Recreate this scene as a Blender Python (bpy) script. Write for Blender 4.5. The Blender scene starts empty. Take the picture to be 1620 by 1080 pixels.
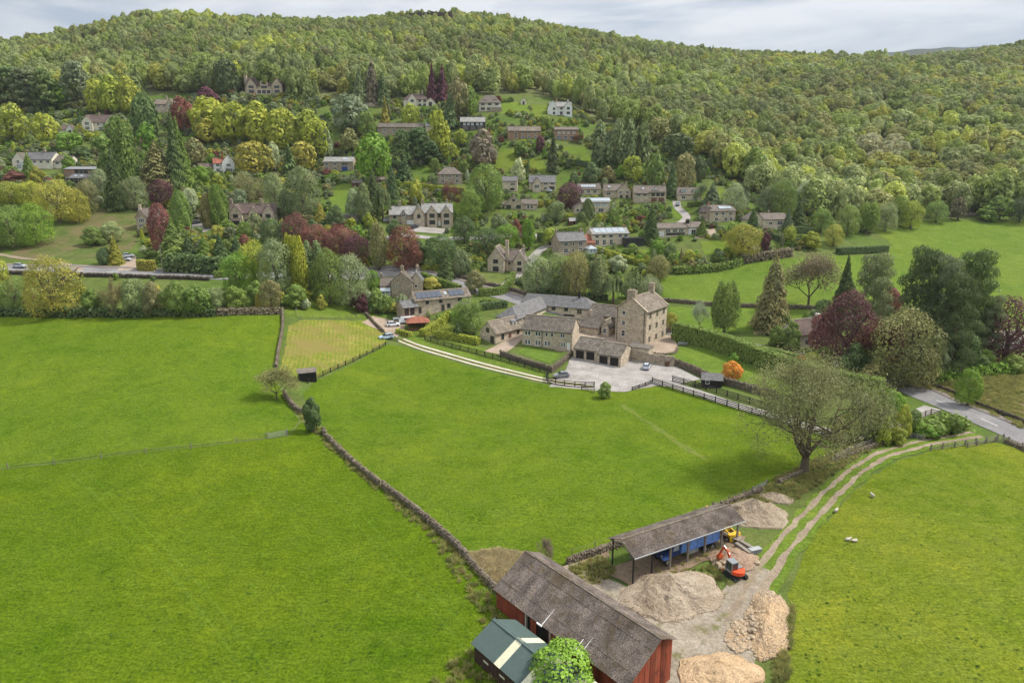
import bpy, math, random
import numpy as np
from mathutils import Vector, Matrix
from mathutils.geometry import delaunay_2d_cdt
random.seed(7); RNG = np.random.default_rng(7)
S = bpy.context.scene
R = math.radians

# ------------------------------------------------------------------ camera
CAMZ, PITCH = 50.0, 14.3
cd = bpy.data.cameras.new('camera'); cam = bpy.data.objects.new('camera', cd); S.collection.objects.link(cam)
cam.location = (0, 0, CAMZ); cam.rotation_euler = (R(90 - PITCH), 0, 0)
cd.lens = 24; cd.sensor_width = 36; cd.clip_start = 0.5; cd.clip_end = 20000
S.camera = cam
# ------------------------------------------------------------------ sky
W = bpy.data.worlds.new('World'); S.world = W; W.use_nodes = True
SUN_EL, SUN_AZ = 52, 78        # azimuth clockwise from +Y (the view direction): sun high on the right
nt = W.node_tree; N = nt.nodes; LK = nt.links; N.clear()
def nn(t, **k):
    n = N.new(t)
    for a, v in k.items(): setattr(n, a, v)
    return n
sky = nn('ShaderNodeTexSky', sky_type='NISHITA', sun_disc=False, sun_elevation=R(SUN_EL), sun_rotation=R(SUN_AZ), altitude=200, air_density=1.0, dust_density=2.0)
tc = nn('ShaderNodeTexCoord'); mp = nn('ShaderNodeMapping'); mp.inputs['Scale'].default_value = (1.6, 1.6, 9.0)
n1 = nn('ShaderNodeTexNoise'); n1.inputs['Scale'].default_value = 2.6; n1.inputs['Detail'].default_value = 8; n1.inputs['Roughness'].default_value = .56; n1.inputs['Distortion'].default_value = .35
cr = nn('ShaderNodeValToRGB'); e = cr.color_ramp.elements
e[0].position = .36; e[0].color = (1.55, 1.78, 2.1, 1); e[1].position = .60; e[1].color = (2.95, 2.98, 3.05, 1)
mx = nn('ShaderNodeMixRGB'); mx.inputs[0].default_value = .9
bg = nn('ShaderNodeBackground'); bg.inputs['Strength'].default_value = .1
out = nn('ShaderNodeOutputWorld')
LK.new(tc.outputs['Generated'], mp.inputs['Vector']); LK.new(mp.outputs[0], n1.inputs['Vector']); LK.new(n1.outputs['Fac'], cr.inputs[0])
# overcast sky: three times as bright overhead as at the horizon
sx = nn('ShaderNodeSeparateXYZ'); ma = nn('ShaderNodeMath', operation='MULTIPLY_ADD', use_clamp=False); ma.inputs[1].default_value = 1.75; ma.inputs[2].default_value = .68
mz = nn('ShaderNodeMath', operation='MAXIMUM'); mz.inputs[1].default_value = 0
vm = nn('ShaderNodeVectorMath', operation='SCALE')
LK.new(tc.outputs['Generated'], sx.inputs[0]); LK.new(sx.outputs[2], mz.inputs[0]); LK.new(mz.outputs[0], ma.inputs[0]); LK.new(cr.outputs[0], vm.inputs[0]); LK.new(ma.outputs[0], vm.inputs['Scale'])
LK.new(sky.outputs[0], mx.inputs[1]); LK.new(vm.outputs[0], mx.inputs[2]); LK.new(mx.outputs[0], bg.inputs['Color']); LK.new(bg.outputs[0], out.inputs['Surface'])
# ------------------------------------------------------------------ sun (thin cloud: soft edged)
sd = bpy.data.lights.new('sun', 'SUN'); sd.energy = 2.0; sd.angle = R(8); sd.color = (1, .95, .87)
sun = bpy.data.objects.new('sun', sd); S.collection.objects.link(sun)
sun.rotation_euler = (R(90 - SUN_EL), 0, R(-SUN_AZ + 180)); sun.location = (60, 20, 200)
# ------------------------------------------------------------------ exposure and render
S.view_settings.view_transform = 'Standard'; S.view_settings.look = 'None'; S.view_settings.gamma = 1; S.view_settings.exposure = 1.42
S.view_settings.use_curve_mapping = False
S.render.engine = 'CYCLES'; S.cycles.use_denoising = True
S.cycles.max_bounces = 5; S.cycles.diffuse_bounces = 3; S.cycles.transparent_max_bounces = 6
S.cycles.transmission_bounces = 3; S.cycles.glossy_bounces = 2; S.cycles.caustics_reflective = False; S.cycles.caustics_refractive = False
# ------------------------------------------------------------------ terrain
CP, SP = math.cos(R(PITCH)), math.sin(R(PITCH))
def ray(px, py):
    u = (px - 810) / 1080; v = (540 - py) / 1080
    return np.array([u, CP + v * SP, -SP + v * CP])
def proj(p):
    x, y, z = p[0], p[1], p[2] - CAMZ
    f = y * CP - z * SP; up = y * SP + z * CP
    return 810 + 1080 * x / f, 540 - 1080 * up / f
# control points: picture x, picture y, depth along the lens axis
CT = """-100 1080 68|400 1080 68|810 1080 68|1300 1080 68|1700 1080 68|0 900 86|810 850 93|1000 930 83|1160 870 90|1620 900 86|400 800 103|1200 800 102
0 700 124|400 700 121|810 700 126|1200 700 128|1620 720 125|600 620 160|1000 650 146|1500 640 148|1700 640 148|0 600 150|300 600 151
0 500 190|330 492 192|450 490 195|600 520 208|800 570 184|1000 590 175|1180 610 165|1300 640 150|560 490 214|640 470 228|740 490 215|860 510 212|900 570 182|1040 548 198
1050 520 214|1250 520 210|1400 590 172|1600 560 187|-100 425 222|0 425 222|180 430 222|360 437 223|480 440 226|620 436 238|730 450 235|790 466 228
800 430 254|900 402 268|665 358 286|395 357 277|238 365 270|150 380 255|20 400 240|520 410 250|640 425 243
830 331 315|860 302 335|1025 319 322|1140 351 292|1215 361 286|965 388 274|1075 373 283|1100 470 240|1500 350 330|1620 350 330|1600 480 236|1400 430 266
1300 400 272|535 271 355|350 273 342|50 268 332|120 290 312|155 208 390|265 176 420|415 148 432|655 169 422|775 176 404|885 182 400|748 207 382|828 220 371|895 221 372
710 292 330|600 240 370|560 340 290|-200 280 330|-200 180 420|0 180 420|1000 260 360|1100 290 345|1250 330 320|1400 340 335
232 36 650|205 44 645|170 66 625|320 46 665|400 44 680|500 52 690|-20 86 600|60 84 600|130 76 610|-150 90 620|-300 90 640|640 38 700|750 36 720|850 50 740|1000 76 760|1100 90 770|1200 96 780|1300 104 830|1450 112 860|1400 112 830|1560 96 850|1620 80 820|1750 80 820|1900 90 800
500 90 540|750 100 530|100 120 500|300 100 520|1000 150 520|1100 200 450|1150 240 400|1400 150 570|1400 220 460|1300 290 380|1400 300 385|1600 300 380|1620 180 500|1750 300 380|1750 200 480"""
PTS = []
for s in CT.replace('\n', '|').split('|'):
    a, b, t = map(float, s.split()); q = ray(a, b) * t; PTS.append((q[0], q[1], q[2] + CAMZ))
# ground outside the picture: valley floor under and behind the camera, plateau beyond the ridge
for x in (-260, -130, 0, 130, 260):
    for y in (-140, -50, 20): PTS.append((x, y, -1.5 + abs(x) * .004))
for x in (-260, 260): PTS.append((x, 90, 1.0)); 
for x in (-700, -400, -150, 100, 350, 600, 850): PTS.append((x, 1100, 205 - (35 if x > 300 else 0)))
for x, y, z in ((-500, 250, 22), (-500, 400, 75), (-520, 100, 6), (420, 150, 3), (550, 260, 8), (650, 420, 60), (700, 100, 4), (-700, 650, 190), (900, 750, 190)): PTS.append((x, y, z))
PTS = np.array(PTS)
XY = PTS[:, :2] / 100.0; n = len(XY)
def tps_k(r2): return np.where(r2 > 1e-12, .5 * r2 * np.log(np.maximum(r2, 1e-12)), 0)
K = tps_k(((XY[:, None] - XY[None]) ** 2).sum(-1)) + np.eye(n) * .02
P_ = np.hstack([np.ones((n, 1)), XY]); A_ = np.zeros((n + 3, n + 3)); A_[:n, :n] = K; A_[:n, n:] = P_; A_[n:, :n] = P_.T
WT = np.linalg.solve(A_, np.concatenate([PTS[:, 2], np.zeros(3)]))
def tps(x, y):
    q = np.stack([np.clip(x, -800, 1000), np.clip(y, -150, 1150)], -1).reshape(-1, 2) / 100.0; o = np.empty(len(q))
    for i in range(0, len(q), 8192):
        c = q[i:i + 8192]; r2 = ((c[:, None] - XY[None]) ** 2).sum(-1)
        o[i:i + 8192] = tps_k(r2) @ WT[:n] + WT[n] + c @ WT[n + 1:]
    return o.reshape(np.shape(x))
def axis(parts):
    o = []
    for a, b, s in parts: o += list(np.arange(a, b - 1e-6, s))
    return np.array(o + [parts[-1][1]], float)
GX = axis([(-6000, -1000, 1000), (-1000, -480, 26), (-480, -280, 8), (-280, 300, 2.5), (300, 500, 8), (500, 1000, 25), (1000, 6000, 1000)])
GY = axis([(-3000, -160, 568), (-160, 40, 10), (40, 300, 2.5), (300, 460, 4), (460, 1150, 10), (1150, 7150, 1000)])
gx, gy = np.meshgrid(GX, GY, indexing='ij')
GZ = tps(gx, gy)
# small undulation of the pasture, seeded sines
GZ += .22 * np.sin(gx * .11 + 1.3) * np.sin(gy * .13 + .4) + .12 * np.sin(gx * .31 + gy * .17) * np.cos(gy * .27)
def hz(x, y):
    x = np.asarray(x, float); y = np.asarray(y, float)
    i = np.clip(np.searchsorted(GX, x) - 1, 0, len(GX) - 2); j = np.clip(np.searchsorted(GY, y) - 1, 0, len(GY) - 2)
    fx = np.clip((x - GX[i]) / (GX[i + 1] - GX[i]), 0, 1); fy = np.clip((y - GY[j]) / (GY[j + 1] - GY[j]), 0, 1)
    return (GZ[i, j] * (1 - fx) + GZ[i + 1, j] * fx) * (1 - fy) + (GZ[i, j + 1] * (1 - fx) + GZ[i + 1, j + 1] * fx) * fy
TT = np.concatenate([np.arange(30, 420, .5), np.arange(420, 1100, 1.5)])
def at(px, py):
    d = ray(px, py); x = d[0] * TT; y = d[1] * TT; z = CAMZ + d[2] * TT
    h = z - hz(x, y); k = np.argmax(h < 0)
    if h[k] >= 0: k = len(TT) - 1
    k = max(k, 1); a, b = TT[k - 1], TT[k]; f = h[k - 1] / (h[k - 1] - h[k] + 1e-9); t = a + (b - a) * min(max(f, 0), 1)
    p = d * t; return Vector((p[0], p[1], float(hz(p[0], p[1]))))
def dep(p): return p[1] * CP - (p[2] - CAMZ) * SP
# ------------------------------------------------------------------ materials
class MT:
    def __init__(s, name):
        s.m = bpy.data.materials.new(name); s.m.use_nodes = True; s.t = s.m.node_tree; s.t.nodes.clear()
        s.o = s.t.nodes.new('ShaderNodeOutputMaterial')
    def n(s, t, ins=None, **k):
        x = s.t.nodes.new(t)
        for a, v in k.items(): setattr(x, a, v)
        for a, v in (ins or {}).items():
            if isinstance(v, bpy.types.NodeSocket): s.t.links.new(v, x.inputs[a])
            else: x.inputs[a].default_value = v
        return x
    def noise(s, scale, detail=4, vec=None, rough=.6, dist=0): return s.n('ShaderNodeTexNoise', {'Scale': scale, 'Detail': detail, 'Roughness': rough, 'Distortion': dist, **({'Vector': vec} if vec else {})}).outputs['Fac']
    def ramp(s, fac, a, b, lo=.35, hi=.65, mid=None):
        x = s.n('ShaderNodeValToRGB', {0: fac}); e = x.color_ramp.elements
        e[0].position = lo; e[0].color = (*a, 1); e[1].position = hi; e[1].color = (*b, 1)
        return x.outputs[0]
    def mix(s, fac, a, b, mode='MIX'):
        return s.n('ShaderNodeMixRGB', {0: fac, 1: a if isinstance(a, bpy.types.NodeSocket) else (*a, 1), 2: b if isinstance(b, bpy.types.NodeSocket) else (*b, 1)}, blend_type=mode).outputs[0]
    def done(s, col, rough=.85, bump=None, bs=.4, bd=.05, spec=.25, metal=0):
        b = s.n('ShaderNodeBsdfPrincipled', {'Roughness': rough, 'Specular IOR Level': spec, 'Metallic': metal})
        if isinstance(col, bpy.types.NodeSocket): s.t.links.new(col, b.inputs['Base Color'])
        else: b.inputs['Base Color'].default_value = (*col, 1)
        if bump is not None:
            q = s.n('ShaderNodeBump', {'Strength': bs, 'Distance': bd, 'Height': bump}); s.t.links.new(q.outputs[0], b.inputs['Normal'])
        s.t.links.new(b.outputs[0], s.o.inputs[0]); return s.m
def plain(name, c, rough=.6, spec=.3, metal=0, var=.25, sc=3.0):
    m = MT(name); v = m.n('ShaderNodeTexCoord').outputs['Object']; f = m.noise(sc, 5, v)
    return m.done(m.ramp(f, tuple(x * (1 - var) for x in c), tuple(x * (1 + var) for x in c), .3, .7), rough, spec=spec, metal=metal)
def wpos(m): return m.n('ShaderNodeNewGeometry').outputs['Position']
def grassmat(name, c1, c2, c3, tuft=.5, stripes=False, patch=None):
    m = MT(name); p = wpos(m)
    tint = m.n('ShaderNodeObjectInfo').outputs['Color']
    big = m.noise(.035, 3, p, .55); mid = m.noise(.35, 4, p, .65); fine = m.noise(3.2, 3, p, .7)
    sq = m.n('ShaderNodeMapping', {'Vector': p, 'Scale': (1.0, 3.2, 1)}).outputs[0]
    streak = m.noise(.8, 4, sq, .7, .6)
    c = m.ramp(big, c1, c2, .38, .62)
    c = m.mix(.8, c, m.ramp(m.noise(.11, 5, p, .6, 1.0), (.74, .82, .75), (1.22, 1.14, 1.3), .36, .64), 'MULTIPLY')
    c = m.mix(m.ramp(mid, (0, 0, 0), (1, 1, 1), .40, .68), c, c3)
    c = m.mix(.6, c, m.ramp(streak, (.52, .58, .5), (1.38, 1.32, 1.25), .32, .68), 'MULTIPLY')
    c = m.mix(.8, c, m.ramp(fine, (.42, .5, .35), (1.5, 1.42, 1.5), .30, .70), 'MULTIPLY')
    tf = m.noise(.9, 5, p, .7); tm = m.ramp(tf, (0, 0, 0), (1, 1, 1), .66, .76)      # darker lush tufts
    c = m.mix(m.n('ShaderNodeMath', {0: tm, 1: tuft}, operation='MULTIPLY').outputs[0], c, (.018, .055, .008))
    if stripes:
        w = m.n('ShaderNodeTexWave', {'Vector': m.n('ShaderNodeMapping', {'Vector': p, 'Rotation': (0, 0, R(-12))}).outputs[0], 'Scale': .30, 'Distortion': 5, 'Detail': 4, 'Detail Scale': .6}).outputs['Fac']
        c = m.mix(.55, c, m.ramp(w, (.72, .9, .8), (1.25, 1.1, 1.1), .25, .75), 'MULTIPLY')
    if patch:
        c = m.mix(m.ramp(m.noise(.09, 4, p, .6), (0, 0, 0), (1, 1, 1), .45, .62), c, patch)
    c = m.mix(1, c, tint, 'MULTIPLY')
    return m.done(c, .95, fine, .9, .25, .03)
M = {}
M['pasture'] = grassmat('pasture_grass', (.076, .134, .008), (.112, .160, .012), (.098, .150, .016), .3)
M['mown'] = grassmat('mown_hay_grass', (.17, .19, .03), (.22, .20, .055), (.13, .17, .02), .05, True, (.19, .16, .05))
M['lawn'] = grassmat('garden_lawn', (.105, .165, .020), (.135, .185, .026), (.115, .16, .03), .25)
M['hill'] = grassmat('far_pasture', (.10, .16, .02), (.13, .18, .025), (.11, .165, .03), .45)
M['rough'] = grassmat('rough_grass', (.09, .12, .03), (.15, .14, .055), (.075, .11, .025), .5, patch=(.16, .12, .06))
def terr():
    m = MT('ground_cover'); p = wpos(m); wd = m.n('ShaderNodeAttribute', attribute_name='wood').outputs['Fac']
    mid = m.noise(.3, 5, p, .65); fine = m.noise(2.5, 4, p, .7); big = m.noise(.05, 3, p)
    g = m.mix(m.ramp(big, (0, 0, 0), (1, 1, 1)), (.075, .125, .018), (.11, .13, .035))
    g = m.mix(m.ramp(mid, (0, 0, 0), (1, 1, 1), .45, .7), g, (.06, .085, .02))
    w = m.ramp(mid, (.10, .12, .04), (.15, .15, .07))
    c = m.mix(wd, g, w); c = m.mix(.6, c, m.ramp(fine, (.55, .55, .5), (1.4, 1.4, 1.4), .3, .7), 'MULTIPLY')
    return m.done(c, .95, fine, .8, .2, .1)
M['ground'] = terr()
def gravel(name, a, b, sc=3.0, moss=None):
    m = MT(name); p = wpos(m); f = m.noise(sc, 6, p, .75); g = m.noise(.25, 4, p, .6)
    v = m.n('ShaderNodeRGBToBW', {0: m.n('ShaderNodeTexVoronoi', {'Vector': p, 'Scale': sc * 1.6}).outputs['Color']}).outputs[0]
    c = m.mix(m.ramp(g, (0, 0, 0), (1, 1, 1)), a, b)
    c = m.mix(.6, c, m.ramp(f, (.6, .6, .6), (1.35, 1.33, 1.3), .3, .7), 'MULTIPLY')
    c = m.mix(.45, c, m.ramp(v, (.7, .7, .7), (1.3, 1.3, 1.3), .2, .8), 'MULTIPLY')
    if moss: c = m.mix(m.ramp(m.noise(.45, 4, p, .7), (0, 0, 0), (1, 1, 1), .55, .66), c, moss)
    return m.done(c, .95, f, .8, .12, .15)
M['yard'] = gravel('yard_gravel', (.21, .175, .13), (.30, .26, .205), 2.5, (.14, .13, .06))
M['moor'] = plain('far_moor', (.035, .045, .03), .95, .1, 0, .3, .01)
M['tarmac'] = gravel('pale_tarmac', (.22, .205, .185), (.32, .30, .28), 3)
M['road'] = gravel('road_asphalt', (.17, .165, .165), (.215, .208, .205), 5)
M['pave'] = gravel('footpath_asphalt', (.16, .135, .12), (.21, .18, .16), 5)
M['rut'] = gravel('track_stone', (.20, .155, .11), (.29, .235, .17), 3, (.2, .18, .09))
M['concrete'] = gravel('pale_concrete', (.42, .38, .30), (.52, .47, .39), 4)
M['setts'] = gravel('reddish_paving', (.26, .20, .15), (.34, .27, .21), 3)
M['heap_grey'] = gravel('crushed_stone', (.23, .18, .125), (.35, .29, .22), 4)
M['heap_tan'] = gravel('tan_rubble', (.34, .23, .13), (.46, .33, .20), 4)
M['heap_pink'] = gravel('pink_rubble', (.24, .155, .11), (.33, .235, .165), 3)
M['dirt'] = gravel('bare_dirt', (.17, .12, .08), (.24, .18, .12), 3, (.11, .11, .04))
M['rock'] = plain('rubble_stone', (.36, .28, .19), .9, .2, 0, .3, 3)
M['rockgrey'] = plain('field_wall_stone', (.17, .14, .10), .95, .15, 0, .55, 1.5)
M['rockdark'] = plain('dark_wall_stone', (.085, .072, .055), .95, .1, 0, .5, 1.5)
M['crag'] = plain('dark_crag_rock', (.07, .055, .045), .95, .1, 0, .5, .3)
M['paint'] = plain('road_paint', (.75, .74, .7), .7, .2, 0, .12, 2)
def masonry(name, c, mortar, w=.55, h=.26, var=.3, stain=.35, rough=.9):
    m = MT(name); tcn = m.n('ShaderNodeTexCoord').outputs['Object']; s = m.n('ShaderNodeSeparateXYZ', {0: tcn})
    add = m.n('ShaderNodeMath', {0: s.outputs[0], 1: s.outputs[1]}, operation='ADD').outputs[0]
    v = m.n('ShaderNodeCombineXYZ', {0: add, 1: s.outputs[2]}).outputs[0]
    b = m.n('ShaderNodeTexBrick', {'Vector': v, 'Color1': (*[x * (1 - var) for x in c], 1), 'Color2': (*[x * (1 + var) for x in c], 1), 'Mortar': (*mortar, 1), 'Scale': 1.0, 'Mortar Size': .018, 'Brick Width': w, 'Row Height': h, 'Bias': 0.0})
    g = m.noise(.7, 5, tcn, .65); f = m.noise(6, 4, tcn, .7)
    col = m.mix(stain, b.outputs[0], m.ramp(g, (.55, .55, .55), (1.3, 1.27, 1.2), .35, .65), 'MULTIPLY')
    col = m.mix(.5, col, m.ramp(f, (.7, .7, .7), (1.25, 1.25, 1.25), .3, .7), 'MULTIPLY')
    return m.done(col, rough, f, .5, .05, .2)
M['stone'] = masonry('gritstone', (.47, .395, .295), (.37, .315, .24))
M['stoned'] = masonry('weathered_gritstone', (.36, .30, .225), (.25, .21, .16), stain=.6)
M['stonep'] = masonry('pale_stone', (.56, .48, .36), (.44, .38, .29))
M['brick'] = masonry('orange_brick', (.34, .19, .11), (.3, .22, .15), .25, .09)
M['white'] = masonry('white_render', (.72, .72, .69), (.7, .7, .67), 3, 3, .03, .25)
M['cream'] = masonry('cream_render', (.66, .61, .50), (.64, .59, .48), 3, 3, .03, .25)
M['slate'] = masonry('blue_grey_slate', (.145, .142, .142), (.085, .083, .085), .35, .22, .3, .5, .65)
M['slatep'] = masonry('pale_slate', (.27, .265, .25), (.18, .175, .165), .35, .22, .25, .5, .7)
M['slated'] = masonry('stone_slate', (.14, .122, .102), (.08, .07, .058), .4, .25, .3, .6)
M['tileb'] = masonry('brown_tile', (.165, .14, .12), (.105, .088, .074), .35, .22, .25, .5)
M['tilem'] = masonry('mauve_brown_tile', (.13, .095, .085), (.08, .06, .055), .35, .22, .25, .5)
M['tiler'] = masonry('red_tile', (.29, .11, .07), (.18, .07, .05), .35, .22, .25, .4)
M['lichen'] = masonry('lichened_stone_slate', (.19, .16, .128), (.11, .092, .072), .45, .28, .3, .7)
M['wframe'] = plain('white_frame', (.75, .74, .71), .5)
M['sframe'] = plain('stone_frame', (.36, .30, .22), .8)
M['dframe'] = plain('dark_frame', (.05, .045, .04), .5)
g_ = MT('window_glass'); M['glass'] = g_.done((.03, .035, .04), .08, spec=.8)
g_ = MT('pale_glass'); M['pglass'] = g_.done((.30, .34, .36), .12, spec=.8)
M['solar'] = plain('solar_glass', (.05, .06, .08), .15, .8)
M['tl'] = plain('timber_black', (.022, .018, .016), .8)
M['tg'] = plain('grey_timber', (.22, .19, .155), .9)
M['dbrown'] = plain('dark_brown_boards', (.055, .032, .024), .85, .2, 0, .4, 2)
M['tb'] = plain('brown_timber', (.15, .07, .04), .8)
M['blue'] = plain('royal_blue_paint', (.03, .06, .22), .5)
M['pipe'] = plain('black_iron', (.02, .02, .022), .6)
M['lead'] = plain('lead_grey', (.2, .2, .21), .6)
M['greensteel'] = plain('green_box_profile_steel', (.062, .094, .084), .5, .4, 0, .12, 1.2)
M['creamgrp'] = plain('cream_rooflight', (.55, .53, .38), .5, .4, 0, .1, 2)
M['galv'] = plain('galvanised_steel', (.42, .43, .43), .45, .4, .5)
def fibre():
    m = MT('asbestos_cement'); v = wpos(m); oi = m.n('ShaderNodeObjectInfo').outputs['Random']
    a = m.noise(.6, 5, v, .65); b = m.noise(6.5, 5, v, .9); mo = m.noise(1.0, 6, v, .75)
    c = m.ramp(a, (.085, .070, .060), (.165, .14, .12))
    c = m.mix(1, c, m.ramp(b, (.4, .4, .4), (1.75, 1.72, 1.7), .40, .60), 'MULTIPLY')
    c = m.mix(m.ramp(mo, (0, 0, 0), (1, 1, 1), .58, .66), c, (.10, .075, .035)); big = m.noise(.22, 6, v, .75, .5); c = m.mix(m.ramp(big, (0, 0, 0), (.75, .75, .75), .52, .66), c, (.085, .062, .03)); c = m.mix(m.ramp(m.noise(1.6, 6, v, .85), (0, 0, 0), (.5, .5, .5), .62, .72), c, (.30, .27, .24))
    c = m.mix(1, c, m.ramp(oi, (.82, .82, .84), (1.12, 1.1, 1.1), 0, 1), 'MULTIPLY')
    return m.done(c, .95, b, .5, .04, .1)
M['fibre'] = fibre()
def redtin():
    m = MT('red_painted_corrugated_iron'); v = wpos(m); oi = m.n('ShaderNodeObjectInfo').outputs['Random']
    st = m.n('ShaderNodeMapping', {'Vector': v, 'Scale': (3, 3, .25)}).outputs[0]; a = m.noise(1.2, 5, st, .7)
    c = m.ramp(a, (.10, .024, .014), (.27, .065, .035), .3, .6)
    c = m.mix(m.ramp(m.noise(1.6, 6, st, .8), (0, 0, 0), (1, 1, 1), .50, .66), c, (.21, .095, .055)); c = m.mix(m.ramp(m.noise(.5, 5, v, .75), (0, 0, 0), (1, 1, 1), .55, .7), c, (.06, .025, .018))
    c = m.mix(1, c, m.ramp(oi, (.6, .55, .55), (1.35, 1.2, 1.2), 0, 1), 'MULTIPLY')
    return m.done(c, .7, a, .3, .03, .2)
M['redtin'] = redtin()
def leaf(name, inst=False, tr=.30, shine=.2):
    m = MT(name)
    base = m.n('ShaderNodeAttribute', attribute_name='tint', attribute_type='INSTANCER').outputs['Color'] if inst else m.n('ShaderNodeObjectInfo').outputs['Color']
    rnd = m.n('ShaderNodeNewGeometry').outputs['Random Per Island']
    c = m.mix(1, base, m.ramp(rnd, (.78, .8, .78) if not inst else (.86, .87, .86), (1.22, 1.2, 1.2) if not inst else (1.14, 1.13, 1.12), 0, 1), 'MULTIPLY')
    cl = m.noise(2.2 if not inst else 1.4, 3, m.n('ShaderNodeTexCoord').outputs['Object'], .6)
    c = m.mix(1, c, m.ramp(cl, (.72, .76, .75), (1.25, 1.2, 1.15), .35, .65), 'MULTIPLY')
    d = m.n('ShaderNodeBsdfPrincipled', {'Base Color': c, 'Roughness': .65, 'Specular IOR Level': shine})
    t = m.n('ShaderNodeBsdfTranslucent', {'Color': c}); x = m.n('ShaderNodeMixShader', {0: tr, 1: d.outputs[0], 2: t.outputs[0]})
    m.t.links.new(x.outputs[0], m.o.inputs[0]); return m.m
M['leaf'] = leaf('leaf'); M['leafi'] = leaf('woodland_leaf', True, .42)
M['bark'] = plain('bark', (.12, .095, .07), .95, .1, 0, .35, 4)
M['wool'] = plain('wool', (.42, .38, .31), .95, .1, 0, .15, 6)
def paintm(name, c, rough=.3): return plain(name, c, rough, .5, 0, .06, 2)
M['c_silver'] = paintm('silver_paint', (.42, .46, .52)); M['c_white'] = paintm('white_paint', (.72, .73, .74)); M['c_black'] = paintm('black_paint', (.03, .035, .045))
M['c_pale'] = paintm('pale_blue_paint', (.40, .50, .60)); M['c_grey'] = paintm('grey_paint', (.2, .21, .22))
M['rubber'] = plain('rubber', (.02, .02, .02), .9); M['orange'] = plain('orange_machine_paint', (.62, .075, .02), .4); M['orange2'] = plain('orange_arm_paint', (.45, .08, .025), .5)
M['yellow'] = plain('yellow_machine_paint', (.62, .38, .02), .5); M['trblue'] = plain('truck_blue_paint', (.14, .28, .66), .4, .4); M['navy'] = plain('navy_paint', (.015, .035, .13), .4)
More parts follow.
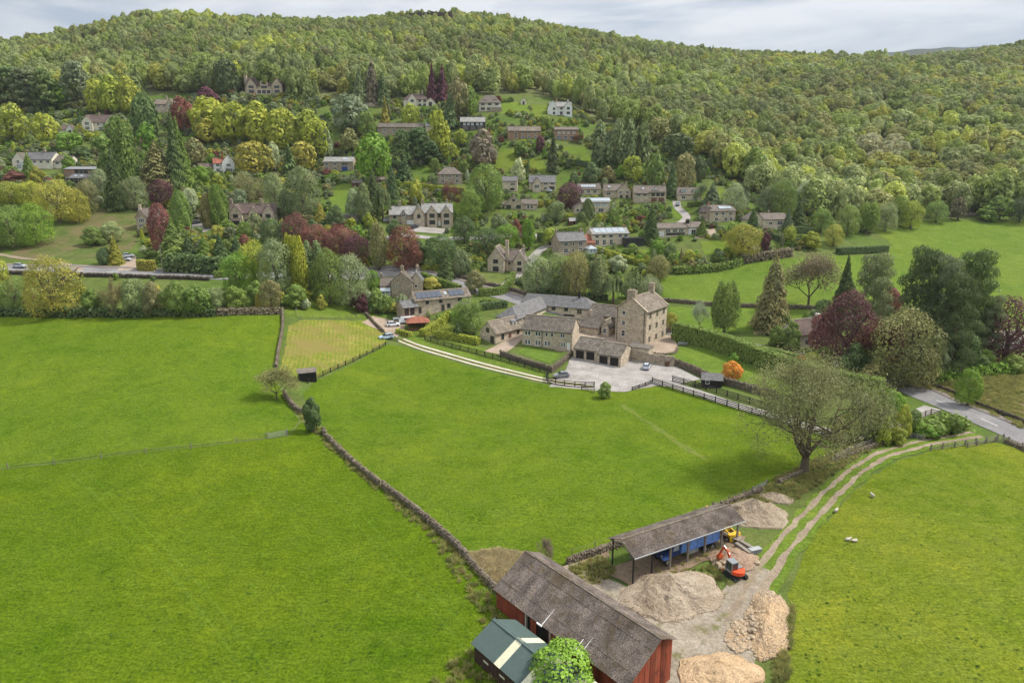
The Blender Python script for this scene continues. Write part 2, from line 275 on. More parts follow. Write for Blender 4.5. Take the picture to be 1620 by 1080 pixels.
# ------------------------------------------------------------------ helpers
COL = S.collection
class MB:
    def __init__(s): s.v = []; s.f = []; s.mi = []
    def quad(s, *p, m=0): i = len(s.v); s.v += [tuple(q) for q in p]; s.f.append(tuple(range(i, i + len(p)))); s.mi.append(m)
    def hexa(s, b, t, m=0):
        i = len(s.v); s.v += [tuple(q) for q in b] + [tuple(q) for q in t]
        for f in ((3, 2, 1, 0), (4, 5, 6, 7), (0, 1, 5, 4), (1, 2, 6, 5), (2, 3, 7, 6), (3, 0, 4, 7)): s.f.append(tuple(i + k for k in f)); s.mi.append(m)
    def box(s, x0, y0, z0, x1, y1, z1, m=0): s.hexa([(x0, y0, z0), (x1, y0, z0), (x1, y1, z0), (x0, y1, z0)], [(x0, y0, z1), (x1, y0, z1), (x1, y1, z1), (x0, y1, z1)], m)
    def prism(s, prof, a, b, axis='y', m=0):      # profile polygon (list of 2D) extruded along an axis from a to b
        f = {'y': lambda p, c: (p[0], c, p[1]), 'x': lambda p, c: (c, p[0], p[1]), 'z': lambda p, c: (p[0], p[1], c)}[axis]
        i = len(s.v); k = len(prof); s.v += [f(p, a) for p in prof] + [f(p, b) for p in prof]
        s.f.append(tuple(i + j for j in range(k))); s.mi.append(m); s.f.append(tuple(i + k + j for j in range(k))[::-1]); s.mi.append(m)
        for j in range(k): s.f.append((i + (j + 1) % k, i + j, i + k + j, i + k + (j + 1) % k)); s.mi.append(m)
    def tube(s, p0, p1, r0, r1, n=6, m=0, cap=True):
        p0 = Vector(p0); p1 = Vector(p1); d = (p1 - p0).normalized(); a = d.orthogonal().normalized(); b = d.cross(a); i = len(s.v)
        for p, r in ((p0, r0), (p1, r1)):
            for k in range(n): q = 2 * math.pi * k / n; s.v.append(tuple(p + (a * math.cos(q) + b * math.sin(q)) * r))
        for k in range(n): s.f.append((i + k, i + (k + 1) % n, i + n + (k + 1) % n, i + n + k)); s.mi.append(m)
        if cap: s.f.append(tuple(i + k for k in range(n))[::-1]); s.mi.append(m); s.f.append(tuple(i + n + k for k in range(n))); s.mi.append(m)
    def bar(s, p0, p1, w, h, m=0):                # rectangular bar between two points, w horizontal, h vertical
        p0 = Vector(p0); p1 = Vector(p1); d = p1 - p0; a = Vector((-d.y, d.x, 0))
        a = (a.normalized() if a.length > 1e-6 else Vector((1, 0, 0))) * w / 2; u = d.cross(a).normalized() * h / 2
        if u.z < 0: u = -u
        s.hexa([p0 - a - u, p1 - a - u, p1 + a - u, p0 + a - u], [p0 - a + u, p1 - a + u, p1 + a + u, p0 + a + u], m)
    def rock(s, c, r, m=0, sq=.75):
        i = len(s.v); q = [(1, 0, 0), (-1, 0, 0), (0, 1, 0), (0, -1, 0), (0, 0, 1), (0, 0, -1), (.7, .7, .45), (-.7, .7, .45), (.7, -.7, .45), (-.7, -.7, .45), (.7, .7, -.45), (-.7, .7, -.45), (.7, -.7, -.45), (-.7, -.7, -.45)]
        an = random.uniform(0, 6.3); ca, sa = math.cos(an), math.sin(an)
        for x, y, z in q:
            k = r * random.uniform(.78, 1.2); x, y = x * ca - y * sa, x * sa + y * ca; s.v.append((c[0] + x * k, c[1] + y * k, c[2] + z * k * sq))
        for f in ((4, 6, 8), (4, 7, 6), (4, 9, 7), (4, 8, 9), (0, 8, 6), (2, 6, 7), (1, 7, 9), (3, 9, 8), (0, 6, 10), (2, 10, 6), (0, 10, 12), (0, 12, 8), (3, 8, 12), (3, 12, 13), (3, 13, 9), (1, 9, 13), (1, 13, 11), (1, 11, 7), (2, 7, 11), (2, 11, 10), (5, 12, 10), (5, 13, 12), (5, 11, 13), (5, 10, 11)):
            s.f.append(tuple(i + k for k in f)); s.mi.append(m)
    def mesh(s, name, mats, smooth=False):
        me = bpy.data.meshes.new(name); me.from_pydata(s.v, [], s.f)
        for m in (mats if isinstance(mats, (list, tuple)) else [mats]): me.materials.append(M[m] if isinstance(m, str) else m)
        if any(s.mi): me.polygons.foreach_set('material_index', s.mi)
        if smooth: me.polygons.foreach_set('use_smooth', [True] * len(s.f))
        me.update(); return me
    def obj(s, name, mats, parent=None, smooth=False, **k): return ob(name, s.mesh(name, mats, smooth), parent, **k)
def ob(name, data, parent=None, loc=(0, 0, 0), rz=0, sc=None, kind=None, color=None, label=None):
    o = bpy.data.objects.new(name, data); COL.objects.link(o); o.location = loc; o.rotation_euler = (0, 0, rz)
    if sc: o.scale = sc
    if parent: o.parent = parent
    if kind: o['kind'] = kind
    if color: o.color = (*color, 1)
    if label: o['label'] = label
    return o
def thing(name, label, cat, loc=(0, 0, 0), rz=0, group=None, data=None, sc=None, color=None):
    o = ob(name, data, None, loc, rz, sc, None, color); o['label'] = label; o['category'] = cat
    if group: o['group'] = group
    return o
def smoothpath(p, step=1.5):
    p = [Vector((*q[:2], 0)) for q in p]; o = []
    for i in range(len(p) - 1):
        a = p[max(i - 1, 0)]; b = p[i]; c = p[i + 1]; d = p[min(i + 2, len(p) - 1)]; n = max(1, int((c - b).length / step))
        for k in range(n):
            t = k / n; o.append(.5 * ((2 * b) + (c - a) * t + (2 * a - 5 * b + 4 * c - d) * t * t + (3 * b - a - 3 * c + d) * t ** 3))
    return o + [p[-1]]
def wp(px): return [at(*q) for q in px]
def offs(path, d):
    o = []
    for i, p in enumerate(path):
        t = path[min(i + 1, len(path) - 1)] - path[max(i - 1, 0)]; t.z = 0; t.normalize(); o.append(p + Vector((t.y, -t.x, 0)) * d)
    return o
def strip(name, path, a, b, mat, lift, jit=0, nx=None, color=None, **k):       # ribbon from offset a to offset b (metres right of the path)
    nx = nx or max(1, int(abs(b - a) / 1.2)); m = MB(); L = []
    ja = [random.uniform(-jit, jit) for _ in path]; jb = [random.uniform(-jit, jit) for _ in path]
    for j in range(nx + 1):
        c = offs(path, 0); row = []
        for i, p in enumerate(path):
            t = path[min(i + 1, len(path) - 1)] - path[max(i - 1, 0)]; t.z = 0; t.normalize()
            f = j / nx; d = (a + ja[i]) * (1 - f) + (b + jb[i]) * f; q = p + Vector((t.y, -t.x, 0)) * d; row.append(q)
        L.append(row)
    n = len(path); xs = np.array([[q.x for q in r] for r in L]); ys = np.array([[q.y for q in r] for r in L]); zs = hz(xs, ys) + lift
    m.v = [(float(xs[j, i]), float(ys[j, i]), float(zs[j, i])) for j in range(nx + 1) for i in range(n)]
    for j in range(nx):
        for i in range(n - 1): m.f.append((j * n + i, (j + 1) * n + i, (j + 1) * n + i + 1, j * n + i + 1)); m.mi.append(0)
    o = m.obj(name, mat, kind='structure', smooth=True, color=color); return o
def inpoly(x, y, P):
    x = np.asarray(x); y = np.asarray(y); r = np.zeros(x.shape, bool); n = len(P)
    for i in range(n):
        x1, y1 = P[i][:2]; x2, y2 = P[(i + 1) % n][:2]
        c = ((y1 > y) != (y2 > y)) & (x < (x2 - x1) * (y - y1) / (y2 - y1 + 1e-12) + x1); r ^= c
    return r
CLEAR = []            # world polygons where no self-sown plant stands
def sheet(name, px, mat, lift, color=(1, 1, 1), jit=.5, world=False, step=2.5, clear=True, rnd=True):
    P = [Vector((*q[:2], 0)) for q in (px if world else wp(px))]
    out_ = []
    for i in range(len(P)):
        a, b = P[i], P[(i + 1) % len(P)]; n = max(1, int((b - a).length / 2.0)); pr = Vector((-(b - a).y, (b - a).x, 0)).normalized()
        for k in range(n): out_.append(a.lerp(b, k / n) + (pr * random.uniform(-jit, jit) if k else Vector()))
    if clear: CLEAR.append([(p.x, p.y) for p in P])
    xs = [p.x for p in out_]; ys = [p.y for p in out_]
    ax = GX[(GX > min(xs)) & (GX < max(xs))]; ay = GY[(GY > min(ys)) & (GY < max(ys))]
    if len(ax) * len(ay) < 6: ax = np.linspace(min(xs), max(xs), 5)[1:-1]; ay = np.linspace(min(ys), max(ys), 5)[1:-1]
    A, B = np.meshgrid(ax, ay, indexing='ij'); k = inpoly(A, B, [(p.x, p.y) for p in out_]); pts = [Vector((float(a), float(b))) for a, b in zip(A[k], B[k])]
    vs = [p.to_2d() for p in out_] + pts; n = len(out_)
    r = delaunay_2d_cdt(vs, [(i, (i + 1) % n) for i in range(n)], [], 1, 1e-4)
    V = np.array([tuple(v) for v in r[0]]); Z = hz(V[:, 0], V[:, 1]) + lift; m = MB(); m.v = [(float(a), float(b), float(c)) for (a, b), c in zip(V, Z)]
    for f in r[2]:
        a, b, c = (V[k] for k in f[:3]); s_ = (b[0] - a[0]) * (c[1] - a[1]) - (b[1] - a[1]) * (c[0] - a[0])
        m.f.append(tuple(f) if s_ > 0 else tuple(f)[::-1]); m.mi.append(0)
    return m.obj(name, mat, kind='structure', smooth=True, color=color)
# ------------------------------------------------------------------ the ground
WLX = [-2500, -200, 60, 120, 250, 380, 480, 560, 700, 760, 840, 905, 940, 1040, 1120, 1180, 1250, 1300, 1380, 1500, 1620, 1800, 4000]
WLY = [180, 172, 174, 160, 148, 150, 160, 160, 152, 150, 148, 166, 190, 220, 252, 300, 335, 352, 350, 340, 338, 340, 345]
def woodmask(x, y, z):
    f = y * CP - (z - CAMZ) * SP; ok = f > 60; f = np.where(ok, f, 60); px = 810 + 1080 * x / f; py = 540 - 1080 * (y * SP + (z - CAMZ) * CP) / f
    return ok & (y > 250) & (py < np.interp(px, WLX, WLY))
def ground():
    nx, ny = len(GX), len(GY); co = np.stack([gx, gy, GZ], -1).reshape(-1, 3)
    i = np.arange(nx * ny).reshape(nx, ny); f = np.stack([i[:-1, :-1], i[1:, :-1], i[1:, 1:], i[:-1, 1:]], -1).reshape(-1, 4)
    me = bpy.data.meshes.new('ground'); me.vertices.add(len(co)); me.vertices.foreach_set('co', co.ravel()); me.loops.add(f.size); me.loops.foreach_set('vertex_index', f.ravel().astype('i'))
    me.polygons.add(len(f)); me.polygons.foreach_set('loop_start', np.arange(0, f.size, 4, dtype='i')); me.polygons.foreach_set('use_smooth', np.ones(len(f), bool)); me.update(calc_edges=True)
    w = woodmask(gx, gy, GZ).astype('f').ravel(); at_ = me.attributes.new('wood', 'FLOAT', 'POINT'); at_.data.foreach_set('value', w)
    me.materials.append(M['ground']); ob('ground', me, kind='structure')
ground()
# ------------------------------------------------------------------ fields and lawns
sheet('pasture', [(-700, 900), (-420, 700), (-330, 600), (-260, 520), (0, 500), (200, 500), (350, 497), (446, 497), (444, 560), (432, 585), (436, 605), (462, 648), (474, 665), (458, 688), (330, 703), (150, 722), (0, 741), (-200, 765)], 'pasture', .05, (.95, .96, .9), .2)
sheet('pasture', [(-200, 767), (0, 743), (150, 724), (330, 705), (458, 690), (476, 668), (500, 688), (515, 692), (552, 732), (600, 768), (690, 842), (740, 888), (765, 925), (800, 965), (835, 1010), (850, 1200), (500, 1500), (-300, 1500), (-1000, 1300), (-700, 902)], 'pasture', .05, (.86, .87, .6), .2)
sheet('pasture', [(478, 625), (500, 602), (555, 578), (612, 545), (640, 549), (700, 567), (780, 590), (860, 608), (935, 617), (1000, 612), (1060, 612), (1120, 632), (1200, 658), (1300, 690), (1340, 712), (1280, 742), (1180, 783), (1080, 826), (990, 865), (890, 893), (850, 880), (790, 880), (745, 880), (700, 840), (605, 765), (556, 727), (518, 686), (500, 660)], 'pasture', .05, (.96, .95, .9), .25)
sheet('pasture', [(1575, 700), (1480, 710), (1420, 728), (1375, 757), (1335, 793), (1300, 832), (1270, 878), (1245, 940), (1260, 975), (1240, 1040), (1215, 1120), (1190, 1400), (1900, 1400), (2100, 900), (1800, 760)], 'pasture', .05, (1.32, 1.08, 1.3), .3)
sheet('mown_paddock', [(456, 515), (480, 506), (575, 507), (600, 520), (612, 541), (560, 570), (500, 598), (470, 603), (442, 592), (450, 560)], 'mown', .05, (1, 1, 1), .3)
sheet('pasture', [(1043, 440), (1100, 430), (1180, 416), (1262, 408), (1340, 404), (1402, 403), (1412, 388), (1380, 364), (1440, 352), (1500, 348), (1620, 350), (1780, 350), (1780, 560), (1600, 510), (1520, 500), (1440, 486), (1290, 484), (1180, 480), (1080, 474), (1045, 470)], 'hill', .05, (1.0, 1.0, 1), .5)
sheet('rough_meadow', [(1440, 605), (1475, 598), (1520, 575), (1620, 560), (1760, 560), (1760, 700), (1620, 680), (1530, 640)], 'rough', .05, (1, 1, 1), .4)
sheet('rough_meadow', [(20, 398), (60, 385), (120, 345), (150, 330), (225, 332), (222, 370), (205, 395), (160, 408), (90, 410), (20, 410)], 'rough', .05, (.84, .95, .9), .5)
for q in ([(790, 236), (817, 236), (818, 272), (780, 270)], [(838, 250), (858, 250), (866, 272), (836, 272)], [(889, 232), (930, 233), (926, 245), (892, 246)],
          [(535, 290), (556, 290), (566, 342), (528, 340), (520, 318)], [(630, 280), (660, 277), (668, 292), (634, 294)], [(305, 289), (358, 287), (352, 304), (306, 303)],
          [(790, 163), (836, 163), (838, 181), (792, 180)], [(842, 165), (868, 167), (868, 187), (842, 184)], [(1108, 382), (1155, 380), (1157, 402), (1115, 403)],
          [(1003, 394), (1078, 398), (1072, 414), (1020, 412)], [(1105, 295), (1148, 300), (1150, 322), (1108, 322)], [(1060, 322), (1095, 330), (1080, 350), (1060, 342)], [(680, 322), (720, 318), (760, 330), (700, 345)],
          [(1058, 484), (1180, 488), (1290, 492), (1270, 505), (1200, 524), (1130, 528), (1060, 514)], [(1048, 562), (1078, 548), (1112, 550), (1200, 576), (1262, 604), (1250, 632), (1150, 603), (1085, 577)],
          [(817, 556), (832, 546), (888, 560), (871, 575)], [(640, 500), (735, 515), (720, 532), (650, 527)], [(990, 440), (1035, 440), (1040, 470), (1000, 470), (900, 475), (900, 462)], [(455, 470), (560, 478), (600, 500), (570, 503), (480, 503), (452, 498)],
          [(650, 527), (760, 549), (870, 580), (868, 600), (780, 582), (690, 554), (640, 540)], [(860, 402), (905, 408), (910, 425), (862, 420)], [(1020, 300), (1040, 300), (1048, 318), (1020, 318)], [(920, 245), (960, 250), (950, 275), (915, 268)]):
    sheet('lawn', q, 'lawn', .06, (random.uniform(.85, 1.05), random.uniform(.92, 1.02), 1), .4, clear=q[0] not in ((455, 470), (1058, 484)))
# ------------------------------------------------------------------ roads, drives and yards
ROAD = smoothpath(wp([(-300, 423), (-60, 424), (0, 425), (150, 430), (300, 435), (370, 437.5), (480, 436), (600, 432), (650, 431), (700, 444), (748, 457), (795, 468), (860, 487), (950, 505), (1048, 521), (1150, 545), (1270, 568), (1400, 601), (1500, 641), (1620, 692), (1760, 750), (2000, 870)]), 1.8)
def margin(path): return [(p.x, p.y) for p in offs(path, -6)] + [(p.x, p.y) for p in offs(path, 6)][::-1]
CLEAR.append(margin(ROAD))
strip('road', ROAD, -3.6, 3.4, 'road', .10)
strip('footpath', ROAD, -5.4, -3.65, 'pave', .20, nx=1)
for i in range(0, len(ROAD) - 4, 6):
    if i % 2 == 0: strip('road_marking', ROAD[i:i + 3], -.1, .02, 'paint', .125, nx=1)
DRIVE = smoothpath(wp([(1045, 603), (1100, 620), (1160, 640), (1230, 660), (1290, 678), (1345, 690), (1400, 680), (1450, 656), (1475, 645)]), 1.8); CLEAR.append(margin(DRIVE)[:]); strip('driveway', DRIVE, -1.7, 1.7, 'tarmac', .12, .1)
LANE = smoothpath(wp([(585, 508), (606, 522), (628, 535), (660, 548), (700, 560), (760, 577), (820, 592), (870, 603), (915, 609), (937, 612)]), 1.8); CLEAR.append(margin(LANE))
strip('wheel_track', LANE[8:], -1.45, -.65, 'concrete', .12, .05, 1); strip('wheel_track', LANE[8:], .65, 1.45, 'concrete', .12, .05, 1); strip('lane_verge', LANE[8:], -.6, .6, 'rough', .10, 0, 1)
TRACK = smoothpath(wp([(1545, 687), (1515, 692), (1460, 701), (1400, 718), (1355, 744), (1318, 777), (1285, 812), (1250, 850), (1218, 892), (1190, 935), (1165, 985)]), 1.6); CLEAR.append(margin(TRACK))
strip('wheel_track', TRACK, -1.4, -.6, 'rut', .12, .2, 1); strip('wheel_track', TRACK, .45, 1.25, 'rut', .12, .2, 1); strip('track_verge', TRACK, -2.3, 1.7, 'hill', .09, .4)
sheet('farmyard', [(905, 885), (940, 905), (985, 925), (1060, 960), (1120, 962), (1150, 925), (1170, 905), (1192, 890), (1222, 905), (1205, 960), (1200, 1100), (1180, 1400), (1000, 1400), (1040, 1060), (960, 960), (880, 915)], 'yard', .10, jit=.5)
sheet('shed_floor', [(952, 905), (1010, 935), (1170, 866), (1180, 850), (1130, 835), (1050, 865)], 'dirt', .12, jit=.3)
sheet('bare_soil', [(885, 898), (960, 868), (965, 880), (900, 915)], 'dirt', .09, (1, 1, 1))
sheet('courtyard', [(868, 612), (893, 588), (905, 562), (985, 580), (1000, 565), (1060, 575), (1110, 600), (1060, 612), (1040, 610), (990, 620), (940, 618)], 'tarmac', .08, jit=.2)
sheet('courtyard', [(878, 555), (910, 500), (945, 490), (985, 495), (1025, 520), (1000, 560), (960, 560)], 'setts', .07, jit=.1)
sheet('terrace', [(985, 552), (1022, 552), (1042, 530), (1060, 530), (1072, 545), (1068, 556), (1040, 561), (1000, 562)], 'setts', .11, jit=.1)
sheet('courtyard', [(766, 556), (786, 546), (824, 526), (840, 522), (832, 532), (812, 550), (795, 561)], 'setts', .09, jit=.1)
sheet('parking_yard', [(572, 510), (590, 500), (640, 508), (640, 520), (628, 534), (606, 524)], 'setts', .10, jit=.2)
sheet('parking_yard', [(645, 366), (655, 358), (712, 362), (700, 370)], 'tarmac', .1, jit=.2); sheet('parking_yard', [(305, 352), (330, 350), (338, 362), (300, 375)], 'tarmac', .1, jit=.2)
sheet('parking_yard', [(186, 428), (200, 402), (215, 405), (216, 428)], 'setts', .12, jit=.2); sheet('terrace', [(1098, 367), (1130, 362), (1135, 372), (1100, 379)], 'setts', .1, jit=.2)
VL = smoothpath(wp([(1062, 362), (1085, 347), (1082, 338), (1072, 328), (1070, 318)]), 1.5); CLEAR.append(margin(VL)); strip('village_lane', VL, -1.8, 1.8, 'tarmac', .12)
VL = smoothpath(wp([(790, 466), (800, 452), (850, 400), (870, 385), (840, 372), (760, 376), (700, 378), (640, 372), (600, 380)]), 1.8); CLEAR.append(margin(VL)); strip('village_lane', VL, -1.8, 1.8, 'tarmac', .12)
FP = smoothpath(wp([(130, 428), (90, 415), (45, 410), (5, 404), (-40, 398)]), 1.5); strip('footpath', FP, -.9, .9, 'rut', .12, .15, 1)
WPATH = smoothpath(wp([(985, 640), (1020, 665), (1065, 695), (1118, 728)]), 1.5); strip('worn_path', WPATH, -.7, .7, 'hill', .07, .5, color=(1.1, .95, 1.2))
for L_ in ([(1080, 640), (960, 735), (830, 830), (770, 872)], [(520, 770), (640, 900), (760, 1040), (800, 1120)], [(120, 745), (260, 880), (420, 1085), (480, 1180)], [(600, 560), (700, 660), (860, 740), (1120, 775)], [(60, 520), (180, 590), (330, 640), (440, 672)]):
    q_ = smoothpath(wp(L_), 2.5)
    for o_ in (-1.0, .65): strip('wheel_mark', q_, o_, o_ + .35, 'pasture', .065, .06, 1, color=(.93, .975, .93))
# ------------------------------------------------------------------ dry stone walls
def stone_wall(px, label, h=.9, w=.32, cap=True, mat='rockgrey', size=.17, world=False, cover=.1):
    path = smoothpath(px if world else wp(px), .33 * size / .17); p0 = path[0]; z0 = float(hz(p0.x, p0.y)); t = thing('dry_stone_wall', label, 'stone wall', (p0.x, p0.y, z0)); m = MB(); c = MB()
    Z = hz(np.array([p.x for p in path]), np.array([p.y for p in path])); lf = offs(path, w / 2); rt = offs(path, -w / 2); n = max(2, int(h / (size * .85)))
    wob = [random.uniform(.8, 1.05) for _ in path]
    for i, p in enumerate(path):
        if i < len(path) - 1:
            a, b, d, e_ = lf[i], lf[i + 1], rt[i + 1], rt[i]
            k = [Vector((q.x - p0.x, q.y - p0.y, Z[j] - z0)) for q, j in ((a, i), (b, i + 1), (d, i + 1), (e_, i))]
            c.hexa([q - Vector((0, 0, .5)) for q in k], [q + Vector((0, 0, h * .86 * wob[i])) for q in k])
        for r_ in range(n):
            zz = Z[i] - z0 + (r_ + .45) * h * wob[i] / n
            for L in (lf, rt):
                q = L[i]; m.rock((q.x - p0.x + random.uniform(-.09, .09), q.y - p0.y + random.uniform(-.09, .09), zz + random.uniform(-.05, .05)), size * random.uniform(.7, 1.15))
        if cap: m.rock((p.x - p0.x, p.y - p0.y, Z[i] - z0 + h * wob[i]), size * random.uniform(.9, 1.35), sq=1)
        if random.random() < .12: q = p + Vector((random.uniform(-1, 1), random.uniform(-1, 1), 0)); m.rock((q.x - p0.x, q.y - p0.y, float(hz(q.x, q.y)) - z0 + .1), size * random.uniform(.7, 1.2))
    c.obj('rubble_core', mat, t); m.obj('stones', mat, t, kind='stuff'); return t
stone_wall([(447, 492), (447, 520), (441, 555), (437, 582)], 'low dry stone wall between the bright pasture and the mown paddock', 1.05)
stone_wall([(450, 625), (462, 643), (478, 655)], 'short dry stone wall between the twiggy bush and the dark green bush', 1.2)
stone_wall([(512, 685), (520, 697), (552, 728), (600, 768)], 'upper half of the dry stone wall running diagonally between two pastures', 1.15)
stone_wall([(606, 771), (660, 812), (710, 855), (738, 882)], 'lower half of the dry stone wall running diagonally between two pastures', 1.15)
stone_wall([(742, 888), (765, 915), (790, 938)], 'tumbled dry stone wall running to the corner of the long barn', .9)
stone_wall([(898, 892), (940, 878), (985, 862), (1040, 845)], 'mossy dry stone wall behind the open sided barn', 1.0)
stone_wall([(1130, 806), (1160, 796), (1205, 778)], 'dry stone wall behind the grey rubble heaps', 1.0)
stone_wall([(1232, 765), (1250, 757), (1275, 747)], 'collapsed dry stone wall at the foot of the big bare tree', .8)
stone_wall([(1315, 732), (1345, 722), (1385, 706)], 'collapsed dry stone wall below the wooden fence beside the track', .8)
RW = [Vector((p.x, p.y, 0)) for p in offs(ROAD, 4.6)]; LW = offs(ROAD, -6.4)
def near_i(px, py): q = at(px, py); return min(range(len(ROAD)), key=lambda i: (ROAD[i] - Vector((q.x, q.y, 0))).length)
i0, i1 = near_i(10, 426), near_i(372, 438); stone_wall(RW[i0:i1:3], 'long dark roadside wall below the road, above the hedgerow trees', 1.1, size=.3, world=True, mat='rockdark')
i0, i1 = near_i(1390, 598), near_i(1660, 708); stone_wall(LW[i0:i1:3], 'dark roadside wall between the road and the rough meadow', .9, world=True, mat='rockdark')
i0, i1 = near_i(262, 434), near_i(370, 438); stone_wall(LW[i0:i1:3], 'roadside wall under the dark conifer hedge', 1.2, size=.34, world=True)
i0, i1 = near_i(700, 444), near_i(830, 478); stone_wall(LW[i0:i1:3], 'roadside wall below the clipped garden hedge', 1.2, size=.34, world=True)
stone_wall([(1590, 700), (1610, 708), (1650, 728)], 'low dark wall where the pasture fence meets the road', .8)
stone_wall([(1048, 477), (1075, 479), (1120, 483), (1185, 486), (1235, 488), (1290, 490)], 'long dry stone wall across the foot of the sloping pasture', 1.2, size=.3)
stone_wall([(1405, 352), (1450, 346), (1520, 343), (1590, 342)], 'far dry stone wall along the edge of the wood', 1.4, size=.42)
stone_wall([(792, 562), (812, 569), (840, 578), (872, 587)], 'low grey wall in front of the cottage lawn', 1.5, .45)
stone_wall([(872, 589), (888, 577), (905, 562)], 'stone wall between the cottage lawn and the courtyard', 1.6, .45)
stone_wall([(1030, 567), (1055, 574), (1090, 586), (1120, 600), (1150, 609), (1190, 620), (1230, 632)], 'curved garden wall below the manor lawn', 1.9, .5)
stone_wall([(578, 497), (590, 510), (607, 526)], 'garden wall beside the parking yard left of the gravel turning', 1.0)
stone_wall([(1000, 558), (1060, 561), (1072, 551)], 'low retaining wall round the manor terrace', .5)
# ------------------------------------------------------------------ fences
FM = {}
def fence(px, label, mat='tl', rails=4, h=1.5, bay=2.6, post=.2, world=False, name='post_and_rail_fence', rh=.17, wire=False):
    pts = px if world else wp(px); p = smoothpath(pts, .3); o = [p[0]]; acc = 0
    for i in range(1, len(p)):
        acc += (p[i] - p[i - 1]).length
        if acc >= bay: o.append(p[i]); acc = 0
    if acc > bay * .4: o.append(p[-1])
    z = [float(hz(q.x, q.y)) for q in o]; t = thing(name, label, 'fence', (o[0].x, o[0].y, z[0])); key = (mat, h, post)
    if key not in FM: m = MB(); m.box(-post / 2, -post / 2, -.3, post / 2, post / 2, h); m.box(-post * .42, -post * .42, h, post * .42, post * .42, h + .03); FM[key] = m.mesh('post', mat); 
    for q, zz in zip(o, z): ob('post', FM[key], t, (q.x - o[0].x, q.y - o[0].y, zz - z[0]), random.uniform(-.1, .1))
    rk = (mat, rh, bay, wire)
    if rk not in FM: m = MB(); m.box(0, -.04 if not wire else -.012, -rh / 2, 1, .04 if not wire else .012, rh / 2); FM[rk] = m.mesh('rail', mat)
    for i in range(len(o) - 1):
        a = Vector((o[i].x - o[0].x, o[i].y - o[0].y, z[i] - z[0])); b = Vector((o[i + 1].x - o[0].x, o[i + 1].y - o[0].y, z[i + 1] - z[0])); d = b - a
        for k in range(rails):
            c = ob('wire' if wire else 'rail', FM[rk], t, a + Vector((0, 0, h * (k + .55) / rails + random.uniform(-.015, .015)))); c.rotation_euler = (0, -math.atan2(d.z, d.xy.length), math.atan2(d.y, d.x)); c.scale = (d.length, 1, 1)
    return t
fence([(672, 537), (710, 549), (760, 562), (810, 575), (868, 592)], 'dark post and rail fence along the lane below the stone cottages')
fence([(868, 592), (867, 605), (905, 612), (941, 613)], 'dark rail fence round the corner of the courtyard behind the parked hatchback', bay=2.2)
fence([(1000, 618), (1015, 613), (1032, 606)], 'low dark fence curving round the end of the courtyard', rails=3, h=1.0)
fence([(1032, 606), (1100, 628), (1180, 652), (1250, 674), (1330, 700)], 'dark rail fence along the pasture side of the driveway', bay=3)
fence([(1064, 603), (1110, 615), (1150, 627), (1200, 643), (1250, 661), (1300, 672), (1330, 668)], 'dark rail fence along the garden side of the driveway', bay=3)
fence([(487, 606), (520, 590), (560, 572), (612, 546)], 'thin dark fence between the mown paddock and the middle pasture', rails=3, h=1.2, bay=3.2, rh=.08)
fence([(-60, 749), (60, 738), (150, 727), (290, 712), (420, 694)], 'thin pale post and wire fence crossing the left pastures', 'tg', 2, 1.1, 7, .11, rh=.02, wire=True)
fence([(1472, 713), (1510, 708), (1550, 701), (1587, 696)], 'grey post and rail fence beside the mouth of the farm track', 'tg', 3, 1.3, 2.6, rh=.06)
fence([(1320, 728), (1345, 716), (1390, 700), (1440, 690)], 'weathered fence on the bank beside the farm track', 'tg', 3, 1.2, 2.4)
fence([(905, 880), (960, 862), (1040, 838), (1100, 815), (1150, 795), (1190, 780)], 'thin post and wire fence behind the open sided barn', 'tg', 2, 1.2, 3.4, .1, rh=.02, wire=True)
fence([(700, 850), (730, 878), (750, 900)], 'short wire fence at the bend of the diagonal wall', 'tg', 3, 1.2, 2, .1, rh=.03, wire=True)
fence([(1455, 662), (1475, 655), (1490, 660)], 'grey timber fence at the mouth of the driveway', 'tg', 3, 1.3, 2)
fence([(471, 482), (471, 503), (505, 505), (560, 503), (585, 498)], 'green wire fence across the top of the mown paddock', 'tg', 3, 1.3, 3, .09, rh=.02, wire=True)
fence([(575, 490), (600, 489), (612, 492)], 'dark fence behind the garden of the white conservatory house', rails=3, bay=2)
fence([(1530, 708), (1500, 760), (1470, 800)][:1] + [(1590, 698), (1640, 722)], 'roadside fence above the low dark wall', 'tg', 3, 1.1, 2.5, rh=.05)
def gate(a, b, label, mat='galv', h=1.15, bars=5):
    p, q = at(*a), at(*b); d = (q - p); L = d.xy.length; t = thing('field_gate', label, 'gate', (p.x, p.y, p.z), math.atan2(d.y, d.x)); dz = q.z - p.z
    for x in (0, L): m = MB(); m.box(-.08, -.08, -.3, .08, .08, h + .15); m.obj('gate_post', 'tg', t, loc=(x, 0, dz * x / L))
    for k in range(bars): m = MB(); m.bar((.1, 0, .15 + k * h / bars), (L - .1, 0, .15 + k * h / bars + dz), .04, .06); m.obj('bar', mat, t)
    for x in (.12, L / 2, L - .12): m = MB(); m.bar((x, 0, .1 + dz * x / L), (x, 0.01, h + .05 + dz * x / L), .05, .05); m.obj('brace', mat, t)
gate((424, 694), (455, 689), 'galvanised field gate near the dark green bush'); gate((1190, 781), (1212, 770), 'galvanised field gate behind the rubble heaps')
gate((1440, 692), (1462, 697), 'pale metal gate beside the farm track and the laurel hedge'); gate((612, 536), (630, 541), 'dark gate across the lane beside the parked hatchback', 'tl'); gate((920, 616), (940, 622), 'dark timber gate at the end of the lane', 'tl')
gate((1043, 523), (1061, 527), 'reddish timber gate beside the manor and the tall hedge', 'tb', 1.7, 9)
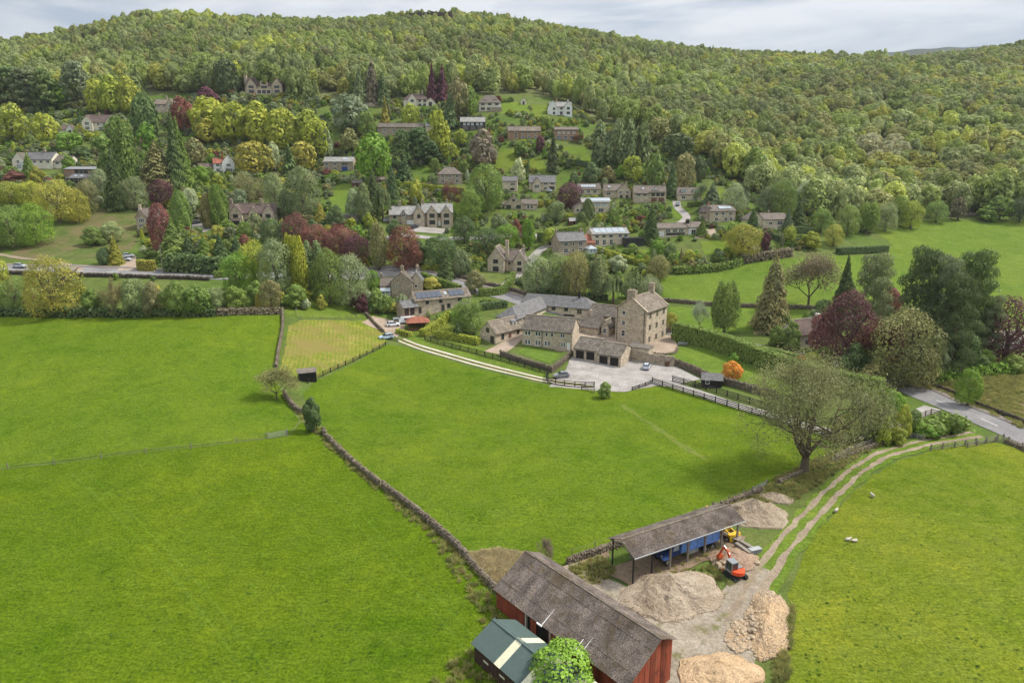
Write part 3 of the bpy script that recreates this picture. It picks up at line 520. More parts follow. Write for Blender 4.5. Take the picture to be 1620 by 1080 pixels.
# ------------------------------------------------------------------ plants
def nrm(a): return a / np.maximum(np.linalg.norm(a, axis=-1, keepdims=True), 1e-9)
def cards(P, Nn, s, rng, asp=1.0, T=None):
    n = len(P); T = nrm(np.cross(Nn, rng.normal(size=(n, 3)))) if T is None else T; B = nrm(np.cross(Nn, T)); s = s[:, None]
    k = rng.uniform(.75, 1.25, (4, n, 1))
    return np.stack([P + (-T * asp - B) * s * k[0], P + (T * asp - B) * s * k[1], P + (T * asp + B) * s * k[2], P + (-T * asp + B) * s * k[3]], 1).reshape(-1, 3)
def quadmesh(name, V, mat, extra=None, mat2='bark'):
    n = len(V) // 4; me = bpy.data.meshes.new(name); ev, ef = (np.zeros((0, 3)), []) if extra is None else (np.array(extra.v), extra.f)
    nv = len(V) + len(ev); lens = np.concatenate([np.full(n, 4), [len(f) for f in ef]]).astype('i') if ef else np.full(n, 4, 'i')
    idx = np.concatenate([np.arange(n * 4)] + ([np.concatenate([np.array(f) for f in ef]) + len(V)] if ef else [])).astype('i')
    me.vertices.add(nv); me.vertices.foreach_set('co', np.concatenate([V, ev]).astype('f').ravel()); me.loops.add(len(idx)); me.loops.foreach_set('vertex_index', idx)
    me.polygons.add(len(lens)); me.polygons.foreach_set('loop_start', np.concatenate([[0], np.cumsum(lens)[:-1]]).astype('i'))
    me.materials.append(M[mat])
    if ef: me.materials.append(M[mat2]); me.polygons.foreach_set('material_index', np.concatenate([np.zeros(n), np.ones(len(ef))]).astype('i'))
    me.update(calc_edges=True); return me
# unit plants: crown half width .5, z 0..1, ground at z = 0
def v_round(rng, nl=16, n=1500, s=.028, zb=.05, rx=.5, airy=.0, flat=1.0):
    t_ = rng.uniform(0, 6.28, nl) ; zq = np.linspace(-1, 1, nl) + rng.uniform(-.08, .08, nl); rq = np.where(zq > 0, np.sqrt(np.clip(1 - zq ** 2, .02, 1)), 1 - .18 * zq ** 2) * rng.uniform(.6, 1, nl); t_ = np.arange(nl) * 2.4 + rng.uniform(-.5, .5, nl); c = np.stack([rq * np.cos(t_), rq * np.sin(t_), np.clip(zq, -1, 1)], 1); lr = rng.uniform(.13, .23, nl)
    zc = (1 + zb) / 2; hz_ = (1 - zb) / 2
    C = np.stack([c[:, 0] * (rx - .17), c[:, 1] * (rx - .17), zc + c[:, 2] * (hz_ - .17) * flat], 1); C = np.concatenate([C, [[0, 0, zc]]]); lr = np.append(lr, .3)
    li = rng.choice(len(C), n, p=lr ** 2 / (lr ** 2).sum()); d = nrm(rng.normal(size=(n, 3)) + np.array([0, 0, .25])); P = C[li] + d * (lr[li] * rng.uniform(.75 - airy, 1.06, n))[:, None]
    # keep the leaves on the outside of the clumps
    dist = np.linalg.norm((P[:, None] - C[None]) / (lr * .86)[None, :, None], axis=-1); dist[np.arange(n), li] = 9; keep = dist.min(1) > 1 - airy; P, d = P[keep], d[keep]
    P[:, 2] = np.maximum(P[:, 2], zb * .6 * rng.uniform(.8, 1.2, len(P)))
    return cards(P, nrm(d * 1.6 + rng.normal(size=P.shape) * .38), rng.uniform(.6, 1.3, len(P)) * s, rng)
def v_tall(rng, n=1500, s=.03):      # several upright plumes
    V = []
    for k in range(7):
        a = rng.uniform(0, 6.28); r = rng.uniform(.05, .27); top = rng.uniform(.7, 1) if k else 1; m_ = n // 7; h = rng.uniform(0, 1, m_) ** .8; zz = .12 + (top - .12) * h; rr = .2 * np.sin(np.pi * np.clip(h * .86 + .12, 0, 1)) ** .8
        t = rng.uniform(0, 6.28, m_); d = np.stack([np.cos(t), np.sin(t), rng.uniform(-.1, .7, m_)], 1); P = np.stack([r * math.cos(a) + np.cos(t) * rr, r * math.sin(a) + np.sin(t) * rr, zz], 1) + rng.normal(size=(m_, 3)) * .022
        V.append(cards(P, nrm(d + rng.normal(size=P.shape) * .45), rng.uniform(.6, 1.3, m_) * s, rng))
    return np.concatenate(V)
def v_cone(rng, n=1700, s=.03, p=.85, zb=.04, ragged=.12):
    h = 1 - np.sqrt(rng.uniform(0, 1, n)); t = rng.uniform(0, 6.28, n); q_ = .7 * np.sin(3 * t + 1) + .5 * np.sin(7 * t) + .4 * np.sin(11 * t + 2); lay = (np.round(h * 15 + q_) - q_) / 15; h = np.clip(lay * .6 + h * .4, 0, 1)
    rg = 1 + ragged * np.sin(t * 5 + lay * 40) + ragged * np.sin(t * 3 - lay * 23); rr = .5 * (1 - h) ** p * rg * rng.uniform(.6, 1.04, n)
    P = np.stack([np.cos(t) * rr, np.sin(t) * rr, zb + (1 - zb) * h - rr * .12], 1); out_ = np.stack([np.cos(t), np.sin(t), np.full(n, -.35)], 1)
    Nn = nrm(np.stack([np.cos(t) * .55, np.sin(t) * .55, np.full(n, .8)], 1) + rng.normal(size=(n, 3)) * .4); T = nrm(out_ - (out_ * Nn).sum(1, keepdims=True) * Nn)
    return cards(P, Nn, rng.uniform(.6, 1.25, n) * s, rng, 1.5, T)
def v_column(rng, n=1500, s=.032):
    h = rng.uniform(0, 1, n); t = rng.uniform(0, 6.28, n); rr = .5 * np.sin(np.pi * np.clip(h * .8 + .17, 0, 1)) ** .6 * (1 + .12 * np.sin(t * 6 + h * 9)) * rng.uniform(.8, 1.03, n)
    P = np.stack([np.cos(t) * rr, np.sin(t) * rr, .02 + .98 * h], 1); d = np.stack([np.cos(t), np.sin(t), np.full(n, .5)], 1)
    return cards(P, nrm(d + rng.normal(size=P.shape) * .5), rng.uniform(.6, 1.3, n) * s, rng)
def v_pine(rng, n=1900, s=.026):
    V = []
    for k in range(26):
        h = .16 + .8 * (k / 25) ** .9; rmax = .5 * (1 - (h - .16) / .86) ** .42; a = k * 2.4 + rng.uniform(-.4, .4); r = rmax * rng.uniform(.45, 1); c = np.array([r * math.cos(a), r * math.sin(a), h]); m_ = n // 26
        d = nrm(rng.normal(size=(m_, 3)) + [0, 0, .3]); P = c + d * np.array([.19, .19, .06]) * rng.uniform(.6, 1.1, (m_, 1)); V.append(cards(P, nrm(d * [1, 1, 1.5] + rng.normal(size=P.shape) * .5), rng.uniform(.6, 1.2, m_) * s, rng))
    return np.concatenate(V)
def v_weep(rng, n=1700, s=.022):
    V = []
    for k in range(60):
        a = rng.uniform(0, 6.28); r = .46 * math.sqrt(rng.uniform(.02, 1)); top = 1 - .35 * (r / .46) ** 2 - rng.uniform(0, .12); L = rng.uniform(.25, .6) * top; m_ = n // 60; u = rng.uniform(0, 1, m_)
        P = np.stack([r * math.cos(a) * (1 + .1 * u), r * math.sin(a) * (1 + .1 * u), top - L * u], 1) + rng.normal(size=(m_, 3)) * .018; d = np.array([math.cos(a), math.sin(a), .6])
        V.append(cards(P, nrm(d + rng.normal(size=P.shape) * .5), rng.uniform(.6, 1.3, m_) * s, rng))
    return np.concatenate(V)
def limbs(rng, levels=3, nb=5, h0=.28, r0=.03, spread=.75, tips=None, seg=4, up=.35):
    m = MB(); m.tube((0, 0, -.03), (0, 0, h0), r0 * 1.35, r0, 7, cap=False)
    def go(p, d, L, r, lv):
        q = p
        for k in range(2):
            d2 = (d + Vector(rng.normal(size=3) * .16)).normalized(); e_ = q + d2 * L / 2; m.tube(q, e_, r * (1 - .25 * k), r * (.75 - .25 * k), max(3, seg - lv // 2), cap=False); q = e_; d = d2
        if tips is not None and lv >= levels - 1: tips.append((q.copy(), d.copy()))
        if lv < levels:
            for k in range(nb if lv == 0 else int(rng.integers(2, 4))):
                dd = (d + Vector(rng.normal(size=3) * spread) + Vector((0, 0, up))).normalized(); go(p + (q - p) * rng.uniform(.55, 1) if k else q, dd, L * rng.uniform(.62, .85), r * .55, lv + 1)
    for k in range(nb):
        a = 6.28 * k / nb + rng.uniform(-.4, .4); go(Vector((0, 0, h0 * rng.uniform(.8, 1))), Vector((math.cos(a) * spread, math.sin(a) * spread, .75)).normalized(), .26, r0 * .6, 1)
    return m
def fit(m, V, w=.5):
    a = np.array(m.v); allp = np.concatenate([a, V]) if V is not None and len(V) else a; sx = w / np.percentile(np.abs(allp[:, :2]), 99); sz = 1 / allp[:, 2].max()
    m.v = [tuple(q) for q in a * [sx, sx, sz]]; return V * [sx, sx, sz] if V is not None else None
PROTO = {}
def pick(kind, lo=False):
    if (kind, lo) not in PROTO:
        L = []
        for k in range(4 if kind in ('r', 't', 's') else 3):
            rng = np.random.default_rng(100 + k * 13 + sum(map(ord, kind))); q = .85 if lo else 4.4; sz = 1.05 if lo else .45
            f = {'r': lambda: v_round(rng, 15 + k * 3, int(2300 * q), .030 * sz), 't': lambda: v_tall(rng, int(1700 * q), .031 * sz), 'c': lambda: v_cone(rng, int(1900 * q), .03 * sz, .75 + .15 * k), 'y': lambda: v_column(rng, int(1500 * q), .034 * sz),
                 'p': lambda: v_pine(rng, int(2100 * q), .027 * sz), 'w': lambda: v_weep(rng, int(2000 * q), .024 * sz), 's': lambda: v_round(rng, 10 + k * 2, int(1200 * q), .042 * sz, .0),
                 'f': lambda: v_round(rng, 34, 14000, .015, .12), 'F': lambda: v_round(rng, 36, 20000, .0085, .0, airy=.12), 'Q': lambda: v_pine(rng, 15000, .0085)}.get(kind)
            if kind in 'dD':
                tips = []; tr = limbs(rng, 6 if kind == 'D' else 4, 8 if kind == 'D' else 5, .14 if kind == 'D' else .2, .030 if kind == 'D' else .018, .66, tips, 5); n = 34000 if kind == 'D' else 7000
                tp = np.array([t[0][:] for t in tips]); td = np.array([t[1][:] for t in tips]); i = rng.choice(len(tp), n); P = tp[i] + rng.normal(size=(n, 3)) * (.036 if kind == 'D' else .06) + td[i] * rng.uniform(0, .04, (n, 1))
                tw = np.where(rng.uniform(size=n) < .45, 1, 0); s_ = rng.uniform(.5, 1.2, n) * (.0029 if kind == 'D' else .0065); V = cards(P, nrm(rng.normal(size=(n, 3))), s_, rng, 1.8); V = fit(tr, V); V = V.reshape(-1, 4, 3); V = V[np.abs(V[:, 0, :2]).max(1) < .52].reshape(-1, 3)
                L.append((quadmesh('crown', V, 'leaf'), tr.mesh('trunk', 'bark')))
            else:
                V = f()
                if kind in 'cypQ': tr = MB(); tr.tube((0, 0, -.05), (0, 0, .9), .022, .004, 6); [tr.tube((0, 0, z), (.3 * math.cos(z * 37) * (1 - z), .3 * math.sin(z * 37) * (1 - z), z - .01), .008, .002, 4) for z in (.2, .3, .4, .5, .6, .7)]
                elif kind == 's': tr = MB(); [tr.tube((0, 0, -.05), (.2 * math.cos(a), .2 * math.sin(a), .55), .03, .01, 4) for a in (0, 1.3, 2.6, 3.9, 5.2)]
                else: tr = limbs(rng, 2, 4, .3, .028, .55); fit(tr, None, .36); tr.v = [(x, y, z * .86) for x, y, z in tr.v]
                L.append((quadmesh('crown', V, 'leaf'), tr.mesh('trunk', 'bark')))
        PROTO[(kind, lo)] = L
    return random.choice(PROTO[(kind, lo)])
C = dict(G=(.205, .285, .065), L=(0.356, 0.396, 0.059), Y=(.38, .36, .07), D=(.13, .19, .07), B=(.11, .145, .06), T=(.27, .26, .125), O=(0.277, 0.264, 0.112), P=(0.138, 0.056, 0.069), R=(0.230, 0.092, 0.075), W=(.44, .49, .30), N=(.255, .215, .145), S=(.25, .30, .14), A=(0.750, 0.340, 0.060), F=(0.198, 0.330, 0.046), K=(0.317, 0.370, 0.185), M=(.21, .25, .13))
CW = dict(G='mid green', L='lime green', Y='golden green', D='dark green', B='blackish green', O='olive green', P='deep purple', R='copper red', W='pale blossomed', N='brownish bare', S='sage green', A='bright orange', F='fresh green', K='pale silvery green', M='grey green', T='pale olive')
KN = dict(r=('broadleaf_tree', 'tree', 'round-crowned tree'), t=('broadleaf_tree', 'tree', 'tall plumed tree'), c=('conifer_tree', 'conifer', 'pointed conifer'), y=('conifer_tree', 'conifer', 'columnar conifer'), p=('pine_tree', 'pine tree', 'layered pine'), w=('weeping_tree', 'tree', 'weeping tree'), s=('shrub', 'shrub', 'rounded shrub'), d=('bare_tree', 'tree', 'half-bare twiggy tree'), D=('bare_tree', 'tree', 'huge spreading tree'), f=('broadleaf_tree', 'tree', 'dense tree'))
LAND = []      # (px, py, phrase): what labels steer by
USED = {}; PLANTS = []
def label_for(px, py, col, kind, hm):
    size = ('small ' if hm < 5 else 'tall ' if hm > 13 else '') if kind not in 'D' else ''
    base = f"{size}{CW[col]} {KN[kind][2]}"; L = sorted(LAND, key=lambda l: (l[0] - px) ** 2 + 2.2 * (l[1] - py) ** 2)
    for a in L[:5]:
        dx, dy = px - a[0], py - a[1]; rel = 'right of' if dx > 14 else 'left of' if dx < -14 else ('in front of' if dy > 0 else 'behind'); far = 'just ' if math.hypot(dx, dy) < 32 else '' 
        if math.hypot(dx, dy) > 130: far = 'well '; rel = {'in front of': 'below', 'behind': 'above'}.get(rel, rel)
        s_ = f"{base} {far}{rel} {a[2]}"
        if len(s_.split()) > 16: continue
        if s_ not in USED: USED[s_] = 1; return s_
    for a in L[:3]:
        for b in L[1:5]:
            s_ = f"{base} between {a[2]} and {b[2]}"
            if a != b and len(s_.split()) <= 16 and s_ not in USED: USED[s_] = 1; return s_
    return f"{base} near {a[2]}"
def plant(px, top, base, w, kind, col, pos=None, hm=None, wm=None, group=None, label=None, lo=None, rot=None, lean=.03):
    p = pos or at(px, base); d = dep(p) / 1080; elev = math.atan2(CAMZ - p.z, Vector((p.x, p.y)).length)
    hm = hm or (base - top) * d / max(.6, math.cos(elev)) * (1.0 if kind in 'cyp' else .97); wm = wm or w * d
    if lo is None: lo = dep(p) > 330
    pk = 'F' if kind == 'r' and wm > 9.5 and not lo else 'Q' if kind == 'p' and not lo else kind
    cr_, tr_ = pick(pk, lo if kind not in 'dDf' else False); nm, cat, _ = KN[kind]; ju = random.uniform(.86, 1.14); j = [ju * q for q in C[col]]; j[0] *= random.uniform(.93, 1.05); j[2] *= random.uniform(.85, 1.1)
    root = thing(nm, label or '', cat, p, random.uniform(0, 6.28) if rot is None else rot, group, sc=(wm, wm * random.uniform(.92, 1.08), hm))
    ob('crown', cr_, root, color=j); ob('trunk', tr_, root)
    if not label: PLANTS.append((root, px, (top + base) / 2, col, kind, hm))
    return root
HAND = """233 152 222 38 y D|235 196 240 34 s F|283 180 302 40 c D|186 238 330 36 c D|210 190 302 62 t G|253 225 302 62 c O|290 188 300 42 c G|215 280 332 52 r M|257 282 328 46 r P|258 322 404 42 r R|289 303 368 30 y G|303 298 338 30 r W|331 308 360 24 y O
348 293 360 30 y G|277 346 414 54 c G|300 370 415 34 c D|325 372 415 34 c G|350 370 415 36 c D|376 374 414 30 c D|50 243 294 28 c G|30 272 294 60 s R|18 286 325 64 r L|52 285 328 50 r L|95 285 352 74 r Y|126 300 352 44 r Y|142 284 338 42 r O|160 268 314 38 r K
22 325 392 72 r G|58 322 388 60 r F|-12 330 395 60 r G|150 358 388 42 s G|176 350 384 38 r K|184 374 418 24 c Y|167 392 418 22 y D|88 406 498 94 r Y|26 440 492 54 r G|4 405 470 34 r L|150 455 497 44 s G|183 440 499 50 d O|216 440 499 46 r S|246 446 498 42 r O
282 446 498 52 r G|315 450 498 50 s G|342 452 492 44 r S|-30 450 496 60 r G|382 395 464 62 r F|405 380 462 58 r L|440 378 468 70 r K|472 372 470 52 t L|498 382 470 50 t S|522 390 482 60 r G|556 403 484 72 r S|590 425 458 26 r F|430 440 492 40 r O|470 450 487 46 s G
483 470 489 24 s W|570 460 494 32 s P|408 442 482 40 s G|372 452 490 44 s G|470 337 398 54 r R|500 355 402 62 r R|540 358 406 62 r R|566 370 418 52 r P|640 358 428 62 r R|600 352 428 42 t O|482 262 348 62 r S|436 275 332 42 r S|395 268 325 60 d O|405 222 277 66 r Y
434 225 272 24 r W|460 232 282 32 c D|482 225 272 50 r Y|503 190 252 50 r L|518 207 252 24 r W|593 212 288 64 r F|553 205 242 40 r O|592 270 334 28 c D|577 292 352 34 r S|606 293 348 30 w S|621 262 322 24 c D|508 322 359 24 c Y|523 335 360 20 s W|533 325 362 30 r D
405 338 372 32 s S|430 345 392 38 r D|388 350 385 30 s G|450 350 395 30 s M|155 128 180 38 r L|180 124 182 46 r L|206 124 182 40 r L|360 92 152 42 r B|376 100 142 26 r L|335 155 217 62 r L|372 160 227 62 r L|410 165 230 60 r L|450 170 236 64 r L|490 175 237 52 r L
330 190 227 46 r Y|328 140 177 42 r P|292 155 212 42 r R|275 165 200 24 c D|15 110 172 60 p D|48 112 174 60 p M|76 115 177 44 p D|125 103 168 46 p M|96 130 172 34 r F|22 165 228 54 r L|76 180 227 42 r L|112 208 242 46 r F|131 232 257 36 s D|186 186 232 42 r G|165 215 245 36 s G
590 98 164 26 c N|606 118 166 24 c D|570 108 166 24 c M|684 103 162 22 c P|700 106 160 24 c P|725 125 192 42 r O|740 138 187 36 r G|712 150 202 28 c D|610 155 202 18 c Y|650 165 200 34 r L|688 168 202 28 r G|556 150 207 60 r M|582 175 217 32 r G|696 178 248 40 t L|730 205 232 24 s L
765 208 264 52 r N|660 205 257 42 p D|636 208 266 34 p D|682 225 260 34 p D|712 225 252 32 r L|820 252 292 24 s W|875 213 270 22 c B|825 224 246 26 s G|855 216 242 18 s P|955 193 264 42 t S|985 190 268 42 t S|1014 197 264 36 t S|942 212 262 17 c D|1072 212 252 58 r B
1105 250 287 30 r B|1035 246 302 38 r G|1062 255 310 25 c D|1082 240 302 42 r O|1000 245 287 38 r L|935 258 292 32 r D|962 264 290 26 r O|768 261 334 68 r G|901 289 330 52 r P|715 285 328 32 d R|880 316 352 32 r S|803 353 392 46 r F|836 345 396 32 t F|818 348 380 24 r R
770 360 402 52 r D|700 368 424 62 r D|706 390 440 30 c D|729 392 438 30 r S|737 410 438 18 y D|751 428 462 38 r O|682 438 458 36 s Y|850 403 466 62 r S|880 400 467 52 r S|910 396 472 50 r O|942 404 474 42 t K|1024 432 497 50 r S|1029 440 497 36 s W|1000 426 482 50 w S
970 432 480 40 w S|1029 323 383 26 c D|1173 352 407 64 r Y|1210 366 397 20 s P|1318 355 389 38 r Y|1282 365 393 36 s L|1276 287 342 56 r W|1262 318 360 30 c D|1298 330 368 40 r G|1041 404 442 42 r O|978 402 432 38 s W|1145 445 528 48 t G|1218 405 522 60 c O|1106 470 522 28 d W
1278 384 487 84 d N|1330 404 515 48 c D|1372 406 550 70 p M|1440 399 585 74 p B|1476 412 590 62 p M|1524 402 575 78 p D|1500 440 598 66 p B|1556 470 580 44 p M|1332 462 590 104 r P|1300 490 560 50 r R|1405 455 500 44 r R|1588 470 578 104 r P|1420 482 612 118 r O|1432 530 612 92 r O|1395 490 605 90 d R|1350 540 605 60 s D|1300 545 588 40 s G|1460 530 600 60 p D|1520 520 592 50 r D|1380 575 618 50 s O|1330 575 600 40 s D|1470 570 606 40 s G|1545 560 590 40 s D|1250 505 556 36 s G|1228 515 548 30 s G
1158 571 601 42 s A|1160 557 577 17 s F|1283 558 590 50 r L|1266 562 590 26 s A|1060 493 522 30 r Y|1372 610 698 62 t G|1408 615 677 46 r F|1416 674 702 36 s L|1390 640 700 40 t M|1455 668 690 34 s F|1480 665 690 34 s G|1505 655 686 32 s G|1470 672 692 34 s F
1530 583 642 42 r F|1340 640 702 34 r G|1356 622 700 40 r K|1395 655 704 28 s L|1425 640 692 32 r L|1442 646 688 26 s G|1322 660 704 22 s O|1486 553 600 26 s W|438 575 632 64 d O|496 626 684 36 s D|957 604 630 27 s G|740 472 525 60 r G|1195 640 700 0 s G|1555 550 585 40 s G|1600 560 590 44 s G|1360 590 625 36 d O|1448 480 560 40 p D
985 205 240 36 t K|1040 185 225 44 r O|1150 215 262 56 r G|1190 235 290 46 r G|1110 285 330 40 d M|1125 290 335 42 c M|1160 290 340 44 r K|1215 295 340 46 r M|1235 285 345 50 r G|1340 325 372 44 r G|1370 320 368 46 t G|1400 320 366 40 r K|1440 318 362 42 r L|1420 310 358 40 r G|1480 318 352 40 r G|1515 312 348 30 t N|1580 310 348 46 r G|1612 312 352 44 r B|1560 325 350 36 s G
200 205 250 40 c M|170 240 300 36 c G|310 220 262 40 r O|345 275 300 26 s L|380 300 335 36 s M|320 262 292 30 s F|560 300 345 30 r K|455 300 350 50 t S|640 245 285 30 c D|540 345 362 22 s G|660 380 420 40 s D|735 340 385 44 r D|790 340 372 36 s M|745 300 350 40 r G|870 360 388 30 s L|930 315 345 18 y D|1090 395 415 24 s L|660 285 325 26 s L|625 345 380 30 s D|920 335 360 24 s D
1190 330 366 22 c D|1245 330 368 24 c M|1110 348 372 20 c G|1040 380 402 26 s F|1060 385 408 26 s D|1095 410 428 22 s O|1000 385 402 20 s G|890 430 468 36 w G|1340 440 500 40 c D|1300 470 520 34 r D|60 262 300 30 s Y|110 245 275 26 s F"""
def grow():
    for s_ in HAND.replace('\n', '|').split('|'):
        a = s_.split()
        if float(a[3]) == 0: continue
        plant(*map(float, a[:4]), a[4], a[5])
# ------------------------------------------------------------------ hedges
def hedge(px, label, w=1.6, h=2.0, col='G', top=None, n=26, s=.16, world=False, rough=.08, solid=True):
    path = smoothpath(px if world else wp(px), 1.2); p0 = path[0]; z0 = float(hz(p0.x, p0.y)); Z = hz(np.array([p.x for p in path]), np.array([p.y for p in path])); rng = np.random.default_rng(len(path) + int(h * 10))
    t = thing('hedge', label, 'hedge', (p0.x, p0.y, z0)); P = []; Nn = []; lf = offs(path, 1); core = MB()
    hh = [h * random.uniform(.97, 1.03) for _ in path]
    for i in range(len(path) - 1):
        a, b = path[i], path[i + 1]; sd = lf[i] - path[i]; L = (b - a).length
        k = [Vector((q.x - p0.x, q.y - p0.y, Z[j] - z0)) for q, j in ((a + sd * w * .42, i), (b + sd * w * .42, i + 1), (b - sd * w * .42, i + 1), (a - sd * w * .42, i))]
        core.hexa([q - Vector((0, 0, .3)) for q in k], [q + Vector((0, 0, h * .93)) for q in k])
        for face, area in (('l', L * h), ('r', L * h), ('t', L * w)) + ((('e', w * h),) if i in (0, len(path) - 2) else ()):
            m_ = int(area * n) + 1; u = rng.uniform(0, 1, m_); v = rng.uniform(0, 1, m_); base = np.array([a.x, a.y]) + u[:, None] * np.array([b.x - a.x, b.y - a.y]); zz = Z[i] + (Z[i + 1] - Z[i]) * u - z0; hc = hh[i] + (hh[i + 1] - hh[i]) * u; S_ = np.array([sd.x, sd.y])
            if face == 't': off = (v - .5) * w; z_ = zz + hc; nv = np.tile([0, 0, 1.0], (m_, 1))
            elif face == 'e': base = np.tile([path[i].x if i == 0 else b.x, path[i].y if i == 0 else b.y], (m_, 1)).astype(float); off = (u - .5) * w; z_ = Z[i] - z0 + h * v; dr = (a - b if i == 0 else b - a) / L; nv = np.tile([dr.x, dr.y, .1], (m_, 1))
            else: sg = 1 if face == 'l' else -1; off = np.full(m_, sg * w / 2); z_ = zz + hc * v; nv = np.tile([sd.x * sg, sd.y * sg, .15], (m_, 1))
            q = np.column_stack([base + off[:, None] * S_ - [p0.x, p0.y], z_]) + rng.normal(size=(m_, 3)) * rough; P.append(q); Nn.append(nv)
    P = np.concatenate(P); Nn = np.concatenate(Nn); V = cards(P, nrm(Nn + rng.normal(size=P.shape) * .4), rng.uniform(.6, 1.2, len(P)) * s, rng)
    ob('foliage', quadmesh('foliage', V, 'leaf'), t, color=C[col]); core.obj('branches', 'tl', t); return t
def hedges():
    hedge([(1065, 536), (1110, 546), (1160, 562), (1200, 579), (1260, 600), (1320, 617), (1392, 633)], 'tall clipped dark hedge running from the manor terrace to the road', 2.8, 4.9, 'G', n=22, s=.17)
    hedge([(1185, 556), (1220, 562), (1262, 572)], 'short clipped hedge behind the tall dark hedge', 1.8, 2.0, 'G')
    hedge([(1470, 607), (1510, 598), (1570, 592), (1640, 588)], 'overgrown hedge between the pines and the rough meadow', 2.0, 2.2, 'F', rough=.3, s=.25, n=14)
    hedge([(1290, 528), (1258, 520), (1252, 512)], 'curved clipped hedge round the lawn of the hidden house', 1.2, 1.4, 'F')
    hedge([(668, 440), (700, 452), (728, 462)], 'clipped hedge along the road in front of the stone gabled church-like house', 1.6, 2.2, 'G')
    hedge([(758, 468), (790, 466), (805, 455), (812, 440)], 'clipped hedge round the front garden of the stone gabled church-like house', 1.6, 2.4, 'G')
    hedge([(668, 428), (700, 425), (730, 418), (760, 414)], 'bright clipped hedge behind the dark conifers of the corner garden', 1.2, 1.6, 'L')
    hedge([(880, 376), (905, 372), (922, 366)], 'tall clipped hedge on the bank above the slate-roofed cottage', 3, 3.6, 'G'); hedge([(853, 382), (862, 380)], 'clipped dome shaped hedge at the end of the tall hedge', 3.4, 3.6, 'G'); hedge([(866, 378), (876, 376)], 'clipped barrel shaped hedge in the middle of the tall hedge', 3.0, 3.6, 'G')
    hedge([(945, 398), (975, 408), (1005, 417), (1022, 421)], 'bright clipped hedge sloping below the long low stone house', 1.8, 2.0, 'L')
    hedge([(1066, 432), (1110, 430), (1160, 422), (1175, 415)], 'ragged hedge along the top of the sloping pasture', 1.8, 2.0, 'G', rough=.3, s=.3, n=12)
    hedge([(1175, 416), (1210, 410), (1250, 404)], 'brown bare hedge right of the ragged hedge', 2, 2.6, 'N', rough=.25, s=.24, n=14)
    hedge([(1088, 328), (1110, 326), (1130, 326)], 'clipped hedge behind the stone chalet house', 1.8, 2.2, 'G'); hedge([(1325, 402), (1360, 400), (1402, 398)], 'dark straight hedge at the left end of the far pasture', 2.2, 2.4, 'D')
    hedge([(1215, 372), (1235, 382), (1250, 385)], 'clipped hedge beside the grey-brown roofed house on the right', 2, 2.0, 'D'); hedge([(1235, 368), (1260, 368), (1285, 370)], 'dark hedge behind the house on the right', 2, 2.4, 'D')
    hedge([(640, 296), (690, 302), (735, 306)], 'straight bright hedge below the lawn of the hipped-roof house', 1.8, 2.4, 'L'); hedge([(895, 260), (915, 262), (930, 265)], 'dark garden hedge under the round hillside lawn', 2, 2.6, 'D')
    hedge([(690, 532), (735, 540), (757, 545)], 'bright clipped hedge beside the red-roofed summerhouse garden', 1.8, 1.8, 'L', s=.2); hedge([(668, 533), (700, 512), (712, 502)], 'bright clipped hedge right of the red-roofed summerhouse', 1.8, 2.0, 'L', s=.2); hedge([(712, 503), (740, 516), (748, 530)], 'bright hedge in front of the round sage green tree', 1.8, 2.0, 'F', s=.2)
    hedge([(748, 492), (775, 488), (800, 485)], 'dark hedge between the road and the courtyard range', 2.2, 2.0, 'D'); hedge([(760, 482), (775, 480)], 'small dark hedge beside the road bend', 1.6, 1.5, 'G'); hedge([(220, 427), (245, 428)], 'square clipped golden hedge beside the road', 2.6, 3.2, 'Y'); hedge([(628, 527), (650, 533)], 'low clipped hedge beside the lane gate', 1.2, 1.3, 'L')
    hedge([(268, 428), (310, 430), (368, 432)], 'dense dark conifer hedge above the roadside wall', 4, 4.6, 'D', rough=.5, s=.4, n=8)
    hedge([(-60, 497), (40, 499), (130, 500), (230, 500), (340, 500)], 'dark ragged hedge along the top of the left pasture', 1.6, 1.8, 'D', rough=.4, s=.25, n=12); hedge([(345, 499), (395, 497), (445, 496)], 'brown trimmed hedge along the top of the left pasture', 1.6, 1.6, 'N', rough=.15, s=.18, n=20)
    hedge([(1445, 688), (1480, 684), (1518, 677)], 'laurel hedge between the driveway and the farm track', 3.0, 2.2, 'G', rough=.4, s=.3, n=12)
    hedge([(820, 448), (850, 462), (900, 470), (960, 474)], 'low dark hedge under the row of weeping trees', 2, 1.6, 'D', rough=.3, s=.25, n=12)
    hedge([(850, 425), (880, 432), (940, 438)], 'hedge between the weeping trees and the slate-roofed cottage', 1.6, 1.4, 'G', rough=.2)
    hedge([(340, 440), (356, 470), (372, 488)][:1] + [(640, 402), (690, 405), (735, 400)], 'dark garden hedge left of the fresh green trees', 1.8, 2.0, 'G', rough=.2)
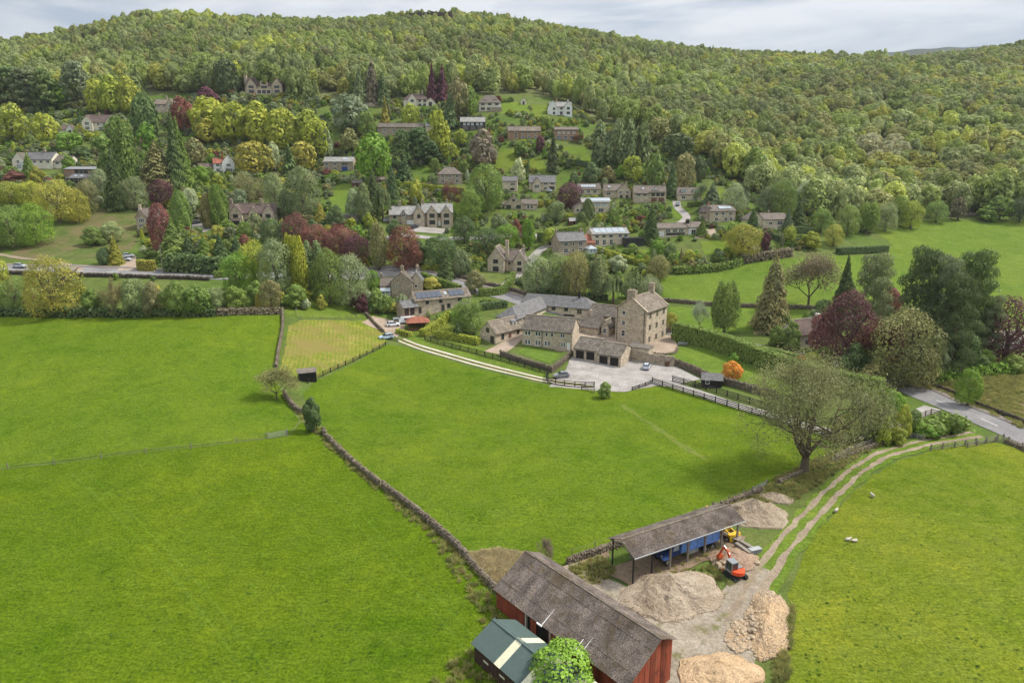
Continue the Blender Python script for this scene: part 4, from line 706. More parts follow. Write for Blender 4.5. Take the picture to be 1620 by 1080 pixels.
# ------------------------------------------------------------------ garden planting that fills the village
def gardens():
    rng = random.Random(4); cols = 'GGGSSFLYOMKDWR'; pts = []
    cl = [(P, min(q[0] for q in P), max(q[0] for q in P), min(q[1] for q in P), max(q[1] for q in P)) for P in CLEAR]
    regs = [([(0, 230), (0, 300), (140, 330), (250, 420), (600, 425), (620, 400), (860, 470), (1000, 420), (1060, 428), (1260, 395), (1300, 360), (1230, 335), (1150, 262), (1040, 225), (940, 195), (905, 172), (760, 158), (560, 165), (400, 155), (200, 165), (0, 178)], 290), ([(0, 440), (360, 445), (560, 470), (560, 490), (300, 494), (0, 494)], 36), ([(575, 470), (600, 478), (640, 488), (640, 498), (590, 496)], 14), ([(1200, 495), (1290, 520), (1300, 560), (1240, 556)], 12), ([(660, 500), (735, 505), (755, 545), (690, 530)], 12), ([(1440, 560), (1620, 560), (1620, 575), (1460, 598)], 16), ([(1040, 425), (1000, 475), (960, 470), (960, 420)], 10)]
    for P, n in regs:
        xs = [q[0] for q in P]; ys = [q[1] for q in P]; k = 0; tries = 0
        while k < n and tries < n * 30:
            tries += 1; px, py = rng.uniform(min(xs), max(xs)), rng.uniform(min(ys), max(ys))
            if not bool(inpoly(np.array([px]), np.array([py]), P)[0]): continue
            p = at(px, py)
            if any(b[1] - 1 < p.x < b[2] + 1 and b[3] - 1 < p.y < b[4] + 1 and bool(inpoly(np.array([p.x]), np.array([p.y]), b[0])[0]) for b in cl): continue
            if any((p.x - q[0]) ** 2 + (p.y - q[1]) ** 2 < q[2] ** 2 for q in pts): continue
            kind = rng.choices('srctyw', (50, 26, 8, 6, 8, 2))[0]; hm = rng.uniform(1.2, 3.8) if kind == 's' else rng.uniform(3.5, 7.5); wm = hm * (rng.uniform(.9, 1.5) if kind in 's' else {'r': .85, 'c': .4, 't': .45, 'y': .35, 'w': .8}[kind])
            # a plant must not stand in front of a house closely
            if any(abs(px - h[0]) < h[2] and -4 < py - h[1] < 9 + hm * 1.4 for h in HPX) : hm *= .4; wm *= .7; kind = 's'
            if hm < .9: continue
            pts.append((p.x, p.y, max(1.6, wm * .5))); plant(px, py - 10, py, 10, kind, rng.choice(cols) if kind != 'c' else rng.choice('DGOM'), pos=p, hm=hm, wm=wm, lo=True, group='shrubs and small trees in the hillside gardens'); k += 1
def shrubbery():
    rng = np.random.default_rng(21); n = 60000; P = [(-150, 178), (0, 176), (200, 163), (400, 150), (560, 163), (760, 156), (905, 170), (940, 193), (1040, 223), (1150, 262), (1230, 335), (1300, 358), (1262, 398), (1180, 410), (1060, 428), (1040, 470), (860, 470), (800, 440), (700, 436), (620, 424), (380, 426), (250, 420), (140, 330), (0, 320), (-150, 320)]
    W_ = [at(*q) for q in P]; x = rng.uniform(min(q.x for q in W_), max(q.x for q in W_), n); y = rng.uniform(min(q.y for q in W_), max(q.y for q in W_), n); z = hz(x, y); f = y * CP - (z - CAMZ) * SP; px = 810 + 1080 * x / f; py = 540 - 1080 * (y * SP + (z - CAMZ) * CP) / f
    k = inpoly(px, py, P); P2 = [(-100, 440), (360, 446), (560, 455), (585, 488), (560, 484), (300, 495), (-100, 495)]; k |= inpoly(px, py, P2); k |= inpoly(px, py, [(1445, 572), (1640, 562), (1640, 584), (1465, 602)]); k |= inpoly(px, py, [(1205, 500), (1290, 524), (1300, 566), (1230, 560)]); k |= inpoly(px, py, [(1350, 640), (1405, 635), (1435, 690), (1340, 708)])
    x, y, z, px, py = (q[k] for q in (x, y, z, px, py))
    bad = np.zeros(len(x), bool)
    for Q in CLEAR: bad |= inpoly(x, y, Q)
    for hx, hy, hw in HPX: bad |= (np.abs(px - hx) < hw) & (py > hy - 2) & (py < hy + 7)
    dens = .5 + .5 * np.sin(x * .13 + 2 * np.sin(y * .05)) * np.sin(y * .15 + 2 * np.sin(x * .06)); k = ~bad & (rng.uniform(size=len(x)) < np.clip(1.6 * dens - .32, 0, 1)); x, y, z, px, py = (q[k] for q in (x, y, z, px, py)); cell = {}; keep = []
    for i in range(len(x)):
        c = (int(x[i] // 3), int(y[i] // 3)); 
        if any((x[j] - x[i]) ** 2 + (y[j] - y[i]) ** 2 < 3.6 for a in (-1, 0, 1) for b in (-1, 0, 1) for j in cell.get((c[0] + a, c[1] + b), ())): continue
        cell.setdefault(c, []).append(i); keep.append(i)
    x, y, z, px, py = (q[keep] for q in (x, y, z, px, py)); n = len(x); base = np.array([C[c] for c in 'GSFLYOMKDWR']); cp = np.array([.24, .16, .08, .09, .06, .11, .1, .05, .06, .03, .02]); ci = rng.choice(11, n, p=cp / cp.sum()); col = base[ci] * rng.uniform(.75, 1.15, (n, 1))
    h = rng.uniform(1.0, 3.4, n) * np.where((px < 560) & (py < 400), 1.35, 1); w = h * rng.uniform(.9, 1.6, n); shrub_points('shrubbery', 'low mixed shrubbery filling the gardens and banks between the houses', x, y, z, w, h, col, rng)
def shrub_points(name, label, x, y, z, w, h, col, rng):
    n = len(x); me = bpy.data.meshes.new(name); me.vertices.add(n); me.vertices.foreach_set('co', np.stack([x, y, z - .15], 1).astype('f').ravel())
    def attr(nm, ty, key, a): q = me.attributes.new(nm, ty, 'POINT'); q.data.foreach_set(key, np.ascontiguousarray(a).ravel())
    attr('tint', 'FLOAT_COLOR', 'color', np.column_stack([col, np.ones(n)]).astype('f')); attr('size', 'FLOAT_VECTOR', 'vector', np.stack([w, w, h], 1).astype('f')); attr('turn', 'FLOAT_VECTOR', 'vector', np.stack([np.zeros(n), np.zeros(n), rng.uniform(0, 6.28, n)], 1).astype('f')); attr('which', 'INT', 'value', rng.integers(0, 4, n).astype('i'))
    pr = [bpy.data.objects.new('shrubbery_bush', quadmesh('shrubbery_bush', v_round(np.random.default_rng(80 + k), 9 + k, 900, .042, -.05), 'leafi')) for k in range(4)]
    o = ob(name, me, kind='stuff', label=label); scatter(o, pr, me)
# ------------------------------------------------------------------ the wood on the hill
def wood():
    rng = np.random.default_rng(11)
    xs, ys = [], []; X0, X1, Y0, Y1 = -760, 880, 300, 960
    n = 32000; x = rng.uniform(X0, X1, n); y = rng.uniform(Y0, Y1, n); z = hz(x, y)
    k = woodmask(x, y, z); f = y * CP - (z - CAMZ) * SP; px = 810 + 1080 * x / f; py = 540 - 1080 * (y * SP + (z - CAMZ) * CP) / f; k &= (px > -120) & (px < 1740)
    x, y, z, px, py, f = (q[k] for q in (x, y, z, px, py, f))
    ok = np.ones(len(x), bool)
    for hx, hy, hw in HPX: ok &= ~((np.abs(px - hx) < hw) & (py > hy - 3) & (py < hy + 30))
    x, y, z, px, py, f = (q[ok] for q in (x, y, z, px, py, f))
    # thin to a minimum spacing with a hash grid
    cell = {}; keep = []
    for i in rng.permutation(len(x)):
        c = (int(x[i] // 5), int(y[i] // 5)); r = 4.0 + .6 * (i % 3)
        if any((x[j] - x[i]) ** 2 + (y[j] - y[i]) ** 2 < r * r for a in (-1, 0, 1) for b in (-1, 0, 1) for j in cell.get((c[0] + a, c[1] + b), ())): continue
        cell.setdefault(c, []).append(i); keep.append(i)
    keep = np.array(keep); x, y, z, px, py, f = (q[keep] for q in (x, y, z, px, py, f)); n = len(x)
    h = rng.uniform(7.5, 11.5, n); big = rng.uniform(size=n) < .13; w = rng.uniform(7.4, 10.2, n); w[big] *= 1.45; h[big] *= 1.12
    rt0 = np.clip((px - 950) / 350, 0, 1) * np.clip((py - 60) / 60, 0, 1); w *= 1 + .3 * rt0 * rng.uniform(0, 1.4, n); h *= rng.uniform(.85, 1.2, n)
    edge = np.clip(1 - (np.interp(px, WLX, WLY) - py) / 34, 0, 1); w *= 1 + .25 * edge; h *= 1 + .55 * edge
    right = np.clip((px - 1000) / 400, 0, 1) * np.clip((380 - py) / 80, 0, 1)
    patch = np.sin(x * .021 + 2) * np.sin(y * .027 + 1) + .6 * np.sin(x * .05 + y * .04) * np.sin(y * .06 - x * .02)
    base = np.array([C['G'], C['S'], C['Y'], C['O'], C['D'], C['N'], C['M'], C['K'], C['L']]); P0 = np.array([.38, .22, .03, .12, .03, .015, .09, .06, .05])
    col = np.zeros((n, 3)); typ = np.zeros(n, int); cid = np.zeros(n, int)
    for i in range(n):
        p = P0.copy(); p[2] += .07 * right[i]; p[3] += .12 * right[i]; p[5] += .03 * right[i]; p[8] += .22 * max(patch[i], 0); p[2] += .08 * max(patch[i], 0); p[4] += .10 * max(-patch[i] - .4, 0); p[6] += .1 * max(-patch[i], 0)
        if py[i] > 100 and px[i] < 560 and py[i] < 170: p[4] += .12
        p[5] *= .5; kc = (int((x[i] + 9 * math.sin(y[i] * .07)) // 30) * 73 + int((y[i] + 9 * math.sin(x[i] * .06)) // 38) * 191) % 997; c = int(np.random.default_rng(kc).choice(9, p=p / p.sum())) if rng.uniform() < .5 else rng.choice(9, p=p / p.sum()); cid[i] = c; col[i] = (base[c] * .55 + np.array([.32, .345, .105]) * .45) * rng.uniform(1.05, 1.35) * (1 + .18 * np.clip(patch[i], -1, 1)); h[i] *= rng.uniform(.9, 1.12); typ[i] = rng.choice([0, 1, 2, 3, 4], p=[.34, .3, .24, .08, .04])
        if c == 4 and rng.uniform() < .5: typ[i] = 5; w[i] *= .6; h[i] *= 1.1
    pc = (np.abs(px - 1388) < 52 - .9 * np.abs(py - 247)) & (py > 232) & (py < 264); col[pc] = np.array([.46, .45, .25]); typ[pc] = 1
    # the first three hundred that show largest stand on their own
    cand = np.argsort(f)[:90]; m_ = np.ones(n, bool); m_[cand] = False
    lo = {}
    for i in cand:
        kd = 'c' if typ[i] == 5 else 't' if typ[i] in (3,) else 'r'; cr_, tr_ = pick(kd, True); cc = 'GSYODNMKL'[cid[i]]
        r_ = thing(KN[kd][0], '', KN[kd][1], (x[i], y[i], z[i]), random.uniform(0, 6.28), 'trees along the lower edge of the hillside wood', sc=(w[i], w[i], h[i]))
        ob('crown', cr_, r_, color=tuple(col[i])); ob('trunk', tr_, r_); PLANTS.append((r_, px[i], py[i] - 8, cc, kd, h[i]))
    x, y, z, w, h, col, typ = (q[m_] for q in (x, y, z, w, h, col, typ)); n = len(x)
    protos = []
    for k in range(6):
        r2 = np.random.default_rng(50 + k); tr = MB(); tr.tube((0, 0, -.1), (0, 0, .6), .02, .01, 5); V = v_cone(r2, 800, .045, .8) if k == 5 else v_tall(r2, 900, .044) if k == 3 else v_round(r2, [12, 15, 9, 0, 18][k], 1700, .035, .05)
        o = bpy.data.objects.new('woodland_tree', quadmesh('woodland_tree', V, 'leafi', tr)); protos.append(o)
    me = bpy.data.meshes.new('woodland'); me.vertices.add(n); me.vertices.foreach_set('co', np.stack([x, y, z - .2], 1).astype('f').ravel())
    def attr(nm, ty, key, a): q = me.attributes.new(nm, ty, 'POINT'); q.data.foreach_set(key, np.ascontiguousarray(a).ravel())
    attr('tint', 'FLOAT_COLOR', 'color', np.column_stack([col, np.ones(n)]).astype('f')); attr('size', 'FLOAT_VECTOR', 'vector', np.stack([w, w, h], 1).astype('f')); attr('turn', 'FLOAT_VECTOR', 'vector', np.stack([np.zeros(n), np.zeros(n), rng.uniform(0, 6.28, n)], 1).astype('f')); attr('which', 'INT', 'value', typ.astype('i'))
    o = ob('woodland', me, kind='stuff'); o['label'] = 'dense mixed wood of spring-green trees covering the hill up to the skyline'; o['category'] = 'woodland'
    scatter(o, protos, me)
def scatter(o, protos, me):
    g = bpy.data.node_groups.new('scatter', 'GeometryNodeTree'); g.interface.new_socket('Geometry', in_out='INPUT', socket_type='NodeSocketGeometry'); g.interface.new_socket('Geometry', in_out='OUTPUT', socket_type='NodeSocketGeometry')
    gi = g.nodes.new('NodeGroupInput'); go = g.nodes.new('NodeGroupOutput'); ip = g.nodes.new('GeometryNodeInstanceOnPoints'); gt = g.nodes.new('GeometryNodeGeometryToInstance')
    for p in reversed(protos):
        oi = g.nodes.new('GeometryNodeObjectInfo'); oi.inputs['Object'].default_value = p; oi.inputs['As Instance'].default_value = False; g.links.new(oi.outputs['Geometry'], gt.inputs[0])
    def na(nm, dt): q = g.nodes.new('GeometryNodeInputNamedAttribute'); q.data_type = dt; q.inputs[0].default_value = nm; return q.outputs[0]
    g.links.new(gi.outputs[0], ip.inputs['Points']); g.links.new(gt.outputs[0], ip.inputs['Instance']); ip.inputs['Pick Instance'].default_value = True
    g.links.new(na('which', 'INT'), ip.inputs['Instance Index'])
    e2r = g.nodes.new('FunctionNodeEulerToRotation'); g.links.new(na('turn', 'FLOAT_VECTOR'), e2r.inputs[0]); g.links.new(e2r.outputs[0], ip.inputs['Rotation']); g.links.new(na('size', 'FLOAT_VECTOR'), ip.inputs['Scale'])
    g.links.new(ip.outputs[0], go.inputs[0]); md = o.modifiers.new('scatter', 'NODES'); md.node_group = g
# ------------------------------------------------------------------ buildings
WC = {}
def winmesh(w, h, fr, glass):
    k = (round(w, 2), round(h, 2), fr, glass)
    if k in WC: return WC[k]
    m = MB(); t = .09 if fr != 'sframe' else .14; m.box(-w / 2 - t, -.05, -t - .03, w / 2 + t, 0, 0); m.box(-w / 2 - t, -.05, h, w / 2 + t, 0, h + t); m.box(-w / 2 - t, -.05, 0, -w / 2, 0, h); m.box(w / 2, -.05, 0, w / 2 + t, 0, h)
    nm = max(0, int(round(w / .75)) - 1)
    for i in range(nm): x = -w / 2 + w * (i + 1) / (nm + 1); m.box(x - .035, -.045, 0, x + .035, -.008, h)
    if h > 1.1: m.box(-w / 2, -.04, h * .5 - .03, w / 2, -.009, h * .5 + .03)
    g = MB(); g.box(-w / 2, -.02, 0, w / 2, -.003, h); WC[k] = (m.mesh('window', fr), g.mesh('pane', glass)); return WC[k]
def doormesh(w, h, mat):
    k = ('door', w, h, mat)
    if k in WC: return WC[k]
    m = MB(); m.box(-w / 2 - .1, -.06, 0, -w / 2, 0, h); m.box(w / 2, -.06, 0, w / 2 + .1, 0, h); m.box(-w / 2 - .1, -.06, h, w / 2 + .1, 0, h + .12)
    m.box(-w / 2, -.02, 0, w / 2, -.001, h, 1)
    n = 5 if w > 1.6 else 3
    for i in range(n): m.box(-w / 2, -.035, h * i / n + .02, w / 2, -.004, h * (i + 1) / n - .015, 1)
    WC[k] = m.mesh('door', ['sframe', mat]); return WC[k]
STY = {'w': ('wframe', 'glass'), 's': ('sframe', 'glass'), 'd': ('dframe', 'glass'), 'p': ('wframe', 'pglass')}
HPX = []
def walls(b, root):
    x0, y0, L, W_, h, rise, rd = b[:7]; wm = b[7]; hip = len(b) > 9 and b[9]; x1, y1 = x0 + L, y0 + W_; zb = -2.5; m = MB()
    if rd == 'f' or hip: m.box(x0, y0, zb, x1, y1, h + (.0 if hip else rise))
    elif rd == 'x': m.prism([(y0, zb), (y1, zb), (y1, h), ((y0 + y1) / 2, h + rise - .12), (y0, h)], x0, x1, 'x')
    else: m.prism([(x0, zb), (x1, zb), (x1, h), ((x0 + x1) / 2, h + rise - .12), (x0, h)], y0, y1, 'y')
    m.obj('wall', wm, root)
def roofs(b, root):
    x0, y0, L, W_, h, rise, rd = b[:7]; rm = b[8]; hip = len(b) > 9 and b[9]; x1, y1 = x0 + L, y0 + W_; m = MB(); o, v, th = .35, .12, .14
    if rd == 'f': m.box(x0 - .2, y0 - .2, h + rise - .02, x1 + .2, y1 + .2, h + rise + .16); m.obj('roof', rm, root); return
    sw = rd == 'y'; a0, a1, c0, c1 = (x0, x1, y0, y1) if not sw else (y0, y1, x0, x1); half = (c1 - c0) / 2; mid = (c0 + c1) / 2; sl = rise / half; e_ = h - o * sl + .03; r = h + rise + .03
    P = (lambda a, c, z: (a, c, z)) if not sw else (lambda a, c, z: (c, a, z))
    if hip:
        hp = half * .95; A0, A1, C0, C1 = a0 - o, a1 + o, c0 - o, c1 + o; T = [P(A0, C0, e_), P(A1, C0, e_), P(A1, C1, e_), P(A0, C1, e_), P(a0 + hp, mid, r), P(a1 - hp, mid, r)]
        if hip == 2: T[4] = P(a0 - v, mid, r)      # hipped at one end only
        if hip == 3: T[5] = P(a1 + v, mid, r)
        U = [(q[0], q[1], q[2] - th) for q in T[:4]]; i = len(m.v); m.v += T + U
        for f in ((0, 1, 5, 4), (1, 2, 5), (2, 3, 4, 5), (3, 0, 4), (6, 7, 1, 0), (7, 8, 2, 1), (8, 9, 3, 2), (9, 6, 0, 3), (9, 8, 7, 6)): m.f.append(tuple(k for k in (f[::-1] if sw else f))); m.mi.append(0)
    else:
        A0, A1 = a0 - v, a1 + v; pr = [(c0 - o, e_), (mid, r), (c1 + o, e_), (c1 + o, e_ - th), (mid, r - th * 1.15), (c0 - o, e_ - th)]
        m.prism(pr, A0, A1, 'x' if not sw else 'y'); rr = MB(); rr.bar(P(A0, mid, r + .03), P(A1, mid, r + .03), .3, .14)
    q = m.obj('roof', rm, root)
    if not hip: rr.obj('ridge', 'lead' if rm in ('slate', 'slatep') else 'sframe', q)
    g = MB()
    for c in (c0 - o - .04, c1 + o + .04): g.bar(P(a0, c, e_ - th * .4), P(a1, c, e_ - th * .4), .11, .11)
    g.obj('gutter', 'pipe', q)
def house(label, px, py, yaw, blocks, wins=(), chims=(), name='stone_house', cat='house', short=None, pos=None, extras=None, doors=()):
    p = pos or at(px, py); rz = R(yaw); root = thing(name, label, cat, p, rz)
    if short: LAND.append((px, py - 8, short))
    c, s_ = math.cos(rz), math.sin(rz); d = dep(p) / 1080
    for b in blocks:
        walls(b, root); roofs(b, root); x0, y0, L, W_ = b[:4]; e_ = 1.2
        CLEAR.append([(p.x + c * x - s_ * y, p.y + s_ * x + c * y) for x, y in ((x0 - e_, y0 - e_), (x0 + L + e_, y0 - e_), (x0 + L + e_, y0 + W_ + e_), (x0 - e_, y0 + W_ + e_))])
    HPX.append((px, py, max(b[0] + b[2] for b in blocks) / d * .9 + 4))
    def place(bi, face, u, z):
        x0, y0, L, W_ = blocks[bi][:4]
        return {'f': ((x0 + u, y0, z), 0), 'b': ((x0 + L - u, y0 + W_, z), math.pi), 'r': ((x0 + L, y0 + u, z), math.pi / 2), 'l': ((x0, y0 + W_ - u, z), -math.pi / 2)}[face]
    for bi, face, us, z, w, h, st in wins:
        fm, gm = winmesh(w, h, *STY[st])
        for u in us: l, a = place(bi, face, u, z); o = ob('window', fm, root, l, a); ob('pane', gm, o)
    for bi, face, u, w, h, mat in doors:
        l, a = place(bi, face, u, 0 if len(blocks[bi]) < 11 else 0); ob('garage_door' if w > 1.6 else 'door', doormesh(w, h, mat), root, l, a)
    for cx, cy, z0, z1, w, dd, mat in chims:
        m = MB(); m.box(cx - w / 2, cy - dd / 2, z0, cx + w / 2, cy + dd / 2, z1); m.box(cx - w / 2 - .09, cy - dd / 2 - .09, z1 - .28, cx + w / 2 + .09, cy + dd / 2 + .09, z1 - .12); ch = m.obj('chimney', mat, root)
        for k in range(max(1, int(w / .55))): q = MB(); q.tube((0, 0, z1), (0, 0, z1 + .45), .14, .11, 8); n = max(1, int(w / .55)); q.obj('chimney_pot', 'tiler' if mat != 'stoned' else 'stonep', ch, loc=(cx + (k - (n - 1) / 2) * .5, cy, 0))
    if extras: extras(root)
    return root
def skylights(bs):      # (x, y, z, w, d, pitch_deg, mat)
    def f(root):
        for x, y, z, w, d, pt, mat in bs:
            m = MB(); m.box(-w / 2, -d / 2, 0, w / 2, d / 2, .08); o = m.obj('rooflight', mat, root, loc=(x, y, z)); o.rotation_euler = (R(pt), 0, 0)
    return f
def village():
    X = 'x'; Y = 'y'
    house('large stone house with three front gables and dark roof above the road', 398, 357, 4, [(-9.5, 2, 19, 7, 5, 3.6, X, 'stone', 'tilem'), (-8.5, 0, 5, 5, 5.2, 3.0, Y, 'stone', 'tilem'), (-1.2, 1.2, 3.4, 3, 5.2, 2.0, Y, 'stone', 'tilem'), (4.6, 0, 4.6, 5, 5.2, 2.8, Y, 'stone', 'tilem'), (-7.9, -1, 3.8, 1, 2.4, .5, X, 'stone', 'tilem'), (5.2, -1, 3.4, 1, 2.4, .5, X, 'stone', 'tilem')],
          [(1, 'f', (2.5,), 3.2, 1.8, 1.3, 'd'), (2, 'f', (1.7,), 3.5, 1.5, 1.1, 'd'), (3, 'f', (2.3,), 3.2, 1.8, 1.3, 'd'), (4, 'f', (1.9,), .5, 3.0, 1.7, 'd'), (5, 'f', (1.7,), .5, 2.7, 1.7, 'd'), (0, 'f', (7.2, 12.5), .8, 1.6, 1.5, 'd'), (0, 'f', (13.0,), 3.3, 1, 1, 'd'), (0, 'r', (3.5,), 3.2, 1.2, 1.2, 'd')], [(-9, 5.5, 4, 10.3, 1.1, .9, 'stoned'), (3.2, 5.5, 6, 10.3, 1.2, .9, 'stoned')], short='the stone house with three gables')
    house('sprawling two-storey stone house with pale roofs and a white garage door', 668, 358, 8, [(-13.5, 1, 11, 8, 5, 3.2, X, 'stoned', 'slatep'), (-3.5, -.5, 4.5, 9, 5.6, 3.2, Y, 'stone', 'slatep'), (0, 1.5, 13, 8, 5.6, 3.6, X, 'stone', 'slatep'), (2.2, 0, 4, 6, 5.8, 2.6, Y, 'stone', 'slatep'), (8.2, 0, 4, 6, 5.8, 2.6, Y, 'stone', 'slatep'), (-16, 3, 2.5, 4, 2.3, 1.2, X, 'stoned', 'slatep'), (-8.6, .4, 2.2, 4, 5.2, 1.6, Y, 'stoned', 'slatep')],
          [(3, 'f', (2,), 3.6, 2, 1.5, 'd'), (3, 'f', (2,), .8, 2.2, 1.6, 'd'), (4, 'f', (2,), 3.6, 2, 1.5, 'd'), (4, 'f', (2,), .8, 2.2, 1.6, 'd'), (2, 'f', (7.3,), 3.6, 1, 1.3, 'd'), (1, 'f', (2.2,), 3.5, 1.2, 1.4, 'd'), (6, 'f', (1.1,), 4.0, 1.3, 1.2, 'w'), (0, 'f', (2.2,), 3.2, 1.1, 1.1, 'd'), (2, 'r', (3, 5.5), 3.4, 1, 1.4, 'd')], [(-9, 5, 6, 10.2, 1.1, .9, 'stoned'), (.5, 5.5, 7, 10.8, .9, .9, 'stoned'), (5.6, 6, 8, 10.9, .9, .9, 'stoned'), (10.8, 6, 8, 10.6, .9, .9, 'stoned')], short='the sprawling pale-roofed stone house',
          doors=[(0, 'f', 8.2, 4.6, 2.5, 'wframe'), (2, 'f', 7.2, 1, 2.1, 'wframe')], extras=skylights([(-4.9, 2.8, 6.0, .9, 1.2, 38, 'pglass'), (-10.5, 2.8, 6.0, .9, 1.2, 38, 'pglass')]))
    house('church-like stone house with steep gables and a tall central chimney', 797, 432, -8, [(-6, 0, 6, 10, 5.4, 4, Y, 'stone', 'tileb'), (0, 3, 7, 6.4, 4.6, 3.4, X, 'stone', 'tileb'), (3.4, 1, 4.4, 8, 4.6, 3.3, Y, 'stone', 'tileb')],
          [(0, 'f', (3,), 3.6, 1.7, 1.3, 'd'), (0, 'f', (3,), .7, 2, 1.6, 'd'), (2, 'f', (2.2,), 3.0, 1.3, 1.2, 'd'), (2, 'f', (2.2,), .6, 1.6, 1.3, 'd'), (1, 'f', (1.6,), 2.8, .6, .8, 'd'), (2, 'r', (3,), 2.8, 1, 1, 'd')], [(.6, 4, 0, 11.6, 1.2, 1.2, 'stone'), (6.4, 7.6, 4, 9.4, .7, .7, 'stoned')], short='the church-like stone house')
    house('stone cottage with blue-grey slate roof, red-tiled wing and white conservatory', 906, 402, 22, [(-6, 0, 12, 7, 5.4, 2.9, X, 'stoned', 'slate'), (6, 1, 4.5, 6, 4.3, 2.8, X, 'brick', 'tiler'), (5.4, -3.2, 3.6, 4, 2.3, 1.0, Y, 'white', 'pglass', 1)],
          [(0, 'f', (3, 9.3), 3.3, 1.6, 1.3, 'w'), (0, 'f', (3, 9.3), .7, 1.7, 1.6, 'w'), (0, 'f', (6.2,), 3.4, .8, 1, 'w'), (2, 'f', (1.0, 2.6), .6, 1.1, 1.4, 'p'), (2, 'l', (1, 2.5), .6, 1.1, 1.4, 'p'), (2, 'r', (1, 2.5), .6, 1.1, 1.4, 'p'), (0, 'f', (6.2,), 1, .9, 1.1, 'w')], [(-5.5, 3.5, 5, 9.4, .9, .9, 'stoned'), (5.2, 3.5, 5, 9.4, .9, .9, 'stoned')], short='the slate-roofed cottage with a conservatory')
    house('long low stone house with pale solar roof and a glass-walled extension', 966, 388, 16, [(-8, 0, 16, 7, 4.8, 2.0, X, 'stonep', 'slatep'), (5, -3.4, 8, 4.5, 2.6, .2, 'f', 'dframe', 'pipe')],
          [(0, 'f', (2, 5, 8, 12, 14.5), 3.1, 1.4, 1.1, 'w'), (0, 'f', (2.2, 5.2, 8.2), .3, 1.3, 1.9, 'w'), (1, 'f', (1.2, 3.2, 5.2, 7), .3, 1.6, 2.0, 'd'), (1, 'l', (1.2, 3), .3, 1.3, 2.0, 'd')], [(7.2, 3.5, 5.5, 7.6, .8, .8, 'brick')], short='the long low stone house', extras=skylights([(x, 1.7, 5.83, 2.5, 3.0, 29.7, 'pglass') for x in (-5.5, -2.8, -.1, 2.6, 5.3)]))
    house('long brown-roofed bungalow with white gable end and dark cladding', 1076, 373, 12, [(-10, 0, 14, 7, 3.4, 1.6, X, 'stonep', 'tileb'), (3.5, -.3, 7, 7.5, 3.6, 1.7, X, 'white', 'tileb')], [(0, 'f', (4.5, 7.5, 10.3), 1.5, 2.0, 1.2, 'w'), (1, 'f', (2.2,), .3, 1.8, 2.0, 'w'), (1, 'f', (4.6, 6.0), 1, 1.0, 1.3, 'w')], [(4.2, 2.6, 2, 6.4, 1.2, 1.0, 'pipe')], short='the long brown-roofed bungalow', doors=[(0, 'f', 1.6, 2.4, 2.1, 'wframe')],
          extras=lambda r: (lambda m: (m.box(-6.3, -.06, .3, 1.9, -.01, 1.35), m.obj('cladding', 'dframe', r)))(MB()))
    house('square stone house with pale rooflight and two gabled bays', 1143, 351, 14, [(-6, 0, 12, 7, 4.8, 2.2, X, 'stone', 'tileb'), (-7.5, 1, 3.4, 6, 4.4, 2.0, Y, 'stoned', 'tileb')], [(0, 'f', (3, 6, 9.5), 2.9, 1.3, 1.1, 'w'), (0, 'f', (3, 7.5, 10), .4, 1.4, 1.4, 'w')], [(-5.2, 3.5, 5, 8.2, .8, .8, 'brick'), (5.4, 3.5, 5, 7.8, .8, .8, 'brick')], short='the square stone house by the lane', extras=skylights([(1.5, 1.5, 6.0, 6, 2.0, 32, 'pglass')]))
    house('low stone house with grey-brown roof at the right edge of the village', 1213, 361, 6, [(-8, .6, 7, 7, 3.8, 2.4, Y, 'stonep', 'tileb'), (-2, 0, 11, 7.5, 3.8, 2.2, X, 'stonep', 'tileb')], [(1, 'f', (3.5,), 1.5, 1.4, 1, 'w'), (1, 'f', (7.6,), 1.5, 2.2, 1.2, 'w'), (0, 'f', (3.5,), 1.4, 1.8, 1.2, 'w'), (0, 'f', (3.5,), 4, .5, .6, 'd')], [(2.4, 4.5, 4, 6.9, .6, .6, 'stoned')], short='the grey-brown roofed house on the right')
    house('brown-roofed chalet house with two white dormer windows', 1091, 317, 0, [(-5.5, 0, 11, 7, 3.0, 2.9, X, 'stonep', 'tileb'), (-3.9, .8, 2.6, 3, 4.7, .2, 'f', 'white', 'lead'), (1.7, .8, 2.6, 3, 4.7, .2, 'f', 'white', 'lead')], [(1, 'f', (1.3,), 3.5, 1.8, 1, 'p'), (2, 'f', (1.3,), 3.5, 1.8, 1, 'p'), (0, 'f', (2.5, 8), .8, 1.8, 1.2, 'w')], [], short='the chalet with two white dormers')
    house('wide brown-roofed stone house with a dormer and dark garage doors', 1028, 320, -2, [(-7.5, 0, 15, 8, 4.4, 3.2, X, 'stone', 'tileb'), (-.2, -.3, 7.5, 4, 4.6, .1, 'f', 'stone', 'tileb'), (1.4, 1.2, 2.6, 3, 5.9, 1.2, Y, 'white', 'tileb')], [(1, 'f', (1.6, 3.8, 5.9), 2.9, 1.6, 1.4, 'd'), (0, 'f', (2.2, 5), 2.8, 1.6, 1.1, 'w'), (2, 'f', (1.3,), 5.0, 1.4, .8, 'w')], [(7, 4, 6, 8.6, .8, .8, 'stoned')], short='the wide house with dark garage doors', doors=[(1, 'f', 2, 2.6, 2.1, 'tb'), (1, 'f', 5.4, 2.6, 2.1, 'tb')], extras=skylights([(-3.2, 2, 6.2, 1, 1.2, 38, 'pglass')]))
